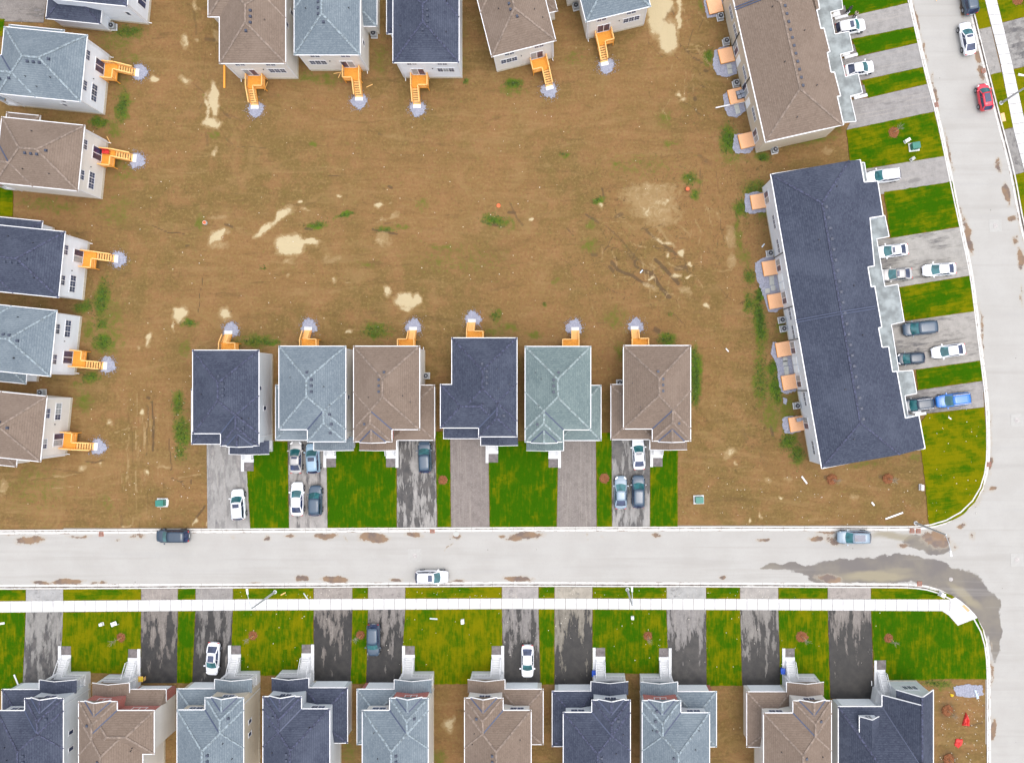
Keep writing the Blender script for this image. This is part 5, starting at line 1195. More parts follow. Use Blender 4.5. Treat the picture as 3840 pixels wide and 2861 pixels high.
# corner house, bottom right
def corner_house():
    e = empty('house', (0, 0, 0), 'large charcoal-roofed corner house with a small dormer at the bottom right', 'house')
    I = lambda x, y, z: (x, y, z)
    zr = 7.3
    r = MB()
    yS = -60
    r.face([(38.3, -44.6, 3.6), (44.4, -44.6, 3.6), (48.1, -51.1, zr), (42.66, -51.1, zr)])
    r.face([(38.3, -44.6, 3.6), (42.66, -51.1, zr), (42.66, yS, zr), (38.3, yS, 3.6)])
    r.face([(42.66, -51.1, zr), (48.1, -51.1, zr), (48.1, yS, zr - .05), (42.66, yS, zr - .05)])
    # steep gable: right slope and left slopes
    r.face([(48.4, -41.9, zr), (51.1, -41.9, 4.65), (51.1, yS, 4.65), (48.4, yS, zr)])
    r.face([(48.4, -41.9, zr), (48.4, -43.0, zr), (46.0, -43.0, 4.66), (46.0, -41.9, 4.66)])
    r.face([(48.4, -43.0, zr), (48.4, -51.4, zr), (48.1, -51.1, zr - .02), (44.4, -44.6, 3.6), (44.4, -43.0, 3.6)])
    for (x0, z0, x1, z1, y0, y1) in ((46.0, 4.66, 48.4, zr, -43.0, -41.9),):
        r.face([(x0, y1, z0 - .12), (x1, y1, z1 - .12), (x1, y0, z1 - .12), (x0, y0, z0 - .12)])
    rt = r.build('roof', 'r_dark', e, roofuv=True)
    cp = MB(); cp.bar((38.3, -44.6, 3.63), (42.66, -51.1, zr + .03), .26, .05); cp.bar((48.4, -41.9, zr + .02), (48.4, yS, zr + .02), .26, .05); cp.build('ridge_cap', 'cap_dark', rt)
    vm = MB(); vm.bar((44.4, -44.6, 3.64), (48.1, -51.1, zr + .03), .12, .04); vm.build('valley', 'valley', rt)
    t = MB()
    for p, q in (((38.3, -44.6, 3.6), (44.4, -44.6, 3.6)), ((44.4, -44.6, 3.6), (44.4, -43.0, 3.6)), ((44.4, -43.0, 3.6), (48.4, -43.0, zr)), ((46.0, -41.9, 4.66), (48.4, -41.9, zr)), ((48.4, -41.9, zr), (51.1, -41.9, 4.65)), ((51.1, -41.9, 4.65), (51.1, yS, 4.65)), ((38.3, -44.6, 3.6), (38.3, yS, 3.6))):
        t.bar(p, q, .12, .14)
    t.build('gutter', 'trim', e)
    MB().prism([(38.7, -45), (44.2, -45), (44.2, -45.0), (46.3, -45.0), (46.3, -46), (50.7, -46), (50.7, yS), (38.7, yS)], 0, 3.58, bottom=False).build('wall', 'siding_grey', e)
    w = MB(); w.prism([(46.3, -46), (46.3, -42.3), (50.7, -42.3), (50.7, -46)], 0, 4.6, bottom=False); w.build('wall', 'siding_grey', e)
    g = MB(); g.face([(46.3, -42.3, 4.6), (50.7, -42.3, 4.6), (48.4, -42.3, zr - .25)]); g.build('gable', 'siding_grey', e)
    MB().prism([(46.27, -43), (46.27, -42.25), (50.73, -42.25), (50.73, yS), (50.6, yS), (50.6, -43)], -.1, .5, bottom=False).build('foundation', 'found', e)
    F = Frame((3143, 2648), (3500, 2648), 3.6, UP); F.o = Vector((0, 0)); F.base = Vector((0, 0)); F.a = Vector((1, 0)); F.b = Vector((0, 1))
    window(e, F, 'b+', -42.3, 48.6, 2.0, 2.3, 3.6, 3)
    gde = MB().prism([(39.2, -45.0), (44.0, -45.0), (44.0, -44.93), (39.2, -44.93)], 2.55, 2.7).build('garage_door', 'trim', e)
    for j in range(4): MB().prism([(39.25, -45.0), (43.95, -45.0), (43.95, -44.95), (39.25, -44.95)], .05 + j * .62 + .012, .05 + (j + 1) * .62 - .012).build('panel', 'wdoor', gde)
    MB().prism([(44.2, -45.0), (46.28, -45.0), (46.28, -43.2), (44.5, -43.2)], 0, 1.8).build('porch_slab', 'conc', e)
    MB().prism([(44.5, -43.45), (44.74, -43.45), (44.74, -43.2), (44.5, -43.2)], 1.8, 3.7).build('column', 'trim', e)
    for j in range(8):
        z = 1.8 - (j + 1) * 1.8 / 9; y = -43.2 + j * .27
        MB().prism([(45.05, y), (46.25, y), (46.25, y + .27), (45.05, y + .27)], -.03, z).build('step', 'conc', e)
    MB().prism([(45.05, -41.04), (46.3, -41.04), (46.3, -40.75), (45.05, -40.75)], -.05, .12).build('landing', 'conc', e)
    MB().prism([(45.08, -40.74), (46.4, -40.74), (46.4, -39.4), (45.08, -39.4)], -.05, .075).build('paver_pad', 'pave', e)
    MB().prism([(44.7, -44.9), (45.03, -44.9), (45.03, -39.4), (44.7, -39.4)], -.05, .2).build('retaining_strip', 'conc', e)
    for x in (45.1, 46.2):
        rl = MB()
        for dz in (.95, .2): rl.bar((x, -43.2, 1.8 + dz), (x, -41.05, dz + .05), .06)
        for j in range(9): rl.bar((x, lerp(-43.2, -41.05, j / 8), lerp(1.8, .05, j / 8)), (x, lerp(-43.2, -41.05, j / 8), lerp(1.8, .05, j / 8) + .95), .035)
        rl.build('step_railing', 'trim', e)
    d = MB(); d.prism([(40.9, -48.6), (43.1, -48.6), (43.1, -45.6), (40.9, -45.6)], 4.0, 5.3); d.face([(40.9, -45.6, 5.3), (43.1, -45.6, 5.3), (42.0, -45.6, 6.2)])
    dd = d.build('dormer', 'siding_white', e)
    dr = MB()
    dr.face([(40.65, -45.35, 5.2), (42, -45.35, 6.35), (42, -49.6, 6.35), (40.65, -47.7, 5.2)]); dr.face([(43.35, -45.35, 5.2), (42, -45.35, 6.35), (42, -49.6, 6.35), (43.35, -47.7, 5.2)])
    dr.build('dormer_roof', 'r_dark', dd, roofuv=True)
    dt_ = MB(); dt_.bar((40.65, -45.35, 5.2), (42, -45.35, 6.35), .1, .15); dt_.bar((42, -45.35, 6.35), (43.35, -45.35, 5.2), .1, .15); dt_.bar((40.65, -45.35, 5.2), (40.65, -47.7, 5.2), .1, .12); dt_.build('rake_trim', 'trim', dd)
    window(e, F, 'b+', -45.6, 42.0, .8, 4.5, 5.4, 2)
    MB().cyl((46.9, -49.5, 5.5), (46.9, -49.5, 6.2), .06, n=8).build('vent_pipe', 'black', e)
corner_house()
# ------------------------------------------------------------------ townhouse blocks
def offset_poly(poly, d):
    n = len(poly); out = []
    ar = sum(poly[i][0] * poly[(i + 1) % n][1] - poly[(i + 1) % n][0] * poly[i][1] for i in range(n))
    sg = 1 if ar > 0 else -1
    for i in range(n):
        p0, p1, p2 = Vector(poly[i - 1]), Vector(poly[i]), Vector(poly[(i + 1) % n])
        e1 = (p1 - p0).normalized(); e2 = (p2 - p1).normalized()
        n1 = Vector((-e1.y, e1.x)) * sg; n2 = Vector((-e2.y, e2.x)) * sg
        m = n1 + n2
        if m.length < .3: out.append(tuple(p1 + n1 * d)); continue
        m.normalize(); out.append(tuple(p1 + m * min(d / max(.35, m.dot(n1)), 3 * d)))
    return out
def townhouse(top_w, bot_w, east, low, roof, siding, label, ze=6.2, pitch=.42, feats=(), firewall=None, porches=()):
    """top_w, bot_w: pixels of the west eave ends; east: pixels of the stepped east eave from top to bottom"""
    A = Vector(W(*top_w, ze)[:2]); Bv = Vector(W(*bot_w, ze)[:2])
    sd = (Bv - A).normalized(); SL = (Bv - A).length; td = Vector((-sd.y, sd.x))
    if td.x < 0: td = -td
    base = A + sd * SL / 2 + td * 6
    def ST(px, z): q = Vector(W(*px, z)[:2]) - A; return q.dot(sd), q.dot(td)
    ts = [ST(p, ze)[1] for p in east]; T0 = min(ts[1:-1])
    tr = T0 / 2; zr = ze + pitch * tr
    pts = []
    for p in east:
        s_, t_ = ST(p, ze); z = ze + pitch * (T0 - t_); s_, t_ = ST(p, z); pts.append([s_, t_])
    pts[0][0] = 0; pts[-1][0] = SL
    # square up the steps: alternate edges
    def L(s_, t_, z): q = A + sd * s_ + td * t_ - base; return (q.x, q.y, z)
    zE = lambda t: ze + pitch * (T0 - t)
    e = empty('townhouse_block', (base.x, base.y, 0), label, 'townhouses')
    r = MB()
    r.face([L(0, 0, ze), L(SL, 0, ze), L(SL - tr, tr, zr), L(tr, tr, zr)])
    r.face([L(0, 0, ze), L(tr, tr, zr), L(0, T0, ze)])
    r.face([L(SL, 0, ze), L(SL, T0, ze), L(SL - tr, tr, zr)])
    r.face([L(tr, tr, zr), L(SL - tr, tr, zr), L(SL, T0, ze)] + [L(s_, t_, zE(t_)) for s_, t_ in pts[::-1]] + [L(0, T0, ze)])
    rt = r.build('roof', roof, e, roofuv=True)
    cpm = MB()
    for p, q in ((L(0, 0, ze), L(tr, tr, zr)), (L(tr, tr, zr), L(SL - tr, tr, zr)), (L(SL, 0, ze), L(SL - tr, tr, zr)), (L(SL - tr, tr, zr), L(SL, T0, ze)), (L(tr, tr, zr), L(0, T0, ze))):
        cpm.bar(Vector(p) + Vector((0, 0, .02)), Vector(q) + Vector((0, 0, .02)), .26, .05)
    cpm.build('ridge_cap', CAPM[roof], rt)
    g = MB(); line = [(0, 0, ze)] + [(s_, t_, zE(t_)) for s_, t_ in pts] + [(SL, 0, ze), (0, 0, ze)]
    for i, (p, q) in enumerate(zip(line[:-1], line[1:])):
        g.bar(L(p[0], p[1], p[2] - .03 + .002 * i), L(q[0], q[1], q[2] - .03 + .002 * i), .13, .14)
    g.build('gutter', 'trim', e)
    wp_ = [(.35, .35)] + [(min(max(s_, .35), SL - .35), t_ - .35) for s_, t_ in pts] + [(SL - .35, .35)]
    wm = MB()
    pl = [L(s_, t_, 0)[:2] for s_, t_ in wp_]
    n = len(pl); zt = [ze - .02] + [min(ze - .02, zE(t_) - .05) for s_, t_ in pts] + [ze - .02]
    for i in range(n):
        j = (i + 1) % n
        wm.face([(pl[i][0], pl[i][1], 0), (pl[j][0], pl[j][1], 0), (pl[j][0], pl[j][1], zt[j]), (pl[i][0], pl[i][1], zt[i])])
    wm.build('wall', siding, e)
    fmn = MB(); fmn.prism([L(.32, .32, 0)[:2], L(SL - .32, .32, 0)[:2], L(SL - .32, 4, 0)[:2], L(.32, 4, 0)[:2]], -.1, .3, bottom=False); fmn.build('foundation', 'found', e)
    # low front roofs
    for poly, z in low:
        q = [W(*p, z)[:2] for p in poly]; q = [(x - base.x, y - base.y) for x, y in q]
        lr = MB().prism(q, z - .22, z).build('porch_roof', 'membrane', e)
        tm = MB()
        for i in range(len(q)):
            a, b = q[i], q[(i + 1) % len(q)]
            tm.bar((a[0], a[1], z + .005 + .002 * i), (b[0], b[1], z + .005 + .002 * i), .1, .1)
        tm.build('roof_edge', 'trim', lr)
        try:
            MB().prism(offset_poly(q, .55), 0, z - .24, bottom=False).build('garage_wall', siding, e)
        except Exception: pass
    # features on the west wall
    F = Frame(top_w, bot_w, ze, (-1, 0)); F.o = A; F.base = base; F.a = sd; F.b = td
    for kind, c, x, y in feats:
        px = P(c, x, y)
        z = {'s': 1.5, 't': 3.0, 'w': 1.6, 'd': 3.6}[kind]
        s_ = ST(px, z)[0]
        if kind == 's': slider(e, F, 'b-', .35, s_, .5, w=1.6, light=random.choice((0, 1)))
        elif kind == 't': window(e, F, 'b-', .35, s_, 1.9, 2.6, 3.5, 3, grid=True)
        elif kind == 'w':
            m = MB(); wallbox(m, F, 'b-', .35, s_ - .5, s_ + .5, .3, 2.4, 0, .05); m.build('door', 'wdoor', e)
        elif kind == 'd':
            m = MB(); m.bar(F.p(s_, .28, .3), F.p(s_, .28, ze - .2), .1); m.build('downspout', 'black', e)
    if firewall:
        (c, x0, y0), (c2, x1, y1) = firewall
        s0 = ST(P(c, x0, y0), ze)[0]
        for o2 in (-.16, .16):
            m = MB()
            m.bar(L(s0 + o2, 0, ze + .06), L(s0 + o2, tr, zr + .06), .14, .12); m.bar(L(s0 + o2, tr, zr + .06), L(s0 + o2, T0, ze + .06), .14, .12)
            m.build('firewall_flashing', 'valley', e)
    nv = int(SL / 1.9)
    for j in range(nv):
        s_ = tr + 0.6 + j * (SL - 2 * tr - 1) / max(1, nv - 1); t_ = tr + .55; z = zE(t_); p = L(s_, t_, 0)
        MB().box((p[0], p[1], z + .04), (.34, .34, .22), math.atan2(sd.y, sd.x)).build('roof_vent', 'vent', e)
    for j in range(6):
        s_ = SL * (j + .5) / 6; t_ = random.choice((.4, .75)) * T0; z = min(zE(t_), ze + pitch * t_); p = L(s_, t_, 0)
        MB().cyl((p[0], p[1], z - .1), (p[0], p[1], z + .3), .07, n=8).build('vent_pipe', 'black', e)
    for (c, x0, y0, x1, y1, ww) in porches:      # white strip edge and dark pavers
        a = Vector(W(*P(c, x0, y0))[:2]) - base; b = Vector(W(*P(c, x1, y1))[:2]) - base
        d = (b - a).normalized(); nr = Vector((-d.y, d.x))
        q = [a, b, b + nr * .42, a + nr * .42]; MB().prism([tuple(v) for v in q], -.05, .2).build('porch_strip', 'conc', e)
        q = [a + nr * .44 + d * .9, b + nr * .44 - d * .05, b + nr * (.44 + ww) - d * .05, a + nr * (.44 + ww) + d * .9]; MB().prism([tuple(v) for v in q], -.05, .08).build('paver_pad', 'pave', e)
        q = [a + nr * .44 - d * .5, a + nr * .44 + d * .88, a + nr * (.44 + ww) + d * .88, a + nr * (.44 + ww) - d * .5]; MB().prism([tuple(v) for v in q], -.05, .3).build('porch_slab', 'conc', e)
    return L, sd, td, A, base
D0 = lambda *q: [P('d0', *x) for x in q]
east1 = D0((480, -420), (480, -130), (455, -125), (490, 85), (515, 77), (525, 240), (550, 235), (600, 430), (577, 437), (608, 600), (637, 598), (688, 795), (660, 800), (708, 1015))
townhouse((2732, -75), (2869.5, 534.7), [P('d0', 400, -120), P('d0', 480, -130), P('d0', 515, 77), P('d0', 490, 85), P('d0', 525, 240), P('d0', 550, 235), P('d0', 600, 430), P('d0', 577, 437), P('d0', 608, 600), P('d0', 637, 598), P('d0', 688, 795), P('d0', 660, 800), P('d0', 708, 1015)],
          [(D0((670, 1018), (575, 600), (545, 440), (495, 240), (455, 90), (430, -120), (680, -150), (705, 78), (604, 103), (640, 286), (755, 262), (790, 425), (684, 453), (727, 638), (830, 608), (868, 770), (767, 798), (815, 1006)), 3.0)],
          'r_brown', 'siding_tan', 'taupe-roofed row of townhouses at the top right', ze=6.2, feats=[('s', 'c0', 1887, 400), ('s', 'c0', 1965, 745), ('s', 'c0', 2057, 1125), ('t', 'c0', 1822, 115), ('t', 'c0', 1858, 265), ('t', 'c0', 1940, 610), ('t', 'c0', 2020, 950), ('w', 'c0', 1908, 500), ('w', 'c0', 1987, 850), ('d', 'c0', 1870, 310), ('d', 'c0', 1950, 680)],
          firewall=(('c0', 1870, 80), ('c0', 2070, 0)), porches=[('d0', 640, 172, 748, 145, 1.3), ('d0', 720, 495, 828, 465, 1.3), ('d0', 800, 828, 908, 800, 1.3)])
D1 = lambda *q: [P('d1', *x) for x in q]
D2 = lambda *q: [P('d2', *x) for x in q]
townhouse((2889, 654.6), (3080.6, 1756), [P('d0', 850, 1305), P('d0', 885, 1505), P('d0', 1000, 1493)] + D1((1045, 240), (932, 258), (968, 655), (913, 665), (940, 830), (970, 822), (1028, 1160), (1000, 1167), (1030, 1327), (1085, 1322), (1118, 1530), (1155, 1525)) + D2((1225, 370), (1340, 345), (1395, 640)),
          [(D1((880, 268), (1052, 239), (1088, 414), (985, 433), (1052, 826), (1160, 808), (1212, 1116), (1106, 1140), (1168, 1527), (1060, 1532), (960, 1170), (895, 860)), 3.0), (D1((1120, 1529), (1283, 1518)) + D2((1316, 165), (1218, 185), (1246, 358), (1190, 370)), 2.9), (D0((858, 1345), (884, 1345), (908, 1500), (884, 1503)), 3.0)],
          'r_dark', 'siding_white', 'charcoal-roofed row of townhouses at the right', ze=6.2, feats=[('s', 'd1', 85, 90), ('s', 'd1', 180, 650), ('s', 'd1', 222, 920), ('s', 'd1', 297, 1330), ('s', 'd2', 345, 65), ('s', 'd2', 405, 410), ('t', 'd1', 125, 295), ('t', 'd1', 160, 495), ('t', 'd1', 255, 1050), ('t', 'd1', 283, 1205), ('t', 'd2', 375, 215), ('t', 'd2', 448, 615),
                                                      ('w', 'd1', 195, 752), ('w', 'd1', 208, 822), ('w', 'd1', 315, 1435), ('w', 'd1', 325, 1505), ('d', 'd1', 175, 560), ('d', 'd1', 245, 1000), ('d', 'd1', 290, 1265), ('d', 'd2', 360, 148)],
          firewall=(('d1', 320, 1112), ('d1', 1180, 965)), porches=[('d2', 1300, 352, 1392, 340, 1.25)])
# low square decks behind the townhouses, with gravel beds
def low_deck(c, x, y, ang, label):
    px = P(c, x, y); w = W(*px, .45)
    e = empty('low_deck', (w[0], w[1], 0), label, 'deck', 'square pine decks behind the townhouses', R_(ang))
    n = 15; m = MB()
    for j in range(n): m.box((lerp(-1.0, 1.0, (j + .5) / n), 0, .43), (2.06 / n * .93, 2.08, .04))
    m.build('deck_floor', 'woodp', e)
    m = MB()
    for (cx, cy, dx, dy) in ((0, -1.02, 2.08, .05), (0, 1.02, 2.08, .05), (-1.02, 0, .05, 1.99), (1.02, 0, .05, 1.99)): m.box((cx, cy, .3), (dx, dy, .22))
    m.build('rim_joist', 'wood', e)
    for cx in (-.9, .9):
        for cy in (-.9, .9): MB().box((cx, cy, .1), (.1, .1, .3)).build('post', 'wood', e)
    return e
def gravel_poly(pts, name='gravel_bed'):
    q = [W(*P(*p))[:2] for p in pts]; c = centroid(q)
    loc = rough_edge([(x - c[0], y - c[1]) for x, y in q], .09, .22)
    o = MB().prism(loc, -.1, .03, bottom=False).build(name, 'gravel'); o.location = (c[0], c[1], 0); tag(o, kind='stuff'); return o
A1, A2 = -13.5, -9.8
low_deck('c0', 1722, 47, -A1, 'square pine deck at the top edge behind the taupe townhouses')
low_deck('c0', 1816, 457, -A1, 'square pine deck behind the taupe townhouses, above the one with patio furniture')
low_deck('c0', 1894, 792, -A1, 'square pine deck with grey patio furniture on it')
low_deck('c0', 1982, 1160, -A1, 'square pine deck at the lower end of the taupe townhouses beside bright weeds')
low_deck('c1', 2080, 122, -A2 * -1 if False else 9.8, 'uppermost square pine deck behind the charcoal townhouses')
low_deck('d1', 106, 672, 9.8, 'second square pine deck behind the charcoal townhouses, above the square slabs')
low_deck('d1', 151, 944, 9.8, 'third square pine deck behind the charcoal townhouses, below the square slabs')
low_deck('d1', 217, 1342, 9.8, 'square pine deck just below the twin air conditioners')
low_deck('d2', 266, 73, 9.8, 'fifth square pine deck behind the charcoal townhouses')
low_deck('d2', 326, 418, 9.8, 'lowest square pine deck, with a small barbecue on it')
gravel_poly([('c0', 1620, -60), ('c0', 1640, 100), ('c0', 1660, 155), ('c0', 1760, 130), ('c0', 1800, -60)])
gravel_poly([('c0', 1715, 420), ('c0', 1700, 540), ('c0', 1735, 620), ('c0', 1820, 640), ('c0', 1905, 610), ('c0', 1880, 385), ('c0', 1790, 385)])
gravel_poly([('c0', 1785, 790), ('c0', 1800, 900), ('c0', 1830, 960), ('c0', 1900, 975), ('c0', 1975, 920), ('c0', 1950, 760), ('c0', 1850, 740)])
gravel_poly([('c0', 1880, 1110), ('c0', 1868, 1230), ('c0', 1890, 1270), ('c0', 2000, 1268), ('c0', 2050, 1220), ('c0', 2040, 1100)])
gravel_poly([('c1', 1968, 60), ('c1', 1968, 205), ('c1', 2020, 225), ('c1', 2140, 210), ('c1', 2150, 45), ('c1', 2050, 45)])
gravel_poly([('c1', 2140, 580), ('c1', 2050, 630), ('c1', 2060, 740), ('c1', 2130, 930), ('c1', 2160, 1030), ('d1', 150, 1040), ('d1', 210, 1000), ('d1', 170, 620), ('d1', 110, 560)])
gravel_poly([('d1', 125, 1285), ('d1', 110, 1370), ('d1', 160, 1480), ('d2', 175, 60), ('d2', 195, 150), ('d2', 240, 170), ('d2', 320, 145), ('d1', 290, 1290)])
gravel_poly([('d2', 210, 370), ('d2', 205, 430), ('d2', 230, 495), ('d2', 290, 500), ('d2', 380, 470), ('d2', 360, 350), ('d2', 250, 355)])
gravel_poly([('d2', 210, 200), ('d2', 215, 250), ('d2', 240, 260), ('d2', 245, 210)])
def slab(c, x, y, ang, label='square grey patio slab laid on the gravel behind the townhouses'):
    w = W(*P(c, x, y), .08); o = MB().box((0, 0, .04), (.66, .66, .12)).build('patio_slab', 'slabp'); o.location = (w[0], w[1], .02); o.rotation_euler = (0, 0, R_(ang))
    tag(o, label, 'paving slab', 'square slabs on the gravel beds')
for q in (('c0', 1838, 550, 12), ('c0', 1845, 592, 12), ('c0', 1900, 885, 12), ('c0', 1910, 922, 12), ('d1', 117, 756, 5), ('d1', 119, 795, 5), ('d1', 84, 862, 8), ('d1', 130, 838, 2), ('d1', 230, 1428, 5), ('d1', 230, 1458, 5), ('d1', 240, 1502, 3), ('d1', 243, 1538, 3)): slab(*q)
for (c, x, y, r, lb) in (('b0', 990, 275, 0, 'air conditioner beside the second house in the top row'), ('c0', 572, 45, 14, 'air conditioner left of the house beside the big puddle'), ('b1', 1425, 1562, 0, 'air conditioner between the third and fourth houses of the middle row'), ('c2', 935, 78, 0, 'air conditioner left of the taupe-roofed house at the right end of the middle row'), ('a2', 330, 158, 0, 'air conditioner above the lowest taupe house on the left edge'), ('a0', 918, 210, 0, 'air conditioner beside the white house in the top left corner'),
                         ('c0', 1770, 130, 12, 'air conditioner nearest the top edge behind the taupe townhouses'), ('c0', 1818, 335, 12, 'air conditioner behind the taupe townhouses, second from the top'), ('c0', 1900, 682, 12, 'air conditioner just above the patio furniture deck'), ('d0', 150, 1235, 12, 'air conditioner at the end wall of the taupe townhouses'),
                         ('d1', 110, 548, 9, 'air conditioner just above the second pine deck of the charcoal townhouses'), ('d1', 208, 1100, 9, 'upper one of the twin air conditioners behind the charcoal townhouses'), ('d1', 222, 1172, 9, 'lower one of the twin air conditioners behind the charcoal townhouses'), ('d2', 333, 268, 9, 'air conditioner between the two lowest pine decks')):
    w = W(*P(c, x, y), .8); ac_unit(w, R_(r), lb)
# ------------------------------------------------------------------ vehicles
TYPES = {  # L, W, body stations (x/L, halfwidth factor, top z), greenhouse: base rear, base front, roof rear, roof front, belt z, roof z, roof width factor
    'sedan': (4.65, 1.84, [(-.5, .60, .66), (-.485, .78, .84), (-.44, .92, .98), (-.38, .97, 1.0), (-.2, 1, 1.0), (.05, 1, .98), (.2, .99, .95), (.33, .95, .88), (.43, .86, .8), (.485, .72, .68), (.5, .58, .52)], -.385, .225, -.22, .05, .97, 1.44, .72),
    'suv': (4.6, 1.9, [(-.5, .66, .8), (-.485, .84, 1.0), (-.45, .94, 1.08), (-.38, .98, 1.1), (-.2, 1, 1.1), (.05, 1, 1.08), (.2, .99, 1.05), (.33, .96, 1.0), (.43, .88, .92), (.485, .76, .8), (.5, .62, .62)], -.48, .235, -.41, .08, 1.06, 1.68, .78),
    'hatch': (3.9, 1.76, [(-.5, .66, .72), (-.48, .84, .95), (-.44, .94, 1.0), (-.36, .98, 1.02), (-.2, 1, 1.02), (.05, 1, 1.0), (.2, .99, .97), (.33, .94, .9), (.43, .84, .82), (.485, .7, .7), (.5, .56, .52)], -.475, .27, -.39, .09, .98, 1.5, .76),
    'van': (4.95, 1.98, [(-.5, .7, .85), (-.485, .87, 1.05), (-.45, .95, 1.1), (-.38, .98, 1.12), (-.2, 1, 1.12), (.05, 1, 1.1), (.22, .99, 1.06), (.35, .95, 1.0), (.44, .86, .9), (.488, .74, .76), (.5, .6, .58)], -.49, .27, -.455, .1, 1.08, 1.78, .82)}
PAINT = {'white': mat_paint('white_paint', (.74, .76, .8)), 'black': mat_paint('black_paint', (.02, .03, .048), .8), 'navy': mat_paint('navy_paint', (.014, .035, .065), .8), 'slate': mat_paint('slate_paint', (.03, .06, .1), .8), 'silver': mat_paint('silver_paint', (.36, .355, .35), .6, .35, .2),
         'sky': mat_paint('pale_blue_paint', (.21, .32, .42), .6, .35), 'grey': mat_paint('grey_paint', (.42, .41, .44), .6, .35), 'blue': mat_paint('bright_blue_paint', (.01, .14, .5), .8), 'red': mat_paint('red_paint', (.62, .015, .045), .7), 'ice': mat_paint('ice_grey_paint', (.2, .27, .34), .6)}
_protos = {}
def car_proto(typ, paint, sun, rails):
    key = (typ, paint, sun, rails)
    if key in _protos: return _protos[key], False
    L, Wd, st, br, bf, rr, rfr, zb, zt, rw = TYPES[typ]; hw = Wd / 2; PM = PAINT[paint]
    e = bpy.data.objects.new('car', None); C.objects.link(e)
    # body
    bm = bmesh.new(); rings = []
    for x, f, z in st:
        h = hw * f; zl = .24
        prof = [(-h * .9, zl), (-h, .42), (-h * 1.0, .66 if z > .7 else z * .8), (-h * .97, z - .07), (-h * .86, z), (0, z + .035), (h * .86, z), (h * .97, z - .07), (h, .66 if z > .7 else z * .8), (h, .42), (h * .9, zl)]
        rings.append([bm.verts.new((x * L, y, zz)) for y, zz in prof])
    for a, b in zip(rings[:-1], rings[1:]):
        for j in range(len(a) - 1): bm.faces.new((a[j], b[j], b[j + 1], a[j + 1]))
        bm.faces.new((a[-1], b[-1], b[0], a[0]))
    bm.faces.new(rings[0]); bm.faces.new(rings[-1][::-1])
    bmesh.ops.recalc_face_normals(bm, faces=bm.faces[:])
    me = bpy.data.meshes.new('body'); bm.to_mesh(me); bm.free()
    me.polygons.foreach_set('use_smooth', [True] * len(me.polygons)); me.materials.append(PM)
    body = bpy.data.objects.new('body', me); C.objects.link(body); body.parent = e
    sb = body.modifiers.new('subdivision', 'SUBSURF'); sb.levels = sb.render_levels = 1
    # greenhouse
    bw, tw = hw * .9, hw * rw; nb = 6
    def arc(x, w, z, bulge, zc=0.0): return [(x * L + bulge * (1 - (2 * i / nb - 1) ** 2), lerp(-w, w, i / nb), z + zc * (1 - (2 * i / nb - 1) ** 2)) for i in range(nb + 1)]
    FB, FT = arc(bf, bw * .93, zb + .0, .2), arc(rfr, tw, zt - .04, .1, .03); RB, RT = arc(br, bw * .9, zb + .02, -.12), arc(rr, tw * .97, zt - .05, -.05, .03)
    m = MB()
    for i in range(nb): m.face([FB[i], FB[i + 1], FT[i + 1], FT[i]])
    m.build('windshield', 'carglass', e, smooth=True)
    m = MB()
    for i in range(nb): m.face([RB[i], RT[i], RT[i + 1], RB[i + 1]])
    m.build('rear_window', 'cardark', e, smooth=True)
    for sd_ in (0, nb):
        s_ = -1 if sd_ == 0 else 1
        m = MB(); mid = [(lerp(FT[sd_][0], RT[sd_][0], t), s_ * tw, zt - .05) for t in (.33, .66)]; midb = [(lerp(FB[sd_][0], RB[sd_][0], t), s_ * bw, zb) for t in (.33, .66)]
        top = [FT[sd_]] + mid + [RT[sd_]]; bot = [FB[sd_]] + midb + [RB[sd_]]
        for i in range(3): m.face([bot[i], top[i], top[i + 1], bot[i + 1]])
        sw_ = m.build('side_window', 'cardark', e)
        # pillars
        for a_, b_, w_, h_ in ((FB[sd_], FT[sd_], .1, .05), (RB[sd_], RT[sd_], .14, .06), (mid[0], midb[0], .05, .03)): MB().bar(a_, b_, w_, h_).build('pillar', PM, e)
    m = MB(); nx = 5
    def rp(u, v):
        a = FT[v]; b = RT[v]; x, y, z = (lerp(a[i], b[i], u) for i in range(3))
        yy = y * (1 + .03 * math.sin(math.pi * u)); return (x, yy, z + .035 + .03 * math.sin(math.pi * u) - (.04 if v in (0, nb) else 0))
    for i in range(nx):
        for j in range(nb): m.face([rp(i / nx, j), rp(i / nx, j + 1), rp((i + 1) / nx, j + 1), rp((i + 1) / nx, j)])
    roofp = m.build('roof_panel', PM, e, smooth=True)
    so = roofp.modifiers.new('thickness', 'SOLIDIFY'); so.thickness = .05
    if sun:
        x0, x1 = (.12, .36) if sun == 1 else (.1, .72); m = MB(); w_ = tw * .62
        pts = [(lerp(FT[3][0], RT[3][0], x), y, zt + .055) for x, y in ((x0, -w_), (x0, w_), (x1, w_), (x1, -w_))]
        m.prism([(p[0], p[1]) for p in pts], zt, zt + .1); m.build('sunroof', 'cardark', e)
    if rails:
        m = MB()
        for s_ in (-1, 1): m.bar((FT[3][0] - .1, s_ * tw * .93, zt + .06), (RT[3][0] + .1, s_ * tw * .93, zt + .06), .05)
        m.build('roof_rail', 'rim', e)
    R = .34 if typ != 'hatch' else .31
    for x in (.315, -.3):
        for s_ in (-1, 1):
            y = s_ * (hw - .09)
            w = MB().cyl((x * L, y - .11, R), (x * L, y + .11, R), R, n=18).build('wheel', 'tyre', e)
            MB().cyl((x * L, y + s_ * .11, R), (x * L, y + s_ * .125, R), R * .68, n=12).build('rim', 'rim', w)
            MB().cyl((x * L, y + s_ * .04, R + .02), (x * L, y + s_ * .088, R + .02), R + .07, n=18).build('wheel_arch', 'black', e)
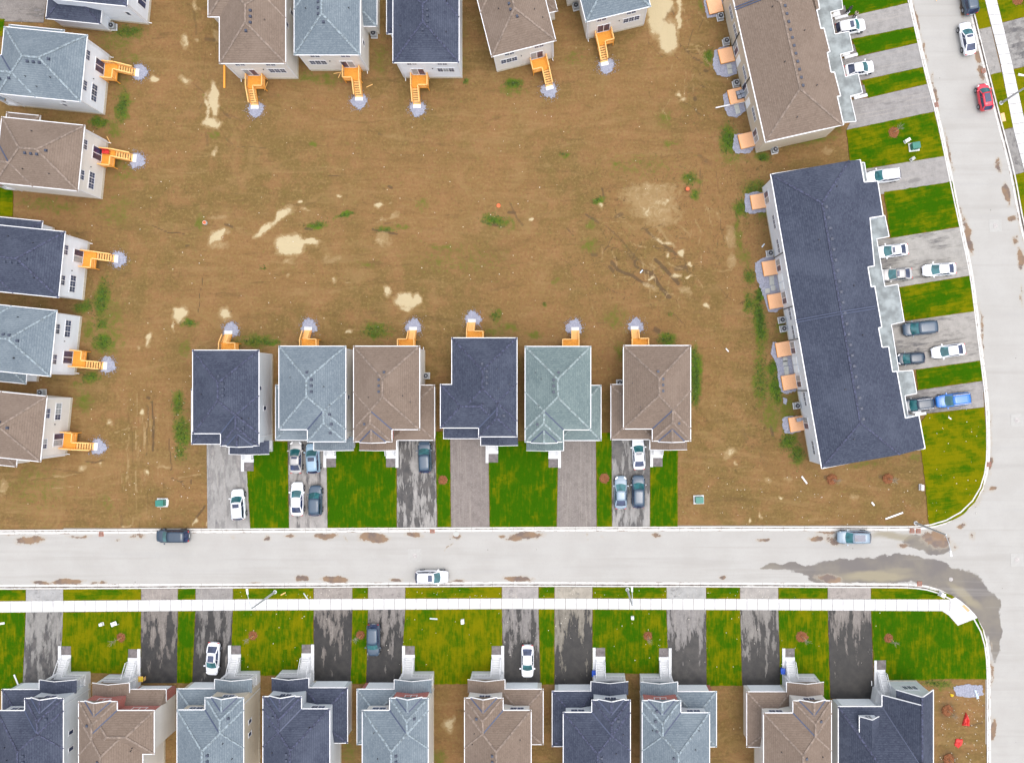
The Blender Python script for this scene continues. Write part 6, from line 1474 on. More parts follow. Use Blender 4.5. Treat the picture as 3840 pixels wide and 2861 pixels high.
    for s_ in (-1, 1):
        MB().box((bf * L - .12, s_ * (hw + .09), zb + .02), (.16, .22, .13)).build('mirror', PM, e)
        MB().hexa([(L * .43, s_ * hw * .5, .6), (L * .40, s_ * hw * .9, .6), (L * .44, s_ * hw * .84, .6), (L * .49, s_ * hw * .5, .6)], [(L * .425, s_ * hw * .5, .795), (L * .39, s_ * hw * .88, .87), (L * .43, s_ * hw * .83, .83), (L * .482, s_ * hw * .5, .72)]).build('headlight', 'lamp', e)
        MB().box((-L * .485, s_ * hw * .68, st[1][2] - .12), (.1, hw * .3, .14)).build('taillight', 'tail', e)
    lm = MB(); lm.bar((L * .37, -hw * .72, st[8][2] + .06), (L * .37, hw * .72, st[8][2] + .06), .015, .02); lm.build('hood_seam', 'black', e)
    MB().box((L * .5 - .01, 0, .48), (.06, Wd * .42, .2)).build('grille', 'black', e)
    MB().box((-L * .5 + .01, 0, .62), (.03, .5, .13)).build('licence_plate', 'trim', e)
    _protos[key] = e
    return e, True
def car(typ, paint, c, x, y, head, label, sun=0, rails=0, L=None):
    w = W(*P(c, x, y), .8)
    e, new = car_proto(typ, paint, sun, rails)
    if not new: e = copy_tree(e)
    e.location = (w[0], w[1], 0.03); e.rotation_euler = (0, 0, R_(head))
    if L: s_ = L / TYPES[typ][0]; e.scale = (s_, 1, 1)
    tag(e, label, 'car', 'cars parked on the drives and along the kerbs')
    return e
car('suv', 'white', 'd0', 770, 224, 10, 'white car with a sunroof on the top drive of the taupe townhouses', 1, L=4.35)
car('sedan', 'white', 'd0', 845, 567, 9, 'white sedan on the second drive of the taupe townhouses', 0, L=4.3)
car('suv', 'white', 'd0', 1040, 1455, 187, 'white wagon on the uppermost drive of the charcoal townhouses', 0, 1, L=4.85)
car('sedan', 'white', 'd1', 1112, 530, 187, 'white sedan with a sunroof tucked under the charcoal townhouses', 1, L=4.75)
car('sedan', 'silver', 'd1', 1148, 725, 184, 'silver sedan close to the charcoal townhouses', 1)
car('sedan', 'white', 'd1', 1505, 685, 184, 'white sedan parked across from the silver sedan near the kerb', 0, L=4.85)
car('van', 'slate', 'd1', 1340, 1170, 186, 'dark minivan beside the charcoal townhouses', 0, L=4.75)
car('sedan', 'white', 'd1', 1580, 1357, 188, 'white sedan near the kerb below the dark minivan', 0, L=4.9)
car('hatch', 'navy', 'd1', 1268, 1420, 184, 'dark teal hatchback left of a white sedan on the drive')
car('suv', 'blue', 'd2', 1618, 220, 187, 'bright blue wagon on the lowest townhouse drive', 0, 1, L=4.95)
car('suv', 'navy', 'd2', 1322, 258, 187, 'dark green car behind the bright blue wagon', 0, 1)
car('suv', 'white', 'a2', 1968, 1082, 94, 'white car with a large sunroof alone on the leftmost middle-row drive', 1, L=4.4)
car('sedan', 'silver', 'b2', 350, 693, 90, 'silver beige sedan under the slate grey eave', 1)
car('suv', 'sky', 'b2', 492, 700, 94, 'pale blue car beside the silver beige sedan', 1, L=4.3)
car('sedan', 'white', 'b2', 362, 1037, 90, 'white sedan behind the silver beige sedan', 0, L=4.85)
car('suv', 'slate', 'b2', 513, 1050, 90, 'dark slate car beside a white sedan near the kerb', L=4.35)
car('suv', 'slate', 'b2', 1416, 690, 92, 'dark blue-grey car alone on the wet middle drive', L=4.5)
car('sedan', 'white', 'c2', 1090, 663, 93, 'white sedan with a sunroof at the right-end middle-row house', 1, L=4.6)
car('sedan', 'ice', 'c2', 943, 983, 90, 'pale grey-blue sedan at the left of a parked pair', 0, L=4.75)
car('suv', 'slate', 'c2', 1088, 975, 90, 'dark slate car at the right of the pale grey-blue sedan', L=4.65)
car('suv', 'navy', 'a2', 1425, 1343, 180, 'navy car parked on the street beside the mud lot', L=4.75)
car('suv', 'white', 'b3', 1475, 114, 0, 'white car with a dark sunroof parked on the street by the verge', 1, 1, L=4.7)
car('suv', 'ice', 'd2', 797, 1352, 180, 'grey-blue car parked in the muddy water by the right end of the street', 2, L=4.75)
car('sedan', 'white', 'd0', 1737, 317, 101, 'white sedan parked on the right-hand road above the red car', 1, L=4.75)
car('hatch', 'red', 'd0', 1878, 802, 100, 'red hatchback parked on the right-hand road', 2)
car('suv', 'slate', 'd0', 1747, -14, 101, 'dark car cut off by the top edge on the right-hand road', L=4.75)
car('sedan', 'white', 'a3', 1757, 792, 266, 'white coupe with a long dark sunroof on a wet drive in the bottom row', 2, L=4.75)
car('suv', 'slate', 'b3', 992, 637, 270, 'dark slate car on a black wet drive in the bottom row', L=4.6)
car('sedan', 'white', 'c3', 172, 812, 270, 'white sedan parked nose to the garage right of the wide yellow-green lawn', 0, L=4.7)
# ------------------------------------------------------------------ street lamps
def lamp(bx, by, ax, ay, label, h=8.8):
    """base pixel on the ground; (ax, ay) = world direction of the arm"""
    w = W(bx, by); e = empty('street_lamp', (w[0], w[1], 0), label, 'street lamp', 'street lamps')
    MB().cyl((0, 0, -.05), (0, 0, .12), .28, n=14).build('base', 'conc', e)
    MB().cyl((0, 0, .1), (0, 0, h), .17, .085, 14).build('pole', 'galv', e)
    d = Vector((ax, ay, 0)).normalized(); a0 = Vector((0, 0, h - .15)); a1 = d * 1.1 + Vector((0, 0, h + .35)); a2 = d * 2.1 + Vector((0, 0, h + .45))
    m = MB(); m.cyl(a0, a1, .05, .045, 8); m.cyl(a1, a2, .045, .04, 8); m.build('arm', 'galv', e)
    m = MB(); q = d.cross(Vector((0, 0, 1))); c = a2 + d * .35
    m.hexa([c - d * .4 - q * .12 - Vector((0, 0, .06)), c + d * .35 - q * .16 - Vector((0, 0, .06)), c + d * .35 + q * .16 - Vector((0, 0, .06)), c - d * .4 + q * .12 - Vector((0, 0, .06))], [c - d * .4 - q * .08 + Vector((0, 0, .06)), c + d * .35 - q * .12 + Vector((0, 0, .05)), c + d * .35 + q * .12 + Vector((0, 0, .05)), c - d * .4 + q * .08 + Vector((0, 0, .06))])
    m.build('lamp_head', 'trim', e)
lamp(*P('b3', 180, 237), -.15, 1, 'street lamp standing in the verge near the left of the sidewalk')
lamp(*P('c3', 997, 218), -.05, 1, 'street lamp standing in the verge near the middle of the sidewalk')
lamp(*P('d2', 1308, 1235), .17, -1, 'street lamp at the corner of the mud lot by the junction', h=9.2)
lamp(*P('d0', 2012, 855), -1, .2, 'street lamp beside the right-hand road below the red car')
# ------------------------------------------------------------------ street ironwork
def grate(c, x, y, ang, label):
    w = W(*P(c, x, y)); e = empty('storm_grate', (w[0], w[1], -.1), label, 'storm drain', 'storm drains along the gutters', R_(ang))
    MB().box((0, 0, .02), (.66, .66, .06)).build('frame', 'rust', e)
    for j in range(5): MB().box((0, lerp(-.24, .24, j / 4), .065), (.54, .06, .03)).build('grate_bar', 'iron', e)
for q in (('d0', 1478, 866, 12, 'storm drain on the left kerb of the right-hand road by the lower bare drive'), ('d0', 1870, 585, 12, 'storm drain between the white sedan and the red car'), ('a2', 833, 1328, 0, 'storm drain on the street left of the navy car'), ('b2', 1478, 1300, 0, 'storm drain on the street below the third middle-row drive'),
          ('d2', 1915, 752, 3, 'storm drain beside the corner lawn on the right-hand road'), ('d2', 1280, 1300, 0, 'left one of the paired storm drains near the corner lamp'), ('d2', 1332, 1301, 0, 'right one of the paired storm drains near the corner lamp'), ('d3', 1342, 172, 0, 'storm drain by the big grey puddle at the bottom corner')): grate(*q)
def manhole(c, x, y, r, mt, label, patch=0):
    w = W(*P(c, x, y)); e = empty('manhole', (w[0], w[1], -.12), label, 'manhole cover', 'manhole covers')
    if patch:
        MB().box((0, 0, .008), (patch, patch, .02), .03).build('patch', M['patch'], e)
    MB().cyl((0, 0, 0), (0, 0, .035), r, n=24).build('frame', 'iron2', e)
    MB().cyl((0, 0, .03), (0, 0, .045), r * .82, n=24).build('cover', mt, e)
M['patch'] = simple('patched_paving', (.35, .345, .33), .9, var=.05)
manhole('b2', 1333, 1505, .34, 'iron2', 'manhole cover in the middle of the street', 1.9)
manhole('b2', 1675, 1325, .45, 'slabp', 'manhole cover in a dirt patch at the upper kerb')
manhole('d1', 1970, 322, .36, 'iron2', 'manhole cover high up on the right-hand road', 1.8)
manhole('d2', 2150, 388, .38, 'iron2', 'manhole cover on the right-hand road beside the corner lawn', 1.8)
manhole('d2', 2150, 1540, .36, 'iron2', 'manhole cover at the right of the junction', 1.9)
manhole('d3', 1602, 135, .3, 'iron2', 'manhole cover in the big grey puddle')
# ------------------------------------------------------------------ utility boxes
def transformer(c, x, y, ang, label):
    w = W(*P(c, x, y), .5); e = empty('transformer_box', (w[0], w[1], 0), label, 'transformer', 'green transformer boxes', R_(ang))
    MB().box((0, 0, .06), (1.5, 1.25, .16)).build('pad', 'conc', e)
    m = MB(); m.hexa([(-.55, -.45, .14), (.55, -.45, .14), (.55, .45, .14), (-.55, .45, .14)], [(-.53, -.38, .9), (.53, -.38, .9), (.53, .43, 1.0), (-.53, .43, 1.0)]); m.build('cabinet', 'green', e)
    MB().box((0, .02, 1.0), (1.12, .9, .06)).build('lid', 'green', e)
transformer('a2', 1330, 1070, 0, 'green transformer box on the mud lot at the left')
transformer('c2', 1590, 1045, 2, 'green transformer box on the mud right of the middle row')
transformer('d0', 1303, 1210, 8, 'green transformer box on the lawn between the townhouse blocks')
def pedestal(c, x, y, ang, label, col='trim', dims=(.3, .3, .9), name='utility_pedestal'):
    w = W(*P(c, x, y), dims[2] / 2); e = empty(name, (w[0], w[1], 0), label, 'utility box', None, R_(ang))
    MB().box((0, 0, .04), (dims[0] + .12, dims[1] + .12, .1)).build('base', 'conc', e)
    MB().box((0, 0, dims[2] / 2), dims).build('cabinet', col, e); MB().box((0, 0, dims[2]), (dims[0] + .05, dims[1] + .05, .06)).build('lid', col, e)
pedestal('d0', 1238, 1163, 30, 'pale utility box beside the green transformer on the lawn', dims=(.75, .35, .6))
pedestal('d0', 1282, 1315, 35, 'pale green utility box at the lower edge of the lawn between townhouses', 'slabp', (.5, .35, .6))
pedestal('d2', 1357, 942, 0, 'white utility box at the edge of the corner lawn', dims=(.32, .75, .8))
pedestal('a3', 838, 505, 10, 'small white utility box on the lawn, left of the leaning board', dims=(.4, .35, .5))
pedestal('b3', 1728, 483, 5, 'small white utility box on the widest bottom lawn', dims=(.35, .55, .5))
pedestal('c3', 1040, 452, 0, 'small white utility box below the middle street lamp', dims=(.32, .32, .6))
pedestal('d3', 1525, 260, -25, 'white utility box at the tip of the corner verge', dims=(.55, .55, .9))
# board leaning on the lawn
w = W(*P('a3', 943, 500), .5); e = empty('lawn_sign', (w[0], w[1], 0), 'white sign board standing on the second bottom lawn', 'sign', None, R_(20))
MB().box((0, 0, .62), (.85, .55, .05), 0).build('board', 'trim', e)
for x in (-.35, .35): MB().box((x, -.3, .3), (.06, .06, .7)).build('leg', 'trim', e)
for j, (dx, dy, ww) in enumerate(((.1, .1, .3), (.15, 0, .2))): MB().box((dx, dy, .65), (ww, .05, .012)).build('print', 'black', e)
# orange pipe risers
for c, x, y, lb in (('a1', 1690, 298, 'orange pipe riser in the mud at the left'), ('c0', 1495, 1563, 'orange pipe riser in the mud near the townhouses')):
    w = W(*P(c, x, y), .3); e = empty('pipe_riser', (w[0], w[1], 0), lb, 'pipe')
    MB().cyl((0, 0, -.1), (0, 0, .35), .3, n=18).build('ring', 'slabp' if c == 'a1' else 'rust', e)
    MB().cyl((0, 0, .3), (0, 0, .42), .22, n=16).build('cap', 'orange', e)
w = W(*P('b1', 2026, 158)); o = MB().cyl((0, 0, 0), (0, 0, .06), .27, n=18).build('orange_lid', 'orange'); o.location = (w[0], w[1], -.02); tag(o, 'orange lid lying in the middle of the mud', 'lid')
# ------------------------------------------------------------------ saplings in mulch rings
def sapling(c, x, y, label, mr=.68, h=3.2, tree=True, lean=0, big=0, soil=False):
    rr = random.Random(int(x * 7 + y)); w = W(*P(c, x, y)); e = empty('sapling', (w[0], w[1], .04), label, 'sapling' if tree else 'mulch ring', 'young trees in mulch rings' if tree else None)
    if not tree: e.name = 'mulch_ring'
    m = MB(); n = 26; ring = [(math.cos(2 * math.pi * j / n) * mr * (1 + rr.uniform(-.12, .12)) * (1 + .25 * big * max(0, math.cos(2 * math.pi * j / n + .8))), math.sin(2 * math.pi * j / n) * mr * (1 + rr.uniform(-.12, .12)), -.02) for j in range(n)]
    for j in range(n):
        p, q = ring[j], ring[(j + 1) % n]; mp, mq = (p[0] * .72, p[1] * .72, .13), (q[0] * .72, q[1] * .72, .13)
        m.face([p, q, mq, mp]); m.face([mp, mq, (0, 0, .05)])
    for _ in range(60):
        t = rr.uniform(0, 6.28); r = mr * rr.uniform(.2, 1.25); px, py = math.cos(t) * r, math.sin(t) * r; a = rr.uniform(0, 3.14); l_ = rr.uniform(.03, .08)
        m.bar((px - math.cos(a) * l_, py - math.sin(a) * l_, .1 if r < mr * .8 else .03), (px + math.cos(a) * l_, py + math.sin(a) * l_, .14 if r < mr * .8 else .05), .03)
    m.build('mulch', 'mulch', e)
    if tree:
        MB().cyl((0, 0, 0), (.05, .03, h * .75), .035, .018, 7).build('trunk', 'bark', e)
        b = MB()
        for j in range(22):
            z = rr.uniform(h * .4, h * .8); t = rr.uniform(0, 6.28); l_ = rr.uniform(.35, .8); p0 = (.05 * z / h, .03 * z / h, z); p1 = (p0[0] + math.cos(t) * l_ * .5, p0[1] + math.sin(t) * l_ * .5, z + l_ * .75)
            b.cyl(p0, p1, .014, .006, 4, False)
            for _ in range(2):
                t2 = t + rr.uniform(-.8, .8); b.cyl([lerp(p0[i], p1[i], .6) for i in range(3)], (p1[0] + math.cos(t2) * .2, p1[1] + math.sin(t2) * .2, p1[2] + .1), .008, .004, 3, False)
        b.build('crown', 'bark', e)
        MB().box((.2, 0, .6), (.05, .05, 1.3)).build('stake', 'woodl', e)
for c, x, y, kw, lb in (('a3', 1000, 612, {}, 'bare sapling right of the white sign board on the second bottom lawn'), ('a3', 2090, 597, {}, 'bare sapling right of the white coupe'), ('b3', 885, 592, {}, 'bare sapling on the narrow lawn left of a dark car'), ('c3', 1165, 600, {}, 'bare sapling on the lawn between the seventh and eighth bottom houses'), ('d3', 365, 605, dict(mr=.85, big=1), 'bare sapling in the widest mulch patch on a bottom lawn'),
                        ('d3', 1083, 620, {}, 'bare sapling on the big corner lawn at the bottom'), ('d0', 1125, 1095, dict(mr=.85), 'bare sapling on the lawn between the two townhouse blocks'), ('d0', 2150, 2, dict(mr=.85), 'bare sapling in the top right corner'), ('d2', 615, 875, dict(mr=.75), 'left one of two bare saplings in the mud below the charcoal townhouses'),
                        ('d2', 1080, 870, dict(mr=.75), 'right one of two bare saplings in the mud below the charcoal townhouses'), ('d3', 1570, 1215, dict(mr=.8), 'upper bare sapling in the dirt beside the corner house'), ('d3', 1580, 1620, dict(mr=.8), 'lower bare sapling in the dirt beside the corner house')):
    sapling(c, x, y, lb, **kw)
sapling('b2', 1567, 880, 'round mulch ring on the narrow lawn right of a dark blue-grey car', mr=.72, tree=False)
sapling('c2', 808, 866, 'round mulch ring on the narrow lawn left of the pale grey-blue sedan', mr=.78, tree=False)
# ------------------------------------------------------------------ loose boards, bins, tarpaulins, furniture
def board(c, x, y, ang, ln, wd, mt, label, z=.04, cat='board', name='plank'):
    w = W(*P(c, x, y)); o = MB().box((0, 0, 0), (ln, wd, .05)).build(name, mt); o.location = (w[0], w[1], z); o.rotation_euler = (0, 0, R_(ang)); tag(o, label, cat); return o
board('a0', 1855, 635, 90, 3.3, .28, 'wood', 'long orange plank beside the leftmost top-row house', .06)
board('d2', 388, 880, -54, 1.3, .22, 'trim', 'white board lying in the mud left of the two saplings')
board('d2', 955, 1077, -50, .6, .22, 'trim', 'short white board lying between the saplings and the street')
board('d2', 1130, 1175, 20, 2.7, .22, 'trim', 'long white board in the mud near the corner street lamp')
board('c1', 1822, 1350, -50, .6, .15, 'trim', 'small pale board lying in the mud left of the charcoal townhouses')
board('b0', 960, 712, 25, 1.0, .09, 'woodl', 'thin lumber offcut right of the second top-row deck')
board('b0', 700, 605, 12, 1.3, .09, 'woodl', 'thin lumber offcut left of the second top-row deck')
board('b0', 715, 620, 65, 1.0, .09, 'woodl', 'steep thin lumber offcut left of the second top-row deck')
board('b0', 105, 715, 70, 1.3, .1, 'woodl', 'thin lumber offcut right of the leftmost top-row deck')
board('b3', 1490, 458, -4, 1.1, .2, 'galv', 'grey board on the widest bottom lawn', .08)
board('b3', 248, 252, 28, .8, .14, 'woodl', 'pale lumber piece on the verge right of the left street lamp', .08)
board('b3', 433, 270, -55, 1.0, .16, 'galv', 'grey board on the verge left of a drive apron', .08)
board('d0', 2028, 972, -78, 1.2, .55, 'woodp', 'plywood sheet on the verge below the red car', .09, 'plywood', 'plywood_sheet')
board('c0', 1845, 871, 12, 4.3, .16, 'trim', 'long white downpipe lying from the taupe townhouses into the mud', .2, 'pipe', 'pipe')
board('a3', 140, 965, -68, 1.8, .2, 'trim', 'white post lying at the lower end of the leftmost bottom lawn', .12, 'post', 'post')
board('a3', 15, 497, 8, .9, .28, 'trim', 'white board at the left edge on the leftmost bottom lawn', .09)
board('a2', 1390, 1065, 88, .8, .18, 'litter', 'pale board beside the left green transformer box')
board('d2', 1588, 370, -35, .5, .16, 'trim', 'small white board at the top of the corner lawn', .08)
board('c1', 1113, 702, 50, .55, .16, 'sheet', 'small pale green plastic piece in the churned mud')
board('d1', 48, 487, 50, .6, .16, 'sheet', 'small pale green plastic piece beside the charcoal townhouses')
board('a0', 900, 1160, -62, 1.2, .08, 'woodl', 'thin lumber offcut at the corner of the taupe house on the left edge')
board('d3', 943, 990, 90, .7, .1, 'trim', 'small white strip on the black wet drive of the corner house', .07)
board('d0', 1478, 10, 0, .1, .1, 'woodl', 'tiny wood block by the kerb at the top', .07)
def bin_(c, x, y, label):
    w = W(*P(c, x, y), .4); e = empty('recycling_bin', (w[0], w[1], 0.03), label, 'bin', 'blue bins by the front steps')
    m = MB(); m.hexa([(-.22, -.3, 0), (.22, -.3, 0), (.22, .3, 0), (-.22, .3, 0)], [(-.28, -.38, .75), (.28, -.38, .75), (.28, .38, .75), (-.28, .38, .75)]); m.build('tub', 'blue', e)
    MB().box((0, 0, .77), (.62, .82, .05)).build('lid', 'blue', e)
bin_('c3', 722, 905, 'blue bin by the steps of the seventh bottom house')
bin_('d3', 207, 885, 'blue bin by the steps of the ninth bottom house')
# orange slatted panel leaning at the second bottom house
w = W(*P('a3', 1148, 968), 1.0); e = empty('slatted_panel', (w[0], w[1], 0), 'orange slatted panel leaning by the porch of the red brick house', 'panel')
m = MB(); m.bar((-.5, -.35, .5), (.5, -.2, .9), .08); m.bar((-.5, .35, .5), (.5, .5, .9), .08); m.build('frame', 'woodl', e)
for j in range(5): MB().bar((lerp(-.45, .45, j / 4), -.35 + .15 * j / 4, lerp(.5, .9, j / 4)), (lerp(-.45, .45, j / 4), .38 + .12 * j / 4, lerp(.5, .9, j / 4)), .13, .04).build('slat', 'yellow', e)
for x in (-.45, .45): MB().box((x, 0, .25), (.06, .5, .6)).build('leg', 'woodl', e)
def tarp(c, pts, mt, label, h=.25, name='tarpaulin'):
    q = [W(*P(c, *p))[:2] for p in pts]; cx, cy = centroid(q); m = MB(); rr = random.Random(len(pts) * 7 + int(cx))
    rings = []
    for f, z in ((1, 0.0), (.8, h * .7), (.45, h), (.15, h * .75)):
        rg = []
        for i in range(len(q)):
            for t in (0, .33, .66):
                a, b = q[i], q[(i + 1) % len(q)]; x, y = lerp(a[0], b[0], t) - cx, lerp(a[1], b[1], t) - cy
                rg.append((x * f * rr.uniform(.94, 1.06), y * f * rr.uniform(.94, 1.06), z * rr.uniform(.6, 1.3)))
        rings.append(rg)
    n = len(rings[0])
    for a, b in zip(rings[:-1], rings[1:]):
        for i in range(n): m.face([a[i], a[(i + 1) % n], b[(i + 1) % n], b[i]])
    m.face(rings[-1])
    o = m.build(name, mt); o.location = (cx, cy, 0); tag(o, label, 'tarpaulin' if mt == 'red' else 'sheet'); return o
tarp('d3', [(1722, 1225), (1752, 1290), (1748, 1345), (1690, 1340)], 'red', 'red triangular tarpaulin in the dirt beside the corner house', .4)
tarp('d3', [(1640, 1448), (1700, 1455), (1690, 1500), (1660, 1528), (1625, 1500)], 'red', 'red square tarpaulin below the triangular one', .2)
tarp('d3', [(1592, 1075), (1625, 1085), (1615, 1105), (1595, 1100)], 'yellow', 'yellow plastic bag in the dirt beside the corner house', .2, 'plastic_bag')
tarp('d3', [(1785, 1040), (1805, 1045), (1835, 1120), (1812, 1122)], 'sheet', 'crumpled pale blue sheet near the kerb beside the corner house', .2, 'crumpled_sheet')
gravel_poly([('d3', 1620, 1020), ('d3', 1730, 1000), ('d3', 1860, 1010), ('d3', 1865, 1090), ('d3', 1760, 1110), ('d3', 1640, 1090)], 'gravel_patch')
# patio furniture and barbecue
w = W(*P('c0', 1930, 785), .6); e = empty('patio_sofa', (w[0], w[1], .46), 'grey cushioned patio set on a pine deck of the taupe townhouses', 'patio set', None, R_(14))
for cx, cy in ((-.28, .3), (.28, .38), (-.2, -.3), (.36, -.22)): MB().box((cx, cy, .28), (.5, .5, .14)).build('cushion', 'greyplastic', e)
MB().box((.04, .03, .1), (1.15, 1.2, .2)).build('frame', 'black', e)
w = W(*P('d2', 335, 382), .8); e = empty('barbecue', (w[0], w[1], .46), 'small grey barbecue on the lowest pine deck', 'barbecue', None, R_(12))
MB().box((0, 0, .75), (.6, .5, .3)).build('lid', 'greyplastic', e); MB().box((.5, 0, .72), (.35, .4, .04)).build('side_shelf', 'greyplastic', e)
for cx in (-.25, .25):
    for cy in (-.2, .2): MB().box((cx, cy, .3), (.05, .05, .6)).build('leg', 'black', e)
# ------------------------------------------------------------------ people
def person(c, x, y, head, label, joints, top, bottom, hairc='hair'):
    w = W(*P(c, x, y), 0); e = empty('person', (w[0], w[1], .04), label, 'person', None, R_(head))
    V = joints['v']; E = joints['e']; Rr = joints['r']
    me = bpy.data.meshes.new('body'); me.from_pydata(V, E, []); o = bpy.data.objects.new('body', me); C.objects.link(o); o.parent = e
    sk = o.modifiers.new('skin', 'SKIN')
    for i, r in enumerate(Rr): me.skin_vertices[0].data[i].radius = (r, r)
    me.skin_vertices[0].data[0].use_root = True
    o.modifiers.new('smooth', 'SUBSURF').render_levels = 1
    me.materials.append(M[top])
    # trousers over the legs, hair, hands
    m = MB()
    for a, b, r0, r1 in joints['legs']: m.cyl(V[a], V[b], r0, r1, 10)
    m.build('trousers', bottom, e, smooth=True)
    hd = V[joints['head']]; hm = MB()
    for k_ in range(6):
        z0, z1 = lerp(-.02, .13, k_ / 6), lerp(-.02, .13, (k_ + 1) / 6); r0, r1 = (max(.001, .13 ** 2 - z0 ** 2)) ** .5 * .9, (max(.001, .13 ** 2 - z1 ** 2)) ** .5 * .9
        hm.cyl((hd[0] - .015, hd[1], hd[2] + z0), (hd[0] - .015, hd[1], hd[2] + z1), r0, r1, 12)
    hm.build('hair', hairc, e, smooth=True)
    fm = MB(); fm.cyl((hd[0] + .04, hd[1], hd[2] - .1), (hd[0] + .05, hd[1], hd[2] + .04), .06, .075, 10); fm.cyl((hd[0] + .11, hd[1], hd[2] - .02), (hd[0] + .14, hd[1], hd[2] - .03), .015, .02, 6); fm.build('face', 'skin', e, smooth=True)
    for hnd in joints['hands']:
        p = V[hnd]; q = joints['v'][joints['wr'][hnd]]; d = (Vector(p) - Vector(q)).normalized(); h = MB(); h.bar(Vector(p) - d * .02, Vector(p) + d * .08, .08, .03)
        sidev = d.cross(Vector((0, 0, 1))); sidev = sidev.normalized() if sidev.length > .1 else Vector((0, 1, 0))
        for j, l_ in enumerate((.06, .075, .07, .055)): b0 = Vector(p) + d * .08 + sidev * (-.03 + .02 * j); h.bar(b0, b0 + d * l_ + Vector((0, 0, -.015)), .016)
        h.bar(Vector(p) + d * .03 + sidev * .04, Vector(p) + d * .07 + sidev * .075, .018); h.build('hand', 'skin', e)
    for f in joints['feet']:
        p = V[f]; MB().box((p[0] + .06, p[1], .04), (.26, .1, .09)).build('shoe', 'black', e)
# standing, arms forward on a load
stand = dict(v=[(0, 0, .95), (0, 0, 1.2), (.02, 0, 1.42), (.03, 0, 1.53), (.04, 0, 1.66), (0, .1, .9), (.04, .12, .5), (0, .12, .1), (0, -.1, .9), (-.03, -.12, .5), (-.1, -.12, .1), (.02, .2, 1.4), (.08, .26, 1.14), (.32, .2, 1.08), (.02, -.2, 1.4), (.08, -.26, 1.14), (.32, -.2, 1.08)],
             e=[(0, 1), (1, 2), (2, 3), (3, 4), (0, 5), (5, 6), (6, 7), (0, 8), (8, 9), (9, 10), (2, 11), (11, 12), (12, 13), (2, 14), (14, 15), (15, 16)], r=[.15, .14, .15, .055, .1, .09, .065, .045, .09, .065, .045, .06, .045, .035, .06, .045, .035],
             legs=[(0, 5, .16, .12), (5, 6, .1, .075), (6, 7, .075, .055), (8, 9, .1, .075), (9, 10, .075, .055)], head=4, hands=[13, 16], wr={13: 12, 16: 15}, feet=[7, 10])
bend = dict(v=[(0, 0, .85), (.2, 0, 1.0), (.42, 0, 1.08), (.52, 0, 1.1), (.63, 0, 1.08), (0, .1, .82), (.1, .12, .45), (0, .12, .1), (0, -.1, .82), (.1, -.12, .45), (-.05, -.12, .1), (.42, .19, 1.04), (.5, .22, .78), (.6, .15, .58), (.42, -.19, 1.04), (.5, -.22, .78), (.6, -.15, .58)],
            e=stand['e'], r=stand['r'], legs=[(0, 5, .15, .12), (5, 6, .1, .075), (6, 7, .075, .055), (8, 9, .1, .075), (9, 10, .075, .055)], head=4, hands=[13, 16], wr={13: 12, 16: 15}, feet=[7, 10])
person('d0', 792, 150, 60, 'person in a pale top standing beside the white car at the top drive', stand, 'cloth_tan', 'cloth_dark')
person('d0', 735, 112, 45, 'person in dark clothes bending over by the top porch', bend, 'cloth_dark', 'cloth_dark')
w = W(*P('d0', 752, 103), .3); o = MB().box((0, 0, .15), (.5, .28, .3)).build('white_box', 'trim'); o.location = (w[0], w[1], .04); o.rotation_euler = (0, 0, R_(50)); tag(o, 'white box on the ground beside the bending person', 'box')
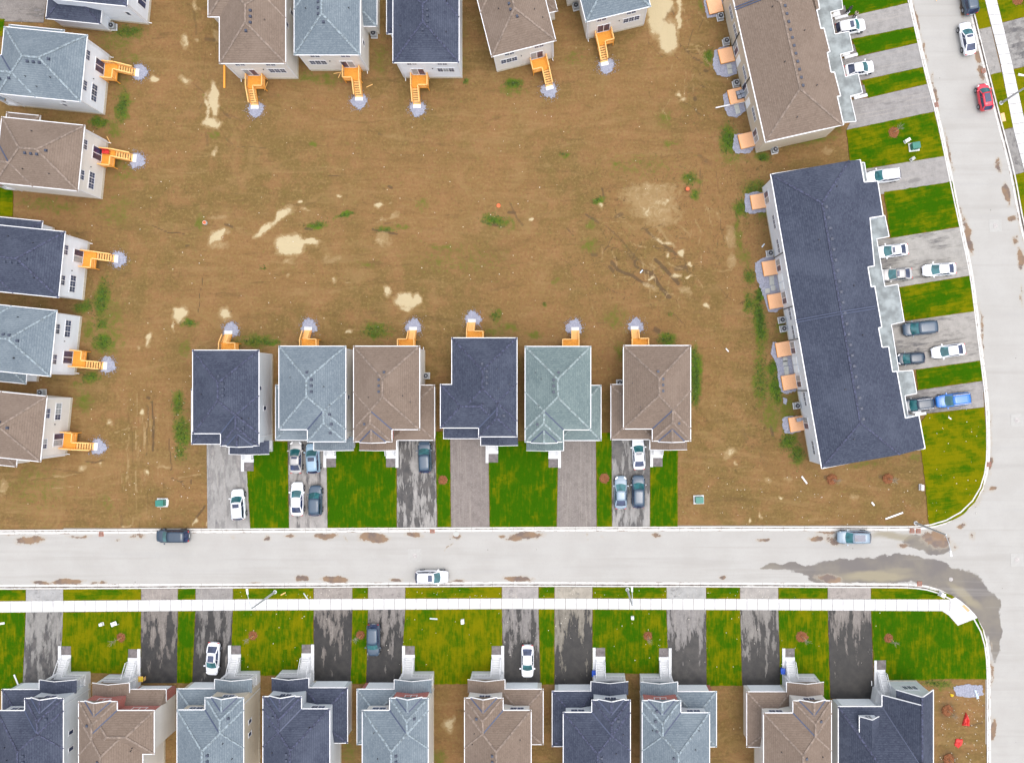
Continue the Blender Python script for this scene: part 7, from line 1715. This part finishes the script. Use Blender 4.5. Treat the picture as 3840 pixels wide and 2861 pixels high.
# ------------------------------------------------------------------ scattered weeds and litter
def scatter(name, mat, n, fn, size, flat=False, seed=1):
    rr = random.Random(seed); V, F_ = [], []
    for _ in range(n):
        px, py = fn(rr); x, y, _z = W(px, py); s_ = rr.uniform(*size); a = rr.uniform(0, 6.28)
        if flat:
            i = len(V); co, si = math.cos(a) * s_, math.sin(a) * s_; r_ = rr.uniform(.4, 1); z0 = flat
            q = [(-co, -si), (si * r_, -co * r_), (co, si), (-si * r_, co * r_)]
            V += [(x + u, y + v, z0 - .05) for u, v in q] + [(x + u * .6, y + v * .6, z0 + s_ * .6) for u, v in q]
            F_ += [(i + 4, i + 5, i + 6, i + 7)] + [(i + j, i + (j + 1) % 4, i + 4 + (j + 1) % 4, i + 4 + j) for j in range(4)]
        else:
            for _b in range(5):
                t = rr.uniform(0, 6.28); l_ = s_ * rr.uniform(.6, 1.2); i = len(V); ww = s_ * .22
                V += [(x - math.sin(t) * ww, y + math.cos(t) * ww, -.04), (x + math.sin(t) * ww, y - math.cos(t) * ww, -.04), (x + math.cos(t) * l_, y + math.sin(t) * l_, s_ * rr.uniform(.3, .9))]
                F_.append((i, i + 1, i + 2))
    me = bpy.data.meshes.new(name); me.from_pydata(V, [], F_); me.materials.append(M[mat]); o = bpy.data.objects.new(name, me); C.objects.link(o); tag(o, kind='stuff'); return o
gsel = [g for g in GREENS if g[6] >= .55]
gw = [g[3] * g[4] * g[6] for g in gsel]
def fw(rr):
    for _ in range(20):
        c, cx, cy, rx, ry, an, st = rr.choices(gsel, gw)[0]; x, y = P(c, cx, cy); a = R_(an)
        u, v = rr.gauss(0, .5) * rx / 2.203, rr.gauss(0, .5) * ry / 2.203
        return x + u * math.cos(a) - v * math.sin(a), y + u * math.sin(a) + v * math.cos(a)
scatter('weeds', 'weed', 9000, fw, (.05, .15), seed=3)
def flit(rr):
    r = rr.random()
    if r < .5: return rr.uniform(230, 2780), rr.uniform(320, 1280)
    if r < .75: return rr.uniform(450, 760), rr.uniform(1400, 1980)
    return rr.uniform(2600, 3440), rr.uniform(1780, 1970)
scatter('pale_stones', 'litter', 260, flit, (.035, .1), flat=-.02, seed=5)
def flawn(rr):
    r = rr.random()
    if r < .4: return rr.uniform(900, 3000), rr.uniform(2212, 2240)
    if r < .85: return rr.uniform(900, 3300), rr.uniform(2295, 2500)
    return rr.uniform(3480, 3680), rr.uniform(1500, 1950)
scatter('lawn_litter', 'litter', 210, flawn, (.04, .11), flat=.06, seed=6)
scatter('corner_stones', 'litter', 90, lambda rr: (rr.uniform(3520, 3690), rr.uniform(2590, 2861)), (.03, .11), flat=-.02, seed=8)
